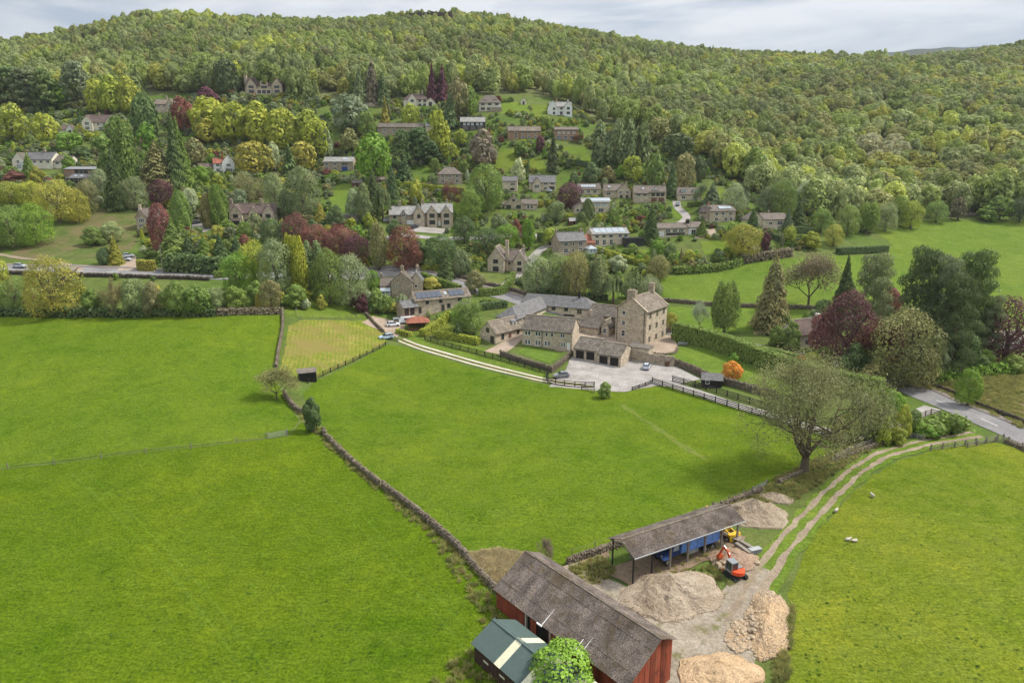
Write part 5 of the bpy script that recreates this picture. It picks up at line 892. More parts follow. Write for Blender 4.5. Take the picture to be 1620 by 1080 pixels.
    house('stone house with a broad right-hand gable beside the purple beech', 976, 314, 2, [(-6, .5, 8, 7, 3.8, 2.8, X, 'stone', 'tileb'), (0, 0, 6.6, 8, 4, 3, Y, 'stone', 'tileb')], [(0, 'f', (2,), 1.6, 1.8, 1.1, 'w'), (1, 'f', (1.6, 4.9), 2.2, 1.2, 1.2, 'w'), (1, 'f', (2, 4.8), .2, 1.2, 1.3, 'd')], [(5.6, 7, 4, 7.4, .7, .7, 'stoned')], short='the broad-gabled stone house', extras=skylights([(-3.6, 2, 5.4, 1, 1.1, 38, 'pglass')]))
    house('cream two-storey house with pale flat-pitched roof and wide windows', 944, 337, 8, [(-7, 0, 13, 7, 5.0, 1.7, X, 'stonep', 'slatep'), (-10.5, -.4, 5, 6, 2.6, 2, Y, 'stonep', 'tileb')], [(0, 'f', (4.8, 7.5, 10.5), 3.1, 2.2, 1.2, 'p'), (0, 'f', (5, 9), .5, 2.4, 1.5, 'w'), (1, 'f', (1.5, 3.3), .7, 1.1, 1.2, 'w')], [], short='the cream house with wide windows', extras=skylights([(1.5, 1.5, 5.93, 10, 2.8, 26, 'pglass')]))
    house('low house with a row of bright solar panels on its roof', 931, 308, 2, [(-5, 0, 11, 7, 2.8, 2.4, X, 'stonep', 'slated')], [(0, 'f', (2, 5, 8), .8, 1.5, 1.2, 'w')], [], short='the house with solar panels', extras=skylights([(x, 1.6, 4.1, 1.1, 1.9, 34, 'pglass') for x in (-3, -1.8, -.6, .6, 1.8, 3)]))
    house('white-walled house with steep grey slate roof and a small front gable', 858, 302, 0, [(-6.5, 0, 13, 8, 4.2, 3.2, X, 'stonep', 'slate'), (-4.8, -1.8, 4, 5, 3.8, 2.8, Y, 'stonep', 'slate')], [(1, 'f', (2,), 1.4, 2.2, 1.5, 'w'), (0, 'f', (8, 11.3), 2.9, 1.5, 1.0, 'w'), (0, 'f', (8,), .6, 1.4, 1.2, 'w')], [(-6, 4.5, 6, 8, .7, .7, 'stonep')], short='the grey-slated white house', doors=[(0, 'f', 11.2, 2.4, 2.1, 'dframe')], extras=skylights([(2, 2, 5.7, 1.7, 1.5, 38, 'pglass')]))
    house('small square pale house with a dark grey roof above the gabled bungalow', 806, 302, -3, [(-3.6, 0, 7.4, 7, 4.8, 2, X, 'stonep', 'slate')], [(0, 'f', (5.2,), 2.6, 2, 1.2, 'w'), (0, 'f', (5,), .4, 2.0, .9, 'd')], [(-2.2, 4, 5, 7.3, .7, .7, 'pipe')], short='the small square pale house')
    house('stone dormer bungalow with a low gable and a flat-windowed wing', 822, 332, 0, [(-7, 0, 8.5, 8, 2.8, 3.4, Y, 'stone', 'tileb'), (.8, .6, 7.5, 6.5, 2.8, 1.8, X, 'stone', 'tileb'), (-9.2, 1, 3, 5, 2.4, 1.4, X, 'stone', 'tileb')], [(0, 'f', (4.2,), 3.8, .9, 1, 'd'), (0, 'f', (2, 6.5), .6, 2.0, 1.5, 'd'), (1, 'f', (3.2, 4.8), .5, 1.0, 1.5, 'w')], [(4, 5, 3, 6, .6, .6, 'stoned')], short='the gabled stone bungalow')
    house('stone house with a hipped brown roof half hidden by a great tree', 712, 291, 6, [(-6, 0, 12, 8, 4.8, 3.0, X, 'stoned', 'tileb', 1)], [(0, 'f', (2.5, 6, 9.5), 3, 1.3, 1.2, 'w'), (0, 'f', (2.5, 9.5), .6, 1.5, 1.4, 'w')], [(0, 5, 6, 8.6, .8, .8, 'stoned')], short='the hipped-roof house')
    house('plain stone house with grey roof, rooflight and a blue door', 535, 271, -2, [(-7.5, 0, 15.5, 7, 5, 2.3, X, 'stoned', 'slatep')], [(0, 'f', (1.6, 6), 3.1, 1.6, 1, 'w'), (0, 'f', (11,), 3.0, 3, 1.2, 's'), (0, 'f', (1.6, 6), .7, 1.6, 1.2, 'w'), (0, 'r', (3.5,), 2, 1.5, 1.2, 'w')], [], short='the stone house with a blue door', doors=[(0, 'f', 11, 3, 2.4, 'blue')], extras=skylights([(3.6, 1.6, 6.15, 2.4, 1.5, 33, 'pglass')]))
    house('tall white gabled house with a reddish roof and low stone wing', 361, 273, 24, [(-2.5, 0, 6, 8, 5.2, 3.6, Y, 'white', 'tiler'), (-6.5, 2, 4.2, 6, 4.6, 2.4, X, 'white', 'tiler'), (-13.5, 2.2, 7, 5, 2.4, 2, X, 'stone', 'tilem')], [(0, 'f', (3,), 3.0, 1.9, 1.2, 'w'), (0, 'f', (3.1,), .6, 2.9, 1.3, 'w'), (1, 'f', (2,), 3, 1.3, 1.2, 'w'), (1, 'f', (2,), .6, 1.6, 1.3, 'w'), (2, 'f', (2, 4.5), .9, 1, .9, 'w')], [(-1.8, 4.5, 6, 10.2, .8, .8, 'tiler')], short='the white gabled house on the left')
    house('long pale house with slate roofs, a gabled wing and a conservatory', 60, 268, -6, [(-8, 1, 15, 8, 4.8, 3.4, X, 'cream', 'slate'), (7, 2, 8.5, 7, 4, 2.4, X, 'cream', 'slated'), (-13, 0, 6.5, 9, 4.6, 3.2, Y, 'cream', 'slated'), (-8.5, -2, 4.5, 3, 2.3, .9, Y, 'white', 'pglass', 1)], [(0, 'f', (6, 9.5, 13), 3, 1.5, 1.1, 'w'), (1, 'f', (2, 5), 2.4, 1.8, 1, 'w'), (2, 'f', (3.2,), 2.9, 1.4, 1.3, 'w'), (3, 'f', (1, 3.2), .5, 1.4, 1.5, 'p'), (2, 'f', (3.2,), .6, 1.8, 1.4, 'w')], [(1, 5, 7, 9.8, 1, .8, 'stoned')], short='the long pale house at the far left')
    house('flat-roofed modern house stepping down in three glazed tiers', 122, 291, -12, [(-6, 0, 11, 7, 3.0, .5, 'f', 'stoned', 'lead'), (-1, -3.5, 10, 6, 2.8, 1.6, X, 'stoned', 'slate'), (-11, 5, 18, 8, 6.6, 1.0, X, 'brick', 'lead'), (-12, 1.5, 12, 5, 4.2, .2, 'f', 'brick', 'lead')], [(0, 'f', (1.6, 3.8, 6), .6, 1.8, 1.7, 'd'), (1, 'f', (2, 4.2, 6.6), .6, 1.8, 1.7, 'd'), (2, 'f', (7, 9.5, 12, 15), 4.6, 2.0, 1.7, 'd'), (3, 'f', (2, 5, 8), 2.0, 2.2, 1.4, 'd')], [], name='modern_house', short='the tiered modern house', extras=skylights([(1.8, -2, 3.7, 1.2, 1.2, 28, 'pglass'), (5, -2, 3.7, 1.2, 1.2, 28, 'pglass')]))
    house('cream house with reddish-brown roof and twin gables among lime trees', 155, 207, 10, [(-7, 1.5, 16, 7, 5, 4, X, 'cream', 'tilem'), (-8, 0, 5.5, 6, 5.2, 3, Y, 'cream', 'tilem'), (4.6, 0, 5, 6, 5.2, 2.9, Y, 'cream', 'tilem')], [(1, 'f', (2.7,), 3.1, 2, 1.6, 'w'), (1, 'f', (2.7,), .6, 2.2, 1.6, 'w'), (2, 'f', (2.4,), 3.1, 1.5, 1.4, 'w'), (0, 'f', (7, 10), 3, 1.2, 1.2, 'w'), (0, 'f', (8,), .5, 1.6, 1.6, 'w')], [(0, 5, 7, 10.2, .9, .9, 'stoned')], short='the twin-gabled cream house')
    house('small white-gabled garage with a dark roof', 103, 213, 12, [(-3.5, 0, 4.5, 6, 2.8, 2.2, X, 'white', 'tilem'), (1, -1, 4, 6, 2.8, 2.6, Y, 'white', 'tilem')], [(1, 'f', (2,), 1, 1.2, 1.2, 'd')], short='the small white-gabled garage', name='garage', cat='garage')
    house('pinkish stone house with pale roof and chimneys among dark conifers', 263, 178, 4, [(-6.5, 0, 13, 8, 5, 3.0, X, 'stone', 'lichen'), (1, -1.5, 4.5, 6, 5, 2.8, Y, 'stone', 'lichen')], [(0, 'f', (2.5, 5.5), 3, 1.3, 1.2, 'w'), (1, 'f', (2.2,), 3, 1.5, 1.3, 'w')], [(-.5, 4, 7, 10, .9, .9, 'stoned'), (5.5, 4, 7, 10.2, .9, .9, 'brick')], short='the pinkish stone house')
    house('large stone mansion with tall end chimneys high on the wooded hill', 417, 149, 0, [(-12, 2, 24, 9, 5.4, 5.2, X, 'stone', 'tilem'), (-10.5, 0, 6, 8, 5.6, 3.8, Y, 'stone', 'tilem'), (5.5, 0, 6.5, 8, 5.6, 3.8, Y, 'stone', 'tilem'), (-2.4, 1.8, 5, 5, 7.6, 2.0, Y, 'stone', 'tilem'), (-4.5, -.5, 10, 2.5, 2.8, .3, 'f', 'stonep', 'stonep')], [(1, 'f', (3,), 3.6, 3.0, 1.4, 'd'), (1, 'f', (3,), .8, 3.0, 1.6, 'd'), (2, 'f', (3.2,), 3.6, 3.0, 1.4, 'd'), (2, 'f', (3.2,), .8, 3.0, 1.6, 'd'), (3, 'f', (2.5,), 6.2, 2.8, 1.2, 'd'), (3, 'f', (2.5,), 3.4, 3.6, 1.3, 'd'), (4, 'f', (2, 5, 8), .4, 2.2, 1.8, 'd')], [(-12.6, 6, 0, 12, 1.5, 1.5, 'stone'), (12.6, 6, 0, 12.6, 1.5, 1.5, 'stone'), (4.5, 6, 8, 12, 1.4, 1, 'stone')], name='mansion', short='the stone mansion on the hill')
    house('cream house with dark roof, front gable and tall chimney under the wood', 655, 169, 0, [(-6.5, 1, 15, 7, 4.6, 3.2, X, 'cream', 'tilem', 1), (-3.5, 0, 5, 6, 4.6, 2.9, Y, 'cream', 'tilem')], [(1, 'f', (2.5,), 2.9, 1.8, 1.2, 'd'), (0, 'f', (10, 13), 2.9, 1.4, 1.1, 'd'), (0, 'f', (10, 13), .5, 1.6, 1.3, 'd')], [(4.8, 5, 5, 10.2, .8, .8, 'stone')], short='the cream house under the wood')
    house('cream garden lodge with an arched dark doorway', 681, 168, 0, [(-2.8, 0, 5.6, 5, 2.6, 2.4, Y, 'cream', 'tilem')], [], name='garage', cat='lodge', doors=[(0, 'f', 2.8, 1.8, 2.3, 'dframe')], short='the cream garden lodge')
    house('cream house with pyramid roof and two white roof dormers', 775, 176, 0, [(-6.5, 0, 13, 8, 5, 4.2, X, 'cream', 'tileb', 1), (-4.2, 1.3, 2, 2, 6.2, .2, 'f', 'white', 'lead'), (2, 1.3, 2, 2, 6.2, .2, 'f', 'white', 'lead'), (0, -1.5, 7, 2, 1.6, .2, 'f', 'stoned', 'lead')], [(0, 'f', (2.4, 6.5, 10.6), 3.4, 1.9, 1.0, 'd'), (0, 'f', (2.4, 6, 9.5), .7, 2.2, 1.3, 'd')], [], short='the pyramid-roofed cream house')
    house('bright white house with gables and an orange chimney beside the wood', 884, 183, 0, [(-5.5, 1, 13, 7, 5.2, 2.8, X, 'white', 'slatep'), (-6.4, 0, 5.5, 7, 5, 3.6, Y, 'white', 'slatep'), (3.2, 0, 4.6, 6, 5.6, 2, Y, 'white', 'slatep')], [(0, 'f', (7,), 3.4, 1.1, 1.1, 'd'), (2, 'f', (2.3,), 3.4, 1.6, 1.2, 'd'), (2, 'f', (2.3,), .8, 1.8, 1.3, 'd'), (1, 'f', (3.6,), 3.2, 1.1, 1.1, 'd'), (1, 'f', (3.6,), .7, 1.1, 1.3, 'd'), (0, 'f', (7,), .6, 1.4, 1.6, 'd')], [(-1, 5, 7, 9.8, 1, .9, 'brick'), (5.6, 5, 6, 9, .9, .9, 'white')], short='the bright white house')
    house('house with grey slate roof and a dark timber verandah of white windows', 748, 206, 2, [(-7, 0, 14, 7, 4.6, 2.6, X, 'dframe', 'slatep')], [(0, 'f', (2.4, 4.6, 6.8, 9.6, 11.8), 2.7, 1.2, 1.2, 'p'), (0, 'f', (3, 7, 11), .5, 1.8, 1.5, 's')], [(5, 4, 5, 7.8, .6, .6, 'stone')], short='the verandah house')
    house('two-part brown-roofed brick house between the lawns', 828, 220, 2, [(-8.5, 0, 6, 7, 4.4, 2.3, X, 'brick', 'tileb'), (-2.5, .6, 12, 7, 4.4, 2.4, X, 'brick', 'lichen')], [(0, 'f', (4.6,), .6, 1.1, 2.8, 'w'), (1, 'f', (2.2, 5.5, 9), 2.8, 1.4, 1.1, 'w'), (1, 'f', (2.2, 5.5, 9), .5, 1.5, 1.2, 'w')], [], short='the two-part brick house')
    house('orange brick house with white window bands and a balcony', 896, 222, 2, [(-6.5, 0, 13, 7, 5.6, 1.5, X, 'brick', 'tileb')], [(0, 'f', (2.5, 5, 7.5, 10.5), 3.5, 1.3, 1.0, 'p'), (0, 'f', (2.4, 6, 9.3), .5, 2.2, 1.9, 'w')], [], short='the orange brick house', extras=lambda r: (lambda m: (m.box(3, -2.6, 1.2, 9, -.01, 1.4), [m.box(x, -2.6, -2, x + .15, -2.45, 1.2) for x in (3.1, 6, 8.7)], m.box(3, -2.62, 1.4, 9, -2.55, 2.3), m.obj('balcony', 'tb', r)))(MB()))
    house('pale garden summerhouse with a pointed roof at the top of a path', 828, 166, 0, [(-1.6, 0, 3.4, 3, 2.6, 1.6, Y, 'cream', 'tileb')], [], name='summerhouse', cat='summerhouse', short='the pale summerhouse', doors=[(0, 'f', 1.7, 1, 2, 'dframe')])
    house('low stone outbuilding with a flat roof at the foot of the conifers', 592, 169, 0, [(-5.5, 0, 11, 4, 2.2, .2, 'f', 'stone', 'lead')], [], name='outbuilding', cat='outbuilding', short='the low flat outbuilding')
    house('long grey-roofed house largely hidden behind dark pines', 640, 212, 2, [(-15, 0, 26, 7, 3.8, 2.2, X, 'stoned', 'slated'), (12, 0, 4, 6, 4.4, 2, X, 'stonep', 'slatep')], [(0, 'f', (4, 9, 14), 1.2, 1.5, 1.2, 'w')], [], short='the long house behind the pines')
    house('narrow stone house with pale grey gable beside the copper tree', 238, 364, 16, [(-4, 0, 9, 7, 5.4, 3, X, 'stoned', 'tileb'), (-4.6, -.5, 3.8, 5, 5.4, 2.6, Y, 'stoned', 'tileb')], [(1, 'f', (1.9,), 3.2, 1.9, 1.3, 'w'), (1, 'f', (1.9,), .8, 2.0, 1.5, 'w'), (0, 'f', (6,), 3.2, 1.3, 1.2, 'w')], [(-3.4, 3, 6, 9.9, .9, .9, 'stonep')], short='the narrow stone house')
    house('stone garage with a brown hipped roof beside the parked dark car', 328, 352, 22, [(-3.5, 0, 8, 6, 2.6, 2.3, X, 'stone', 'tileb', 1)], [], name='garage', cat='garage', doors=[(0, 'f', 2, 2.4, 2.1, 'dframe')], short='the brown-roofed garage')
    house('stone lodge with a mauve slate roof almost hidden behind the copper tree', 1284, 548, 22, [(-5, 0, 11, 7, 4, 3.4, X, 'cream', 'tilem')], [(0, 'f', (3, 7), .8, 1.4, 1.3, 'w'), (0, 'f', (8,), 2.6, 1.2, 1, 'w')], [(4.6, 3.5, 5, 8.6, .9, .9, 'white')], short='the lodge hidden by the copper tree')
    house('white bungalow glimpsed behind the right-hand copper tree', 1590, 553, 14, [(-11, 0, 22, 6, 2.8, 1.6, X, 'white', 'slated')], [(0, 'f', (3, 7, 12, 17), .9, 1.6, 1.1, 'd')], [], short='the white bungalow')
    for px, py, w, ro, lb in ((565, 296, 5, 'tileb', 'brown-roofed garden shed below the stone house with a blue door'), (601, 291, 5, 'lichen', 'garden shed with a pale roof under the dark conifers'), (553, 350, 9, 'lead', 'long flat-roofed carport behind the copper beeches'), (1195, 403, 3.4, 'tileb', 'little brown-roofed garden hut behind the bare hedge'), (908, 357, 4, 'slatep', 'small pale-roofed garage beside the gabled bungalow')):
        fl = ro == 'lead'; house(lb, px, py, 5, [(-w / 2, 0, w, 4, 2.1 + .2 * fl, .2 if fl else 1.2, 'f' if fl else X, 'tg' if fl else 'tb', ro)], [], name='garden_shed', cat='shed', doors=[(0, 'f', w / 2, .9, 1.8, 'tl')])
village()
# ------------------------------------------------------------------ the farmhouse group
def V3(x, y, z=None): return Vector((x, y, float(hz(x, y)) if z is None else z))
def estate():
    X = 'x'; Y = 'y'
    # tall manor: stone gable toward the pasture, three storeys of windows on the sunny side
    def quoins(r):
        for x in (0, 10): 
            m = MB(); [m.box(x - .04 - (.25 if x and k % 2 else 0), -.03, k * .45, x + .04 + (.25 if not x and k % 2 else 0), .3, k * .45 + .4) for k in range(23)]; m.obj('quoins', 'stonep', r)
        for z in (4.0, 7.1): m = MB(); m.box(.05, -.07, z, 9.95, 0, z + .16); m.obj('string_course', 'stoned', r)
        m = MB(); [m.bar((a, -.18, 10.0 + .03), (5, -.18, 13.75), .4, .18) for a in (-.3, 10.3)]; [m.bar((a, 13.2, 10.03), (5, 13.2, 13.75), .4, .18) for a in (-.3, 10.3)]; m.obj('coping', 'stone', r)
        m = MB(); m.tube((9.3, -.1, 0), (9.3, -.1, 10), .07, .07, 6); m.tube((.5, -.1, 0), (.5, -.1, 10), .07, .07, 6); m.obj('drainpipe', 'pipe', r)
    house('tall four-storey stone manor with a broad gable and two big chimneys', 1010, 548, -38, [(0, 0, 10, 13, 10, 3.7, Y, 'stone', 'lichen')],
          [(0, 'f', (2.6,), 8.3, 1.0, 1.1, 'w'), (0, 'f', (2.6,), 5.2, 1.0, 1.25, 'w'), (0, 'f', (2.6,), 1.9, 1.1, 1.7, 'w'), (0, 'f', (6.4, 7.6), -.2, .55, .85, 'w')] + [(0, 'r', (2.2, 6.5, 10.8), z, 1.15, 1.45, 's') for z in (.9, 4.4, 7.8)],
          [(4.6, .8, 11.5, 15.6, 2.6, 1.4, 'stoned'), (5, 12.3, 12, 16.2, 1.6, 1.1, 'stoned')], name='manor_house', short='the tall stone manor', pos=V3(30.6, 196.6, .1), extras=quoins)
    house('low link block with lichened roof between the manor and the courtyard range', 960, 522, -30, [(-8.5, 0, 9.6, 7, 5.8, 2.6, X, 'stoned', 'slated'), (-9.5, -6.5, 7, 7, 3.4, 2.8, X, 'stone', 'slated', 3), (-2, -5, 2.4, 5.1, 3.6, 1.8, Y, 'stone', 'slated')], [(0, 'f', (3.6,), 3, 1.4, 1.3, 'w'), (2, 'f', (1.2,), 1.6, 1, 1.3, 'w'), (0, 'f', (7.2,), .4, 1, 1.9, 'd')], [(-6.6, -2.6, 4.6, 7.6, .8, .8, 'stoned')], name='link_building', cat='house wing', pos=V3(31, 203, .3))
    # courtyard range: left wing and back wing, hipped where they meet
    house('long slate-roofed courtyard range behind the cottage row', 880, 500, -22, [(-7.5, 0, 23.5, 7.5, 5.6, 2.7, X, 'stonep', 'slate', 2)], [(0, 'f', (10.5, 14.7), 4.2, 1.2, .9, 'd'), (0, 'f', (19.1,), 3.6, 1.4, 1.4, 's'), (0, 'f', (8.5,), .6, 1.4, 1.6, 'd'), (0, 'r', (3,), 2.2, .8, 1.0, 's')], [(10.5, 3.4, 7, 10.2, .5, .5, 'pipe')], pos=V3(10.6, 216.4, 1.4), name='courtyard_range', cat='house', short='the courtyard range', doors=[(0, 'f', 15.5, 1.2, 2.2, 'dframe')],
          extras=lambda r: (lambda m: (m.prism([(-1.4, 2.5), (0, 3.1), (0, 2.4)], 6.5, 10.0, 'x'), m.obj('awning', 'tl', r)))(MB()))
    house('slate-roofed left wing of the courtyard range with a hipped front end', 845, 505, 62, [(-3.5, 0, 23, 7.2, 5.6, 2.68, X, 'stonep', 'slate', 3)], [(0, 'f', (4.5, 8.5, 12.5), 3.6, 1, 1.1, 's')], [], pos=V3(3.2, 200.8, 1.0), name='courtyard_wing', cat='house wing', doors=[(0, 'f', 6, 2.4, 2.5, 'tb')])
    house('low stone cottage with brown stone roof and a little dormer', 775, 540, 47, [(0, 0, 13.5, 6.2, 3.1, 2.9, X, 'stone', 'lichen'), (8.4, 1.0, 1.5, 2.6, 4.9, .2, 'f', 'white', 'lead')], [(0, 'f', (3, 9.5), .9, 1, 1.4, 'd'), (0, 'l', (3.1,), 3.0, 1.1, 1.2, 'd'), (1, 'f', (.75,), 4.0, .9, .7, 'w')], [], name='stone_cottage', cat='cottage', short='the low stone cottage with a dormer', pos=V3(-4.7, 188.6, 1.2), doors=[(0, 'f', 6, 1.1, 2.1, 'tb'), (0, 'l', 4.9, 1.5, 2.1, 'dframe')])
    house('row of stone cottages with white windows and long brown stone roof', 866, 551, -19, [(0, 0, 14.6, 8, 5.2, 3.2, X, 'stone', 'slated')], [(0, 'f', (1.2, 2.1, 4.3, 5.1, 7.2, 8.8, 11.6, 12.1), 3.4, .62, 1.1, 'w'), (0, 'f', (1.2, 2.1, 4.3, 5.1, 7.0, 7.9, 11.8, 12.3), .8, .62, 1.15, 'w')], [], name='cottage_row', cat='cottages', short='the row of stone cottages', pos=V3(2.9, 188.6, .6), doors=[(0, 'f', 13.6, .95, 2.1, 'wframe')],
          extras=lambda r: (lambda m: (m.tube((5.9, -.1, 0), (5.9, -.1, 5.2), .07, .07, 6), m.obj('drainpipe', 'pipe', r)))(MB()))
    def gar(lb, x, y, z, n):
        house(lb, 0, 0, -29, [(0, 0, 6.7, 9.6, 2.8, 2.1, X, 'stone', 'slated')], [], [], name='garage_block', cat='garage', pos=V3(x, y, z), doors=[(0, 'f', 1.9, 2.3, 2.2, 'tl'), (0, 'f', 4.9, 2.3, 2.2, 'tl')])
        HPX.pop()
    gar('left pair of black-doored stone garages in the courtyard', 16.6, 177.8, .2, 2); gar('right pair of black-doored stone garages with a sunlit end wall', 22.5, 174.4, -.4, 2)
    house('plain lean-to outbuilding behind the right-hand garages', 0, 0, -29, [(0, 0, 6, 4, 3.0, .3, 'f', 'stone', 'slated')], [], name='outbuilding', cat='outbuilding', pos=V3(31.2, 178.5, -.2)); HPX.pop()
    # boarded fence-like wall beside the garages
    t = thing('boundary_wall', 'tall stained stone wall between the garages and the silver saloon car', 'stone wall', V3(32.4, 177.2, 0), R(-24)); 
    for k in range(9): m = MB(); m.box(k * 1.25, 0, -1.8, k * 1.25 + 1.2, .4, 2.0 - .02 * k + random.uniform(-.05, .05)); m.obj('panel', 'stoned', t)
    # barn conversion, gable house, summerhouse
    house('long converted stone barn with a run of dark solar panels', 700, 492, 27, [(-9, 0, 19, 6.2, 4.2, 2.1, X, 'stone', 'lichen'), (-13.5, -1.5, 5, 6.5, 2.6, 1.5, X, 'stoned', 'slate')], [(0, 'f', (4, 8.5), 2.8, .9, .8, 'd'), (0, 'f', (11.2,), .9, 1, 1.3, 'd'), (0, 'f', (15,), 2.8, 1.2, 1.0, 'd'), (1, 'f', (1.2, 3), .2, 1.2, 2, 'd')], [], name='converted_barn', cat='barn', short='the converted barn with solar panels', doors=[(0, 'f', 1.4, 1.2, 2.1, 'dframe'), (0, 'f', 9.2, 1.1, 2.1, 'dframe')], extras=skylights([(x, 1.5, 5.36, 1.6, 2.6, 34, 'solar') for x in (-7.4, -5.7, -4, -2.3, -.6, 3.6, 5.3, 7)] + [(1.6, 1.5, 5.4, 1.0, 1.2, 34, 'pglass')]))
    house('two-storey stone gable house with white conservatory beside the road', 634, 471, 4, [(-3, 0, 7, 7.5, 5.4, 3.0, Y, 'stoned', 'slated'), (-6.8, 1.8, 4.2, 6, 4.0, 2.0, X, 'stoned', 'tileb'), (3, 2.5, 4.2, 7, 5.0, 3, Y, 'stone', 'slate'), (-6.6, -.4, 3.2, 2.3, 2.6, .7, X, 'white', 'pglass')], [(0, 'f', (1.8,), 3.6, .6, .6, 'w'), (1, 'f', (2.2,), 2.9, 1.4, 1.0, 'w'), (3, 'f', (.8, 2.4), .3, 1.2, 1.9, 'p'), (2, 'f', (2,), 3, .8, .9, 'w')], [(.6, 2.6, 7, 10.2, 1, .8, 'stoned'), (5.2, 8.5, 7, 9.6, 1, .8, 'stoned'), (-6.6, 5, 5, 7.4, .7, .7, 'stoned')], short='the stone gable house with a white conservatory')
    t = thing('summerhouse', 'square timber summerhouse with a bright red roof beside the lane', 'summerhouse', at(662, 523), R(12)); LAND.append((662, 515, 'the red-roofed summerhouse'))
    for x in (-3, -1, 1, 2.9):
        for y in (0, 4): m = MB(); m.box(x, y, -.5, x + .16, y + .16, 2.5); m.obj('post', 'tb', t)
    for x0, x1, y in ((-3, 3, 4.02), ): m = MB(); m.box(x0, y, 0, x1, y + .1, 2.4); m.obj('back_wall', 'tb', t)
    for x in (-2.84, -.84, 1.16): m = MB(); m.box(x, .04, 0, x + 1.8, .12, .8); m.obj('rail', 'tb', t)
    m = MB(); i = 0; m.v += [(-3.6, -.5, 2.5), (3.6, -.5, 2.5), (3.6, 4.7, 2.5), (-3.6, 4.7, 2.5), (-1.6, 2.1, 4.0), (1.6, 2.1, 4.0)]; m.f += [(0, 1, 5, 4), (1, 2, 5), (2, 3, 4, 5), (3, 0, 4), (3, 2, 1, 0)]; m.mi += [0] * 5; m.obj('roof', 'tiler', t)
    # sheds
    def shed(lb, px, py, yaw, L, W_, h, rise, wall, rf, name, ridge=X, short=None, boards=True):
        p = at(px, py); t = thing(name, lb, 'shed', p, R(yaw)); 
        if short: LAND.append((px, py - 6, short))
        n = int(L / .45); CLEAR.append([(p.x + a, p.y + b) for a, b in ((-L, -L), (L, -L), (L, L), (-L, L))])
        m = MB()
        if ridge == X: m.prism([(0.05, -.6), (W_ - .05, -.6), (W_ - .05, h), (W_ / 2, h + rise), (.05, h)], -L / 2 + .05, L / 2 - .05, 'x')
        else: m.prism([(0.05, -.6), (W_ - .05, -.6), (W_ - .05, h + rise), (.05, h)], -L / 2 + .05, L / 2 - .05, 'x')
        m.obj('wall', wall, t)
        pm = MB(); pm.box(0, -.02, 0, .42, .03, h - .04); me = pm.mesh('plank', wall)
        for k in range(n): ob('plank', me, t, (-L / 2 + k * L / n, 0, 0))
        n2 = int(W_ / .45)
        for k in range(n2):
            for s_ in (-1, 1): o = ob('plank', me, t, (s_ * L / 2 + (0 if s_ > 0 else 0), (k + (0 if s_ > 0 else 1)) * W_ / n2, 0), s_ * math.pi / 2)
        if ridge == X: m = MB(); m.prism([(-.3, h - .1), (W_ / 2, h + rise + .06), (W_ + .3, h - .1), (W_ + .3, h - .2), (W_ / 2, h + rise - .06), (-.3, h - .2)], -L / 2 - .25, L / 2 + .25, 'x'); m.obj('roof', rf, t)
        else: m = MB(); m.prism([(-.3, h + .02), (W_ + .2, h + rise + .08), (W_ + .2, h + rise - .02), (-.3, h - .08)], -L / 2 - .2, L / 2 + .2, 'x'); m.obj('roof', rf, t)
        return t
    t = shed('black timber garden shed with slate-grey pitched roof beside the driveway', 1126, 613, -12, 4.6, 3.6, 2.0, 1.1, 'tl', 'slate', 'garden_shed', short='the black garden shed'); fm, gm = winmesh(.8, .6, 'wframe', 'glass'); o = ob('window', fm, t, (-1.1, -.04, 1)); ob('pane', gm, o)
    shed('dark weathered field shelter with rusty sloping roof at the paddock corner', 487, 604, 20, 4.0, 2.6, 2.3, .25, 'tl', 'tileb', 'field_shelter', Y, short='the dark field shelter')
    # tables and small things round the houses
    t = thing('garden_table', 'pale garden table and benches on the terrace by the tall hedge', 'garden table', at(1080, 546), R(-20))
    for x0, y0, z0, x1, y1, z1, nm in ((-1.3, -.5, .72, 1.3, .5, .8, 'tabletop'), (-1.3, -1.1, .42, 1.3, -.75, .48, 'bench_seat'), (-1.3, .75, .42, 1.3, 1.1, .48, 'bench_seat')): m = MB(); m.box(x0, y0, z0, x1, y1, z1); m.obj(nm, 'lead', t)
    for x in (-1.1, 1.0):
        for y in (-1.0, -.4, .3, .9): m = MB(); m.box(x, y, 0, x + .1, y + .1, .72 if abs(y) < .5 else .42); m.obj('leg', 'lead', t)
    for (px, py, lb, hh) in ((866, 420, 'slim wooden telegraph pole beside the church-like stone house', 8), (258, 432, 'slim timber telegraph pole beside the roadside copper tree', 9), (1091, 370, 'thin wooden pole beside the long bungalow', 8)):
        t = thing('telegraph_pole', lb, 'pole', at(px, py)); m = MB(); m.tube((0, 0, -.5), (0, 0, hh), .14, .09, 8); m.obj('pole', 'tg', t); m = MB(); m.box(-.7, -.06, hh - .6, .7, .06, hh - .48); m.obj('crossarm', 'tg', t)
    for px, py, c, lb in ((622, 507, 'wframe', 'white garden bench on the terrace by the converted barn'), (1052, 580, 'tb', 'small reddish timber gate in the curved garden wall')): 
        t = thing('garden_bench', lb, 'bench', at(px, py), .2)
        if c == 'tb': t.name = 'garden_gate'; t['category'] = 'gate'; m = MB(); [m.box(k * .18, 0, .1, k * .18 + .14, .06, 1.4) for k in range(7)]; m.obj('boards', c, t)
        else: m = MB(); m.box(0, 0, .4, 1.8, .5, .47); m.obj('seat', c, t); m = MB(); m.box(0, .46, .47, 1.8, .52, .95); m.obj('backrest', c, t); [(lambda q: (q.box(x, y, 0, x + .07, y + .07, .4), q.obj('leg', c, t)))(MB()) for x in (.05, 1.65) for y in (.03, .4)]
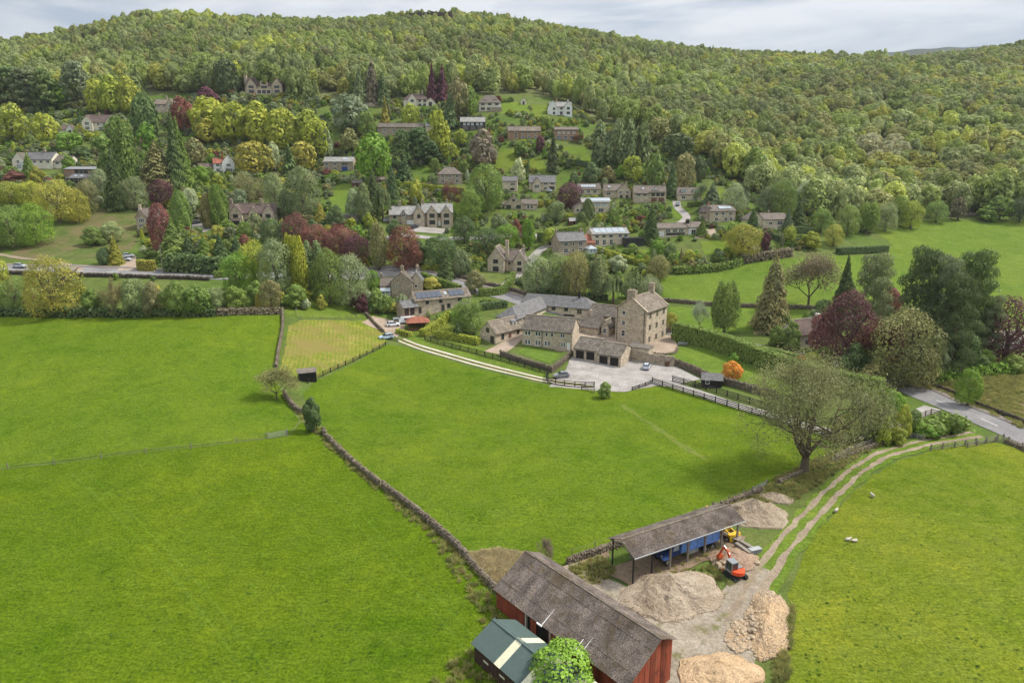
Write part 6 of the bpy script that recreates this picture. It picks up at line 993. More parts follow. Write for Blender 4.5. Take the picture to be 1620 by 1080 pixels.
    # heaps of rock: crag on the skyline
    t = thing('rock_crag', 'dark gritstone crag breaking the wooded skyline', 'crag', at(680, 40)); m = MB(); rnd = random.Random(2); x = -21
    while x < 20: w = rnd.uniform(5, 9); h = rnd.uniform(11.5, 13.5) * (1 - .008 * abs(x)); m.hexa([(x, -2, -4), (x + w, -2.5, -4), (x + w, 7, -4), (x, 7, -4)], [(x + .6, -1, h), (x + w - .7, -1.4, h + rnd.uniform(-1.2, 1)), (x + w - .5, 6, h), (x + .5, 6, h)]); x += w - .2
    m.obj('rock_face', 'crag', t)
estate()
# ------------------------------------------------------------------ the farm
def farm():
    # long barn: ridge runs down-right; short steep side away from the camera
    ax = R(-50.5); L = 19.6; t = thing('long_barn', 'long red corrugated iron barn with mossy grey fibre-cement roof', 'barn', V3(-1.75, 69.0, 0), ax); LAND.append((930, 960, 'the long red barn'))
    W1, W2, hl, hr, hb = 4.55, 2.1, 3.15, 6.0, 5.0
    # local frame: x along the barn toward the camera, y across toward the yard; left eave at y=0
    m = MB(); m.box(.15, .12, -.5, L - .15, W1 + W2 - .15, hl - .2); m.obj('inner_wall', 'tl', t)
    pl = MB(); pl.box(0, -.03, 0, .93, .03, 1); pm = pl.mesh('wall_sheet', 'redtin'); pd = MB(); pd.box(0, -.03, 0, .93, .03, 1); dm = pd.mesh('wall_sheet', 'tl')
    n = 20
    for k in range(n):
        x = L * k / n
        if k in (5, 7, 8): ob('wall_sheet', dm, t, (x, .14, .0), 0, (1, 1, hl - .35)); continue
        z0 = random.choice((0, .1, .5)) if 3 < k < 11 else 0; ob('wall_sheet', pm, t, (x, random.uniform(-.02, .02), z0), 0, (1.03, 1, hl - .12 - z0))
    for k in range(n): ob('wall_sheet', pm, t, (L * (k + 1) / n, W1 + W2, -.2), math.pi, (1.03, 1, hb + .1))
    for k in (5, 9): m = MB(); m.box(L * k / n + .2, -.12, -.2, L * k / n + .42, .1, hl - .1); m.obj('post', 'concrete', t)
    W_ = W1 + W2; ng = 8
    for end, x in ((0, 0), (1, L)):
        for k in range(ng):
            y0, y1 = W_ * k / ng, W_ * (k + 1) / ng - .03; zf = lambda y: hl + (hr - hl) * y / W1 if y < W1 else hr + (hb - hr) * (y - W1) / W2
            m = MB(); e_ = .05 + random.uniform(-.02, .02); m.hexa([(x - e_, y0, -.3), (x + e_, y0, -.3), (x + e_, y1, -.3), (x - e_, y1, -.3)], [(x - e_, y0, zf(y0) - .1), (x + e_, y0, zf(y0) - .1), (x + e_, y1, zf(y1) - .1), (x - e_, y1, zf(y1) - .1)]); m.obj('wall_sheet', 'redtin', t)
    def rsheet(wd, ln, mat, amp=.028, waves=6):
        k = ('rs', wd, ln, mat)
        if k in WC: return WC[k]
        m = MB(); nx = waves * 2; xs = [wd * i / nx for i in range(nx + 1)]
        top = [(x, y, .05 + (amp if i % 2 else -amp)) for y in (0, ln) for i, x in enumerate(xs)]; bot = [(x, y, -.01) for y in (0, ln) for x in (0, wd)]
        m.v = top + bot; q = nx + 1; m.f = [(i, i + 1, q + i + 1, q + i) for i in range(nx)] + [(2 * q, 2 * q + 2, 2 * q + 3, 2 * q + 1)] + [tuple([2 * q, 2 * q + 1] + list(range(nx, -1, -1)))] + [tuple([2 * q + 3, 2 * q + 2] + list(range(q, 2 * q)))] + [(2 * q + 2, 2 * q, 0, q), (2 * q + 1, 2 * q + 3, 2 * q - 1, nx)]; m.mi = [0] * len(m.f)
        WC[k] = m.mesh('roof_sheet', mat); return WC[k]
    def slope(root, x0, Lx, y0, z0, y1, z1, cols, rows, mat, name='roof_sheet', skip=None, ov=.12):
        dy, dz = y1 - y0, z1 - z0; ln = math.hypot(dy, dz); a = math.atan2(dz, dy); me = rsheet(round(Lx / cols + .03, 3), round(ln / rows + ov, 3), mat)
        for r_ in range(rows):
            for c in range(cols):
                f = r_ / rows; o = ob(name, me if not skip or (c, r_) not in skip else rsheet(round(Lx / cols + .03, 3), round(ln / rows + ov, 3), skip[(c, r_)]), root, (x0 + Lx * c / cols, y0 + dy * f, z0 + dz * f + .05 + .035 * (r_ % 2) + random.uniform(0, .012))); o.rotation_euler = (a + random.uniform(-.006, .006), 0, random.uniform(-.004, .004))
    slope(t, -.3, L + .6, -.35, hl - .15, W1, hr, 20, 4, 'fibre'); slope(t, -.3, L + .6, W1 + W2 + .3, hb - .12, W1, hr, 20, 2, 'fibre')
    m = MB(); m.bar((-.3, W1, hr + .11), (L + .3, W1, hr + .11), .2, .1); m.obj('ridge_capping', 'rockgrey', t)
    sl = (hr - hl) / W1
    for x in (8.1, 13.1, 13.85): m = MB(); m.bar((x, -.3, hl + .02), (x, 1.5, hl + .14 + sl * 1.5), .06, .06); m.obj('flashing', 'wframe', t)
    for x0, x1 in ((7.4, 8.2), (12.4, 14.2)): m = MB(); m.bar((x0, -.4, hl - .08), (x1, -.4, hl - .08), .16, .14); m.obj('gutter', 'wframe', t)
    # open barn
    p0 = V3(14.75, 73.6); t = thing('open_barn', 'open-sided pole barn with weathered fibre-cement roof sheltering the blue truck', 'barn', p0, R(29)); LAND.append((1070, 860, 'the open-sided pole barn'))
    LO, WO, he, hrr = 17.6, 4.1, 4.0, 5.15
    for k in range(7):
        for y in (0, WO): m = MB(); r = .075 if k < 2 or y else .11; m.box(-r, -r, -.6, r, r, he + .05); m.obj('post', 'pipe' if k < 2 and not y or (y and k == 0) else 'tg', t, loc=(LO * k / 6, y, 0))
        m = MB(); [m.bar(a, b, .08, .1) for a, b in (((LO * k / 6, -.3, he + .02), (LO * k / 6, WO / 2, hrr - .05)), ((LO * k / 6, WO + .3, he + .02), (LO * k / 6, WO / 2, hrr - .05)), ((LO * k / 6, 0, he), (LO * k / 6, WO, he)))]; m.obj('truss', 'tg', t)
    m = MB(); [m.bar((-.3, y, he + .02), (LO + .3, y, he + .02), .1, .16) for y in (-.12, WO + .12)]; m.obj('eaves_beam', 'tg', t)
    slope(t, -.5, LO + 1, -.6, he + .02, WO / 2, hrr, 17, 3, 'fibre'); slope(t, -.5, LO + 1, WO + .6, he + .02, WO / 2, hrr, 17, 2, 'fibre')
    m = MB(); m.bar((-.5, WO / 2, hrr + .11), (LO + .5, WO / 2, hrr + .11), .2, .08); m.obj('ridge_capping', 'rockgrey', t)
    m = MB(); m.bar((-.5, -.72, he + .02), (LO + .5, -.72, he + .02), .13, .12); m.obj('gutter', 'galv', t)
    # green shed
    t = thing('green_roofed_shed', 'low shed with green steel roof crossed by cream rooflight strips', 'shed', V3(-3.9, 60.3), R(-50.5)); LAND.append((820, 1040, 'the green-roofed shed')); Lg, Wg, hg, rg = 13, 5.4, 2.3, 1.35
    # place: left eave runs from the far-left corner toward the camera
    m = MB(); m.prism([(.1, -.5), (Wg - .1, -.5), (Wg - .1, hg), (Wg / 2, hg + rg - .08), (.1, hg)], .1, Lg - .1, 'x'); m.obj('inner_wall', 'tl', t)
    bm_ = MB(); bm_.box(0, -.03, 0, .6, .03, 1); bm = bm_.mesh('wall_board', 'dbrown')
    for k in range(20): ob('wall_board', bm, t, (k * Lg / 20, .06, 0), 0, (1, 1, hg - .1)); ob('wall_board', bm, t, ((k + 1) * Lg / 20, Wg - .06, 0), math.pi, (1, 1, hg - .1))
    for k in range(9): y = Wg * (k + 1) / 9; ob('wall_board', bm, t, (.06, y, 0), -math.pi / 2, (1, 1, hg + rg * (1 - abs(y - .3 - Wg / 2) / (Wg / 2)) - .15))
    for x in (1.6, 4.2): m = MB(); m.box(x, -.05, 1.1, x + .8, .0, 1.3); m.obj('window', 'creamgrp', t)
    cs = {(c, 0): 'creamgrp' for c in (4, 8, 12)}
    slope(t, -.2, Lg + .4, -.3, hg - .1, Wg / 2, hg + rg, 14, 1, 'greensteel', skip=cs); slope(t, -.2, Lg + .4, Wg + .3, hg - .1, Wg / 2, hg + rg, 14, 1, 'greensteel', skip=cs)
    m = MB(); m.bar((-.2, Wg / 2, hg + rg + .1), (Lg + .2, Wg / 2, hg + rg + .1), .4, .06); m.obj('ridge_capping', 'greensteel', t)
farm()
from mathutils.noise import noise as mnoise
def heap(label, px, py, rx, ry, rot, h, mat, stones=300, sz=.12, peaks=None, rocks=(), name='rubble_heap', smat='rock', tp='pile of stone'):
    p = at(px, py); t = thing(name, label, 'rubble heap', p, R(rot)); n, k = 26, 64; rng = np.random.default_rng(int(px)); m = MB(); ph = rng.uniform(0, 6.28, 8)
    def H(a, r):
        x, y = rx * r * math.cos(a), ry * r * math.sin(a); q = math.sqrt(r * r + .012) - .08; b = max(0, 1 - q)
        if peaks: b = max(0, 1 - r) * .5 + sum(w_ ** 6 * max(0, 1 - math.sqrt((x / rx - u) ** 2 + (y / ry - v) ** 2 + .01) / s_) ** 6 for u, v, w_, s_ in peaks) ** (1 / 6.0) * .6
        nz = mnoise((x * .55 + ph[0], y * .55 + ph[1], 0)) * .16 + mnoise((x * 1.5 + ph[0], y * 1.5, 3)) * .09; fl = mnoise((a * 3.2, r * 1.2, ph[2])) * .10 * r
        return h * max(0, min(b, 1.0) + (nz + fl) * min(1, (1 - r) * 3))
    E = [1 + .09 * math.sin(2 * a * .0981 * 10 + ph[3]) + .06 * math.sin(5 * a + ph[4]) + .03 * math.sin(11 * a + ph[5]) for a in np.linspace(0, 2 * math.pi, k, endpoint=False)]
    def P(a, r, e_=1):
        x, y = rx * r * e_ * math.cos(a), ry * r * e_ * math.sin(a); c, s_ = math.cos(R(rot)), math.sin(R(rot)); return (x, y, float(hz(p.x + c * x - s_ * y, p.y + s_ * x + c * y)) - p.z + H(a, r) + (.14 if r < .99 else -.1))
    m.v.append(P(0, 0))
    for i in range(1, n + 1):
        for j in range(k): q = P(2 * math.pi * j / k, i / n, E[j]); m.v.append((q[0], q[1], q[2] + rng.normal() * .025))
    for j in range(k): m.f.append((0, 1 + j, 1 + (j + 1) % k)); m.mi.append(0)
    for i in range(n - 1):
        for j in range(k): a, b = 1 + i * k + j, 1 + i * k + (j + 1) % k; m.f.append((a, a + k, b + k, b)); m.mi.append(0)
    m.obj('mound', mat, t, smooth=False); s = MB()
    for _ in range(stones): a = random.uniform(0, 6.28); r = random.uniform(.15, 1.05) ** .6; j = int(a / 6.2832 * k) % k; q = P(a, min(r, .985), E[j] * (max(1, r))); s.rock(q, sz * random.uniform(.3, 1.0) * (1 + .4 * (r > .8)))
    s.obj('loose_stones', smat, t, kind='stuff')
    for (u, v, w_, num, s0, s1) in rocks:
        for _ in range(num):
            x, y = (u + random.gauss(0, w_)) , (v + random.gauss(0, w_)); r = min(.98, math.hypot(x, y)); a = math.atan2(y, x); q = P(a, r); b = MB(); b.rock((0, 0, 0), random.uniform(s0, s1)); b.obj('boulder', smat, t, loc=(q[0], q[1], q[2] + s0 * .3))
    return t
heap('largest grey gravel heap in front of the open-sided barn', 1062, 944, 6.0, 4.6, 20, 2.5, 'heap_grey', 2000, .06, peaks=[(-.1, .1, 1, .95), (.35, .1, .9, .8), (-.45, -.1, .7, .7)])
heap('long tan heap of rubble with big pale boulders beside the pasture', 1213, 988, 2.6, 5.3, -24, 1.6, 'heap_tan', 1600, .085, peaks=[(.15, .35, 1, .9), (.2, -.2, .9, .9), (.0, .0, .8, .8)], rocks=[(-.1, .85, .16, 26, .22, .42), (-.55, -.35, .22, 40, .15, .34)])
heap('low spread of broken tan stones on the yard side of the long tan heap', 1172, 1006, 1.5, 2.8, -25, .4, 'heap_tan', 900, .09, rocks=[(0, 0, .4, 30, .14, .3)])
heap('pale gravel heap at the bottom edge by the red barn', 1138, 1066, 4.2, 3.0, 0, 1.3, 'heap_tan', 500, .04, smat='rockgrey')
heap('tall grey gravel heap beyond the open-sided barn', 1196, 816, 5.0, 3.6, 10, 2.3, 'heap_grey', 700, .055, peaks=[(-.1, .1, 1, .95), (.3, .1, .9, .8)])
heap('small low grey gravel heap behind the tall one', 1227, 789, 2.6, 1.9, 0, .8, 'heap_grey', 250, .05)
heap('pinkish rubble heap with squared stones beside the orange excavator', 1160, 886, 3.3, 2.4, 15, 1.0, 'heap_pink', 900, .06, rocks=[(-.75, -.55, .12, 9, .22, .36), (.75, -.7, .05, 3, .3, .45)])
# ------------------------------------------------------------------ vehicles
def wheel(root, x, y, r, w, name='wheel', rim='galv', n=14):
    k = ('wheel', r, w, rim)
    if k not in WC: m = MB(); m.tube((0, -w / 2, 0), (0, w / 2, 0), r, r, n); q = MB(); q.tube((0, -w / 2 - .01, 0), (0, w / 2 + .01, 0), r * .55, r * .55, 10); WC[k] = (m.mesh('wheel', 'rubber'), q.mesh('rim', rim))
    o = ob(name, WC[k][0], root, (x, y, r)); ob('rim', WC[k][1], o); return o
def loft(secs, name, mat, parent):      # cross-sections (x, half width bottom, half width top, z bottom, z top)
    m = MB(); m.v = [q for x, wb, wt, zb, zt in secs for q in ((x, -wb, zb), (x, wb, zb), (x, wb * 1.0, zb + (zt - zb) * .55), (x, wt, zt), (x, -wt, zt), (x, -wb, zb + (zt - zb) * .55))]; n = len(secs)
    for i in range(n - 1):
        for j in range(6): m.f.append((i * 6 + j, i * 6 + (j + 1) % 6, (i + 1) * 6 + (j + 1) % 6, (i + 1) * 6 + j)); m.mi.append(0)
    m.f += [tuple(range(6))[::-1], tuple(range((n - 1) * 6, n * 6))]; m.mi += [0, 0]; return m.obj(name, mat, parent, smooth=False)
def car(label, px, py, yaw, mat, L=4.1, estate=False, z=.12, group=None):
    p = at(px, py); dx, dy = [float(hz(p.x + a, p.y + b)) for a, b in ((1, 0), (0, 1))]; t = thing('parked_car' if 'parked' in label or 'car' in label else 'car', label, 'car', (p.x, p.y, p.z + z), R(yaw)); h = L / 2
    loft([(-h, .6, .55, .35, .75), (-h + .15, .8, .72, .25, .95), (-h + .9, .86, .8, .2, .98), (h - 1.2, .86, .8, .2, .93), (h - .3, .82, .7, .2, .78), (h - .02, .62, .5, .35, .62)], 'body', mat, t)
    a = -h + (.1 if estate else .25); loft([(a, .74, .6, .92, .98), (a + .35, .76, .6, .92, 1.38), (a + 1.0, .78, .62, .92, 1.46), (.25, .78, .6, .9, 1.42), (h - 1.15, .76, .66, .9, .95)], 'windows', 'glass', t)
    m = MB(); m.hexa([(a + .4, -.58, 1.38), (.2, -.58, 1.4), (.2, .58, 1.4), (a + .4, .58, 1.38)], [(a + .5, -.5, 1.45), (.1, -.5, 1.47), (.1, .5, 1.47), (a + .5, .5, 1.45)]); m.obj('roof', mat, t)
    for x in (-h + .75, h - .8):
        for y in (-.78, .78): wheel(t, x, y, .32, .2)
    for y in (-.55, .55): m = MB(); m.box(h - .1, y - .16, .52, h + .0, y + .16, .66); m.obj('headlight', 'pglass', t); m = MB(); m.box(-h - .01, y - .13, .66, -h + .06, y + .13, .8); m.obj('tail_light', 'tiler', t)
    m = MB(); m.box(-h - .015, -.25, .42, -h + .03, .25, .54); m.obj('number_plate', 'wframe', t)
    return t
car('silver hatchback driving along the road at the far left', 32, 424, -2, 'c_silver', z=.2); car('silver saloon car parked behind the garages', 1023, 583, 70, 'c_silver', 4.4); car('blue-grey hatchback parked in the courtyard corner behind the rail fence', 888, 597, 190, 'c_grey', 4.0)
car('pale blue estate car parked beside the lane gate', 611, 536, 205, 'c_pale', 4.3, True); car('white car parked on the gravel by the red-roofed summerhouse', 622, 516, 20, 'c_white', 4.2); car('dark blue car parked outside the brown-roofed garage', 312, 354, 40, 'c_black', 4.2); car('white car parked behind the golden conifer by the road', 203, 407, 20, 'c_white', 4.0); car('silver car half hidden behind the white one by the golden conifer', 198, 413, 10, 'c_silver', 4.0)
car('dark car parked outside the white garage door', 656, 361, 60, 'c_black', 4.3, True); car('small pale car parked beside the grey-slated white house', 871, 304, 60, 'c_silver', 3.8); car('pale car parked below the right-hand village house', 1234, 366, 160, 'c_white', 4.2); car('pale car parked by the white-dormered chalet', 1072, 325, 80, 'c_silver', 4.0)
def vehicles():
    t = thing('blue_truck', 'old blue flatbed truck with high sided body parked under the open barn', 'truck', V3(22.9, 80.0), R(29 + 180)); LAND.append((1080, 870, 'the blue truck'))     # x forward = to the left in the picture
    m = MB(); m.box(-4.6, -1.15, 1.15, 2.0, 1.15, 1.32); m.obj('flatbed', 'trblue', t); m = MB(); m.box(-4.6, -.45, .75, 4.6, .45, 1.12); m.obj('chassis', 'navy', t)
    for y in (-1.14, 1.08):
        for k in range(5): m = MB(); m.box(-4.58 + k * 1.31, y, 1.32, -4.58 + k * 1.31 + 1.26, y + .06, 2.6); m.obj('side_panel', 'trblue', t)
    m = MB(); m.box(1.94, -1.14, 1.32, 2.0, 1.14, 2.7); m.obj('headboard', 'trblue', t); m = MB(); m.box(-4.62, -1.14, 1.32, -4.56, 1.14, 2.5); m.obj('tailboard', 'trblue', t); m = MB(); m.box(-4.5, -1.1, 2.45, 1.9, 1.1, 2.5); m.obj('load_cover', 'trblue', t)
    m = MB(); m.prism([(2.2, 1.0), (3.6, 1.0), (3.6, 1.9), (3.3, 2.65), (2.2, 2.7)], -1.05, 1.05, 'y'); m.obj('cab', 'navy', t); m = MB(); m.prism([(3.6, .8), (4.8, .8), (4.8, 1.5), (3.6, 1.7)], -.75, .75, 'y'); m.obj('bonnet', 'navy', t)
    for s_ in (-1, 1): m = MB(); m.hexa([(2.4, s_ * 1.06, 1.75), (3.35, s_ * 1.06, 1.75), (3.35, s_ * 1.03, 1.75), (2.4, s_ * 1.03, 1.75)], [(2.4, s_ * 1.06, 2.45), (3.2, s_ * 1.06, 2.45), (3.2, s_ * 1.03, 2.45), (2.4, s_ * 1.03, 2.45)]); m.obj('cab_window', 'pglass', t); m = MB(); m.box(3.7, s_ * .95 - .25, .95, 4.9, s_ * .95 + .25, 1.15); m.obj('mudguard', 'trblue', t); m = MB(); m.tube((4.8, s_ * .6, 1.3), (4.9, s_ * .6, 1.3), .14, .14, 10); m.obj('headlight', 'galv', t)
    m = MB(); m.hexa([(3.62, -.9, 1.85), (3.64, -.9, 1.85), (3.64, .9, 1.85), (3.62, .9, 1.85)], [(3.36, -.85, 2.5), (3.38, -.85, 2.5), (3.38, .85, 2.5), (3.36, .85, 2.5)]); m.obj('windscreen', 'glass', t)
    for x in (4.2, -2.2, -3.5):
        for y in (-.95, .95): wheel(t, x, y, .5, .3)
    m = MB(); m.box(-1, .95, .55, .6, 1.1, 1.05); m.obj('locker', 'galv', t)
    # excavator, seen from behind, arm reaching to the heap
    t = thing('excavator', 'orange tracked mini excavator with dark cab reaching over the rubble', 'excavator', at(1163, 912), R(112)); t.scale = (.88, .88, .88); LAND.append((1160, 895, 'the orange excavator'))
    for s_ in (-1, 1):
        m = MB(); pr = [(-1.35, .3), (-1.15, .05), (1.15, .05), (1.35, .3), (1.15, .62), (-1.15, .62)]; m.prism(pr, s_ * .95 - .22, s_ * .95 + .22, 'y'); tr = m.obj('track', 'rubber', t)
        for x in (-.8, -.3, .3, .8): q = MB(); q.tube((x, s_ * .95 - .24, .3), (x, s_ * .95 + .24, .3), .14, .14, 8); q.obj('roller', 'pipe', tr)
    m = MB(); m.box(-.8, -.7, .4, .8, .7, .7); m.obj('undercarriage', 'pipe', t)
    m = MB(); m.prism([(math.cos(R(a)) * 1.35 - (.0), math.sin(R(a)) * 1.1) for a in range(100, 261, 16)] + [(-.1, -1.1), (.9, -.95), (.9, .95), (-.1, 1.1)], .72, 1.0, 'z'); m.obj('turntable_frame', 'pipe', t)
    m = MB(); m.prism([(math.cos(R(a)) * 1.38, math.sin(R(a)) * 1.12) for a in range(100, 261, 16)] + [(-.35, -1.1), (-.35, 1.1)], .92, 1.42, 'z'); m.obj('counterweight', 'orange', t)
    m = MB(); m.box(-.35, -1.05, 1.0, .8, .0, 1.35); m.obj('engine_deck', 'c_grey', t); m = MB(); m.prism([(-.45, 1.0), (.95, 1.0), (1.0, 1.8), (.75, 2.5), (-.4, 2.5)], .05, 1.05, 'y'); cb = m.obj('cab', 'glass', t)
    m = MB(); m.box(-.5, .0, 2.5, .85, 1.1, 2.6); [m.bar(a, b, .09, .09) for y in (.05, 1.05) for a, b in (((-.42, y, 1), (-.4, y, 2.5)), ((1.0, y, 1.0), (.76, y, 2.5)))]; m.box(-.5, .0, .98, 1.02, 1.1, 1.3); m.obj('cab_frame', 'c_grey', cb)
    m = MB(); m.bar((.8, -.15, 1.1), (2.1, -.15, 2.9), .26, .34); m.bar((2.1, -.15, 2.9), (3.0, -.15, 2.95), .24, .3); m.obj('boom', 'orange2', t); m = MB(); m.bar((2.9, -.15, 3.1), (3.7, -.15, 1.5), .2, .24); m.obj('dipper_arm', 'orange2', t); m = MB(); m.prism([(3.4, 1.5), (3.9, 1.45), (4.0, .9), (3.6, .7), (3.3, 1.0)], -.5, .2, 'y'); m.obj('bucket', 'orange2', t)
    m = MB(); m.bar((1.0, -.15, 1.0), (2.0, -.15, 2.3), .1, .1); m.bar((1.6, -.15, 2.6), (2.9, -.15, 3.3), .1, .1); m.obj('hydraulic_ram', 'galv', t); m = MB(); m.box(1.55, -1.1, .1, 1.7, 1.1, .5); m.obj('dozer_blade', 'orange2', t)
    # yellow digger under the end of the barn
    t = thing('backhoe_digger', 'old yellow digger tucked behind the end posts of the open barn', 'digger', V3(28.6, 84.9), R(-62)); 
    m = MB(); m.prism([(-1.6, .7), (1.4, .7), (1.4, 1.3), (.3, 1.5), (-.2, 1.7), (-1.6, 1.7)], -.55, .55, 'y'); m.obj('body', 'yellow', t); m = MB(); m.box(-.9, -.5, 1.7, .1, .5, 2.5); m.obj('cab', 'glass', t); m = MB(); m.box(-1.0, -.6, 2.5, .2, .6, 2.6); m.obj('cab_roof', 'yellow', t)
    for x, r in ((-1.0, .6), (1.2, .42)):
        for y in (-.85, .85): wheel(t, x, y, r, .35, rim='yellow')
    for s_ in (-.5, .5): m = MB(); m.bar((.2, s_, 1.5), (2.4, s_, .9), .14, .2); m.obj('loader_arm', 'yellow', t)
    m = MB(); m.prism([(2.3, .2), (3.1, .2), (2.9, 1.0), (2.4, 1.1)], -.95, .95, 'y'); m.obj('loader_bucket', 'yellow', t); m = MB(); m.bar((-1.6, 0, 1.1), (-2.6, 0, 2.6), .2, .28); m.bar((-2.6, 0, 2.6), (-3.3, 0, 1.2), .16, .22); m.obj('backhoe_arm', 'yellow', t); m = MB(); m.prism([(-3.5, 1.2), (-3.0, 1.2), (-3.0, .6), (-3.5, .7)], -.3, .3, 'y'); m.obj('backhoe_bucket', 'yellow', t)
    # trailer, trough, timber baulks
    t = thing('trailer', 'small grey trailer with mesh floor beside the blue truck', 'trailer', V3(29.6, 82.6), R(-48)); m = MB(); m.box(-1.3, -.6, .55, 1.3, .6, .68); m.obj('bed', 'tg', t); [wheel(t, -.2, y, .33, .2) for y in (-.8, .8)]; m = MB(); m.bar((1.6, 0, .55), (2.6, 0, .45), .1, .1); m.obj('drawbar', 'galv', t)
    for a, b, lb in (((1166, 858), (1190, 872), 'upper weathered timber baulk lying beside the open barn'), ((1164, 864), (1186, 880), 'lower mossy timber baulk lying beside the open barn')): p, q = at(*a), at(*b); t = thing('timber_baulk', lb, 'timber', p); m = MB(); d = q - p; m.bar((0, 0, .35), (d.x, d.y, d.z + .35), .5, .6); m.obj('beam', 'tg', t)
    t = thing('water_trough', 'pale metal trough at the end of the timber baulks', 'trough', at(1194, 874), R(20)); m = MB(); m.box(-.8, -.35, 0, .8, .35, .6); m.obj('tank', 'lead', t); m = MB(); m.box(-.84, -.39, .6, .84, .39, .66); m.obj('rim', 'galv', t)
    t = thing('concrete_block_wall', 'low pale block enclosure behind the front of the blue truck', 'block wall', V3(18.2, 79.6), R(29))
    for k in range(4): m = MB(); m.box(k * .62, 0, 0, k * .62 + .6, .3, 1.3); m.obj('block', 'concrete', t)
    # caravan-like white boat/trailer by the summerhouse
    t = thing('covered_caravan', 'white covered caravan behind the white car and summerhouse', 'caravan', at(646, 511), R(8)); loft([(-2.8, .9, .6, .5, 1.3), (-2.2, 1.05, .95, .45, 2.1), (1.8, 1.05, .95, .45, 2.1), (2.6, .9, .6, .5, 1.4)], 'body', 'c_white', t); [wheel(t, 0, y, .33, .2) for y in (-.95, .95)]; m = MB(); m.bar((2.5, 0, .5), (3.6, 0, .45), .1, .1); m.obj('drawbar', 'galv', t); m = MB(); m.box(-1.2, -1.07, 1.2, .4, -1.03, 1.8); m.obj('window', 'glass', t)
vehicles()
# ------------------------------------------------------------------ sheep
def sheepmesh():
    V = []; F = []
    bodyp = [(-.52, 0, .62, .06), (-.42, 0, .62, .22), (-.1, 0, .6, .30), (.25, 0, .6, .29), (.45, 0, .66, .2), (.6, 0, .78, .13), (.74, 0, .80, .10), (.86, 0, .74, .055)]; n = 10
    for x, y, z, r in bodyp:
        for k in range(n): a = 2 * math.pi * k / n; V.append((x, y + r * math.cos(a), z + r * .92 * math.sin(a)))
    for i in range(len(bodyp) - 1):
        for k in range(n): F.append((i * n + k, (i + 1) * n + k, (i + 1) * n + (k + 1) % n, i * n + (k + 1) % n))
    F += [tuple(range(n)), tuple(range((len(bodyp) - 1) * n, len(bodyp) * n))[::-1]]
    for x in (-.32, .3):
        for y in (-.14, .14):
            i = len(V); pr = [(x, .42, .075), (x - .02, .25, .045), (x, .03, .035), (x + .03, 0, .04)]
            for xx, z, r in pr:
                for k in range(6): a = 2 * math.pi * k / 6; V.append((xx + r * math.cos(a), y + r * math.sin(a), z))
            for j in range(3):
                for k in range(6): F.append((i + j * 6 + k, i + j * 6 + (k + 1) % 6, i + (j + 1) * 6 + (k + 1) % 6, i + (j + 1) * 6 + k))
    for s_ in (-1, 1): i = len(V); V += [(.68, s_ * .08, .86), (.74, s_ * .08, .87), (.70, s_ * .2, .83)]; F.append((i, i + 1, i + 2))
    me = bpy.data.meshes.new('sheep'); me.from_pydata(V, [], F); me.materials.append(M['wool']); me.polygons.foreach_set('use_smooth', [True] * len(F)); me.update(); return me
SM = sheepmesh()
for px, py, a, lb in ((1341, 855, 20, 'left ewe of the pair lying in the right-hand pasture'), (1352, 857, 200, 'right ewe of the pair lying in the right-hand pasture'), (1380, 787, 95, 'lone white sheep in the right-hand pasture, nearest the driveway hedge'), (1322, 811, 40, 'small sheep grazing close to the farm track'), (1404, 446, 10, 'sheep just behind the tall pines in the far pasture'), (1581, 462, 0, 'upper sheep in the far pasture above the copper tree'), (1565, 475, 170, 'lower sheep in the far pasture above the copper tree'), (1480, 430, 60, 'sheep standing in the middle of the far pasture')):
    p = at(px, py); thing('sheep', lb, 'sheep', (p.x, p.y, p.z - (.0 if 'lying' not in lb else .22)), R(a), 'sheep grazing in the pastures', SM, (.8, .8, .8))
# ------------------------------------------------------------------ planting
LAND += [(487, 590, 'the dark field shelter'), (1120, 500, 'the tall dark hedge'), (1500, 640, 'the main road'), (1390, 700, 'the farm track'), (300, 450, 'the roadside wall'), (1400, 350, 'the far pasture'), (100, 300, 'the rough meadow'), (480, 480, 'the mown paddock'), (1170, 300, 'the eastern garden edge'), (730, 100, 'the hillside wood')]
grow(); hedges(); gardens(); shrubbery(); wood()
plant(0, 0, 0, 0, 'D', 'T', pos=at(1272, 748), hm=23, wm=22.5, label='huge half-bare spreading tree between the driveway and the farm track')
plant(0, 0, 0, 0, 'f', 'F', pos=V3(4.6, 55.2), hm=5.6, wm=7.0, label='fresh green chestnut tree between the green-roofed shed and the long barn')
plant(0, 0, 0, 0, 'd', 'N', pos=at(865, 886), hm=3.6, wm=2.8, label='bare sapling behind the ridge of the long barn')
sheet('rough_ground', [(742, 888), (775, 872), (835, 872), (850, 885), (815, 935), (790, 945), (768, 915)], 'rough', .09, (1.6, 1.35, 1.7), .5)
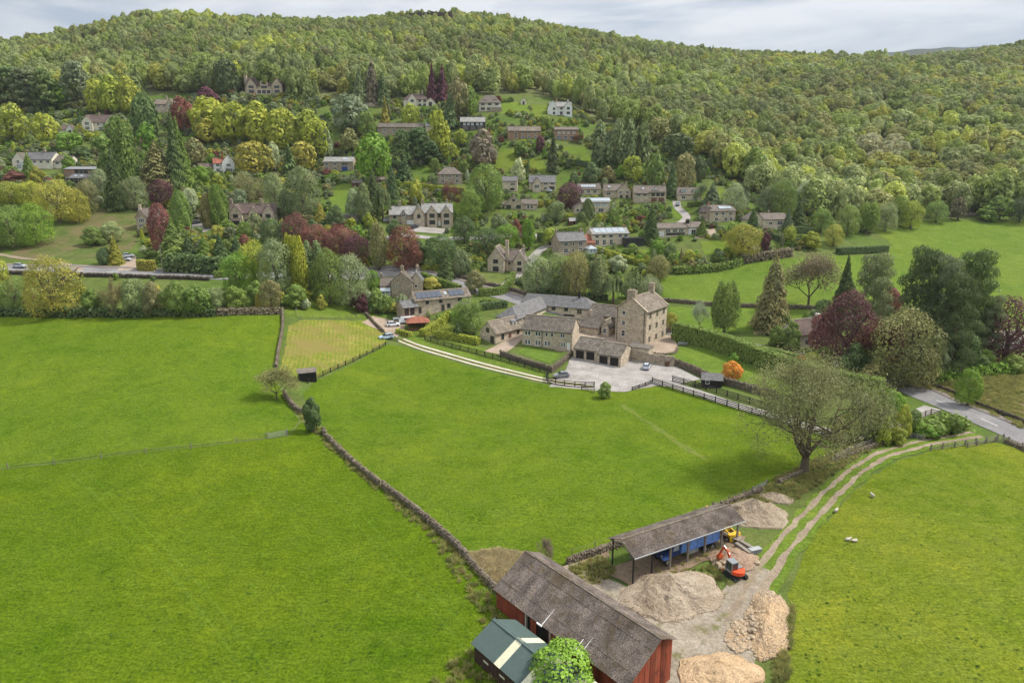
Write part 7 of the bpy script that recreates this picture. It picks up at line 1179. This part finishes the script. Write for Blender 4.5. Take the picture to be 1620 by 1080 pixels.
def tufts():       # rank grass: real blades in clumps over the nearer ground
    rng = np.random.default_rng(5); me = bpy.data.meshes.new('grass')
    X, Y_, CC = [], [], []
    for P, dens in (([(660, 1100), (850, 1100), (760, 900), (700, 845), (520, 690), (505, 690), (690, 860), (770, 1000)], 1500), ([(735, 880), (790, 870), (840, 880), (800, 940), (770, 920)], 1500), ([(900, 900), (950, 880), (975, 905), (930, 930)], 120), ([(1125, 850), (1185, 800), (1260, 790), (1320, 750), (1400, 700), (1380, 690), (1260, 740), (1160, 790), (1100, 830)], 2200), ([(1020, 900), (1140, 860), (1180, 900), (1150, 930), (1120, 930)], 60), ([(450, 620), (520, 690), (700, 850), (745, 885), (735, 885), (600, 775), (510, 700), (450, 630)], 1600), ([(1440, 605), (1475, 598), (1620, 565), (1620, 680), (1530, 640)], 2500), ([(1255, 960), (1245, 1080), (1225, 1080), (1235, 960)], 250)):
        W_ = [at(*q) for q in P]; xs = [q.x for q in W_]; ys = [q.y for q in W_]; x = rng.uniform(min(xs), max(xs), dens * 3); y = rng.uniform(min(ys), max(ys), dens * 3); k = inpoly(x, y, [(q.x, q.y) for q in W_]); X.append(x[k][:dens]); Y_.append(y[k][:dens]); CC.append(np.tile([.46, .40, .23] if P[0] in ((735, 880),) else [.27, .29, .09], (len(X[-1]), 1)))
    d = [at(px, py) for px, py in zip(rng.uniform(0, 1620, 3600), 540 + 540 * rng.uniform(0, 1, 3600) ** .7)]
    x = np.array([q.x for q in d]); y = np.array([q.y for q in d]); nz = np.sin(x * .9 + 3 * np.sin(y * .21)) * np.sin(y * 1.1 + 2 * np.sin(x * .3)) > .1
    bad = np.zeros(len(x), bool)
    for P in BARE: bad |= inpoly(x, y, P)
    k = nz & ~bad; nw = int(sum(map(len, X))); X.append(x[k]); Y_.append(y[k]); x = np.concatenate(X); y = np.concatenate(Y_); n = len(x); z = hz(x, y); CC = np.concatenate(CC + [np.zeros((n - nw, 3))])
    me.vertices.add(n); me.vertices.foreach_set('co', np.stack([x, y, z + .03], 1).astype('f').ravel())
    def attr(nm, ty, key, a): q = me.attributes.new(nm, ty, 'POINT'); q.data.foreach_set(key, np.ascontiguousarray(a).ravel())
    wild = np.arange(n) < nw; s = np.where(wild, rng.uniform(.35, .9, n), rng.uniform(.16, .36, n)); col = np.where(wild[:, None], CC * rng.uniform(.7, 1.25, (n, 1)) + rng.uniform(0, 1, (n, 1)) ** 2 * np.array([.16, .09, .06]), np.array([.12, .22, .025]) * rng.uniform(.75, 1.2, (n, 1)))
    attr('tint', 'FLOAT_COLOR', 'color', np.column_stack([col, np.ones(n)]).astype('f')); attr('size', 'FLOAT_VECTOR', 'vector', np.stack([s, s, s * np.where(wild, .7, .35)], 1).astype('f')); attr('turn', 'FLOAT_VECTOR', 'vector', np.stack([np.zeros(n), np.zeros(n), rng.uniform(0, 6.28, n)], 1).astype('f')); attr('which', 'INT', 'value', rng.integers(0, 3, n).astype('i'))
    pr = []
    for k in range(3):
        m = 60; a = rng.uniform(0, 6.28, m); r = rng.uniform(0, .5, m); b = np.stack([r * np.cos(a), r * np.sin(a), np.zeros(m)], 1); tip = b + np.stack([rng.normal(size=m) * .28, rng.normal(size=m) * .28, rng.uniform(.5, 1, m)], 1); sd = nrm(np.stack([rng.normal(size=m), rng.normal(size=m), np.zeros(m)], 1)) * .06
        V = np.stack([b - sd, b + sd, tip + sd * .3, tip - sd * .3], 1).reshape(-1, 3); pr.append(bpy.data.objects.new('grass_tuft', quadmesh('grass_tuft', V, 'leafi')))
    o = ob('grass', me, kind='stuff', label='tufts of longer grass in the pastures, verges and rough ground'); scatter(o, pr, me)
BARE = [[(q.x, q.y) for q in [at(*c) for c in P]] for P in ([(905, 885), (985, 925), (1120, 962), (1150, 925), (1192, 890), (1222, 905), (1260, 950), (1250, 1100), (1000, 1100), (960, 960)], [(780, 870), (840, 860), (1080, 1000), (1070, 1100), (740, 1100), (745, 1000), (800, 990)], [(950, 850), (1180, 790), (1210, 900), (1000, 940)], [(868, 612), (893, 560), (985, 560), (1110, 590), (1060, 612)], [(585, 500), (700, 552), (940, 608), (940, 620), (820, 600), (600, 530)])] + [margin(TRACK), margin(DRIVE), margin(ROAD), margin(LANE)]
tufts()
# far moor beyond the ridge
def moor():
    m = MB(); n = 40
    for i in range(n + 1):
        x = 1350 + 1100 * i / n; h = 382 + 92 * math.sin(math.pi * min(1, max(0, i / n))) ** .4 + 2 * math.sin(i * 1.3)
        m.v += [(x, 2350, -50), (x, 2350 + 350, h - 60), (x, 3000, h + 52), (x, 4200, h - 40)]
    for i in range(n):
        for j in range(3): a = i * 4 + j; m.f.append((a, a + 4, a + 5, a + 1)); m.mi.append(0)
    m.obj('distant_hill', 'moor', kind='structure', smooth=True)
moor()
for root, px, py, col, kind, hm in PLANTS: root['label'] = label_for(px, py, col, kind, hm)
print('objects', len(bpy.data.objects), 'terrain ok')
# ------------------------------------------------------------------ thin haze in the valley air
hm_ = bpy.data.materials.new('haze'); hm_.use_nodes = True; hn = hm_.node_tree; hn.nodes.clear(); ho = hn.nodes.new('ShaderNodeOutputMaterial'); hv = hn.nodes.new('ShaderNodeVolumePrincipled')
hv.inputs['Color'].default_value = (.86, .92, 1, 1); hv.inputs['Density'].default_value = .00006; hv.inputs['Anisotropy'].default_value = .2; hn.links.new(hv.outputs[0], ho.inputs['Volume'])
hb = MB(); hb.box(-6500, -3500, -60, 6500, 7600, 620); hb.obj('haze', hm_, kind='stuff')
S.cycles.volume_bounces = 0
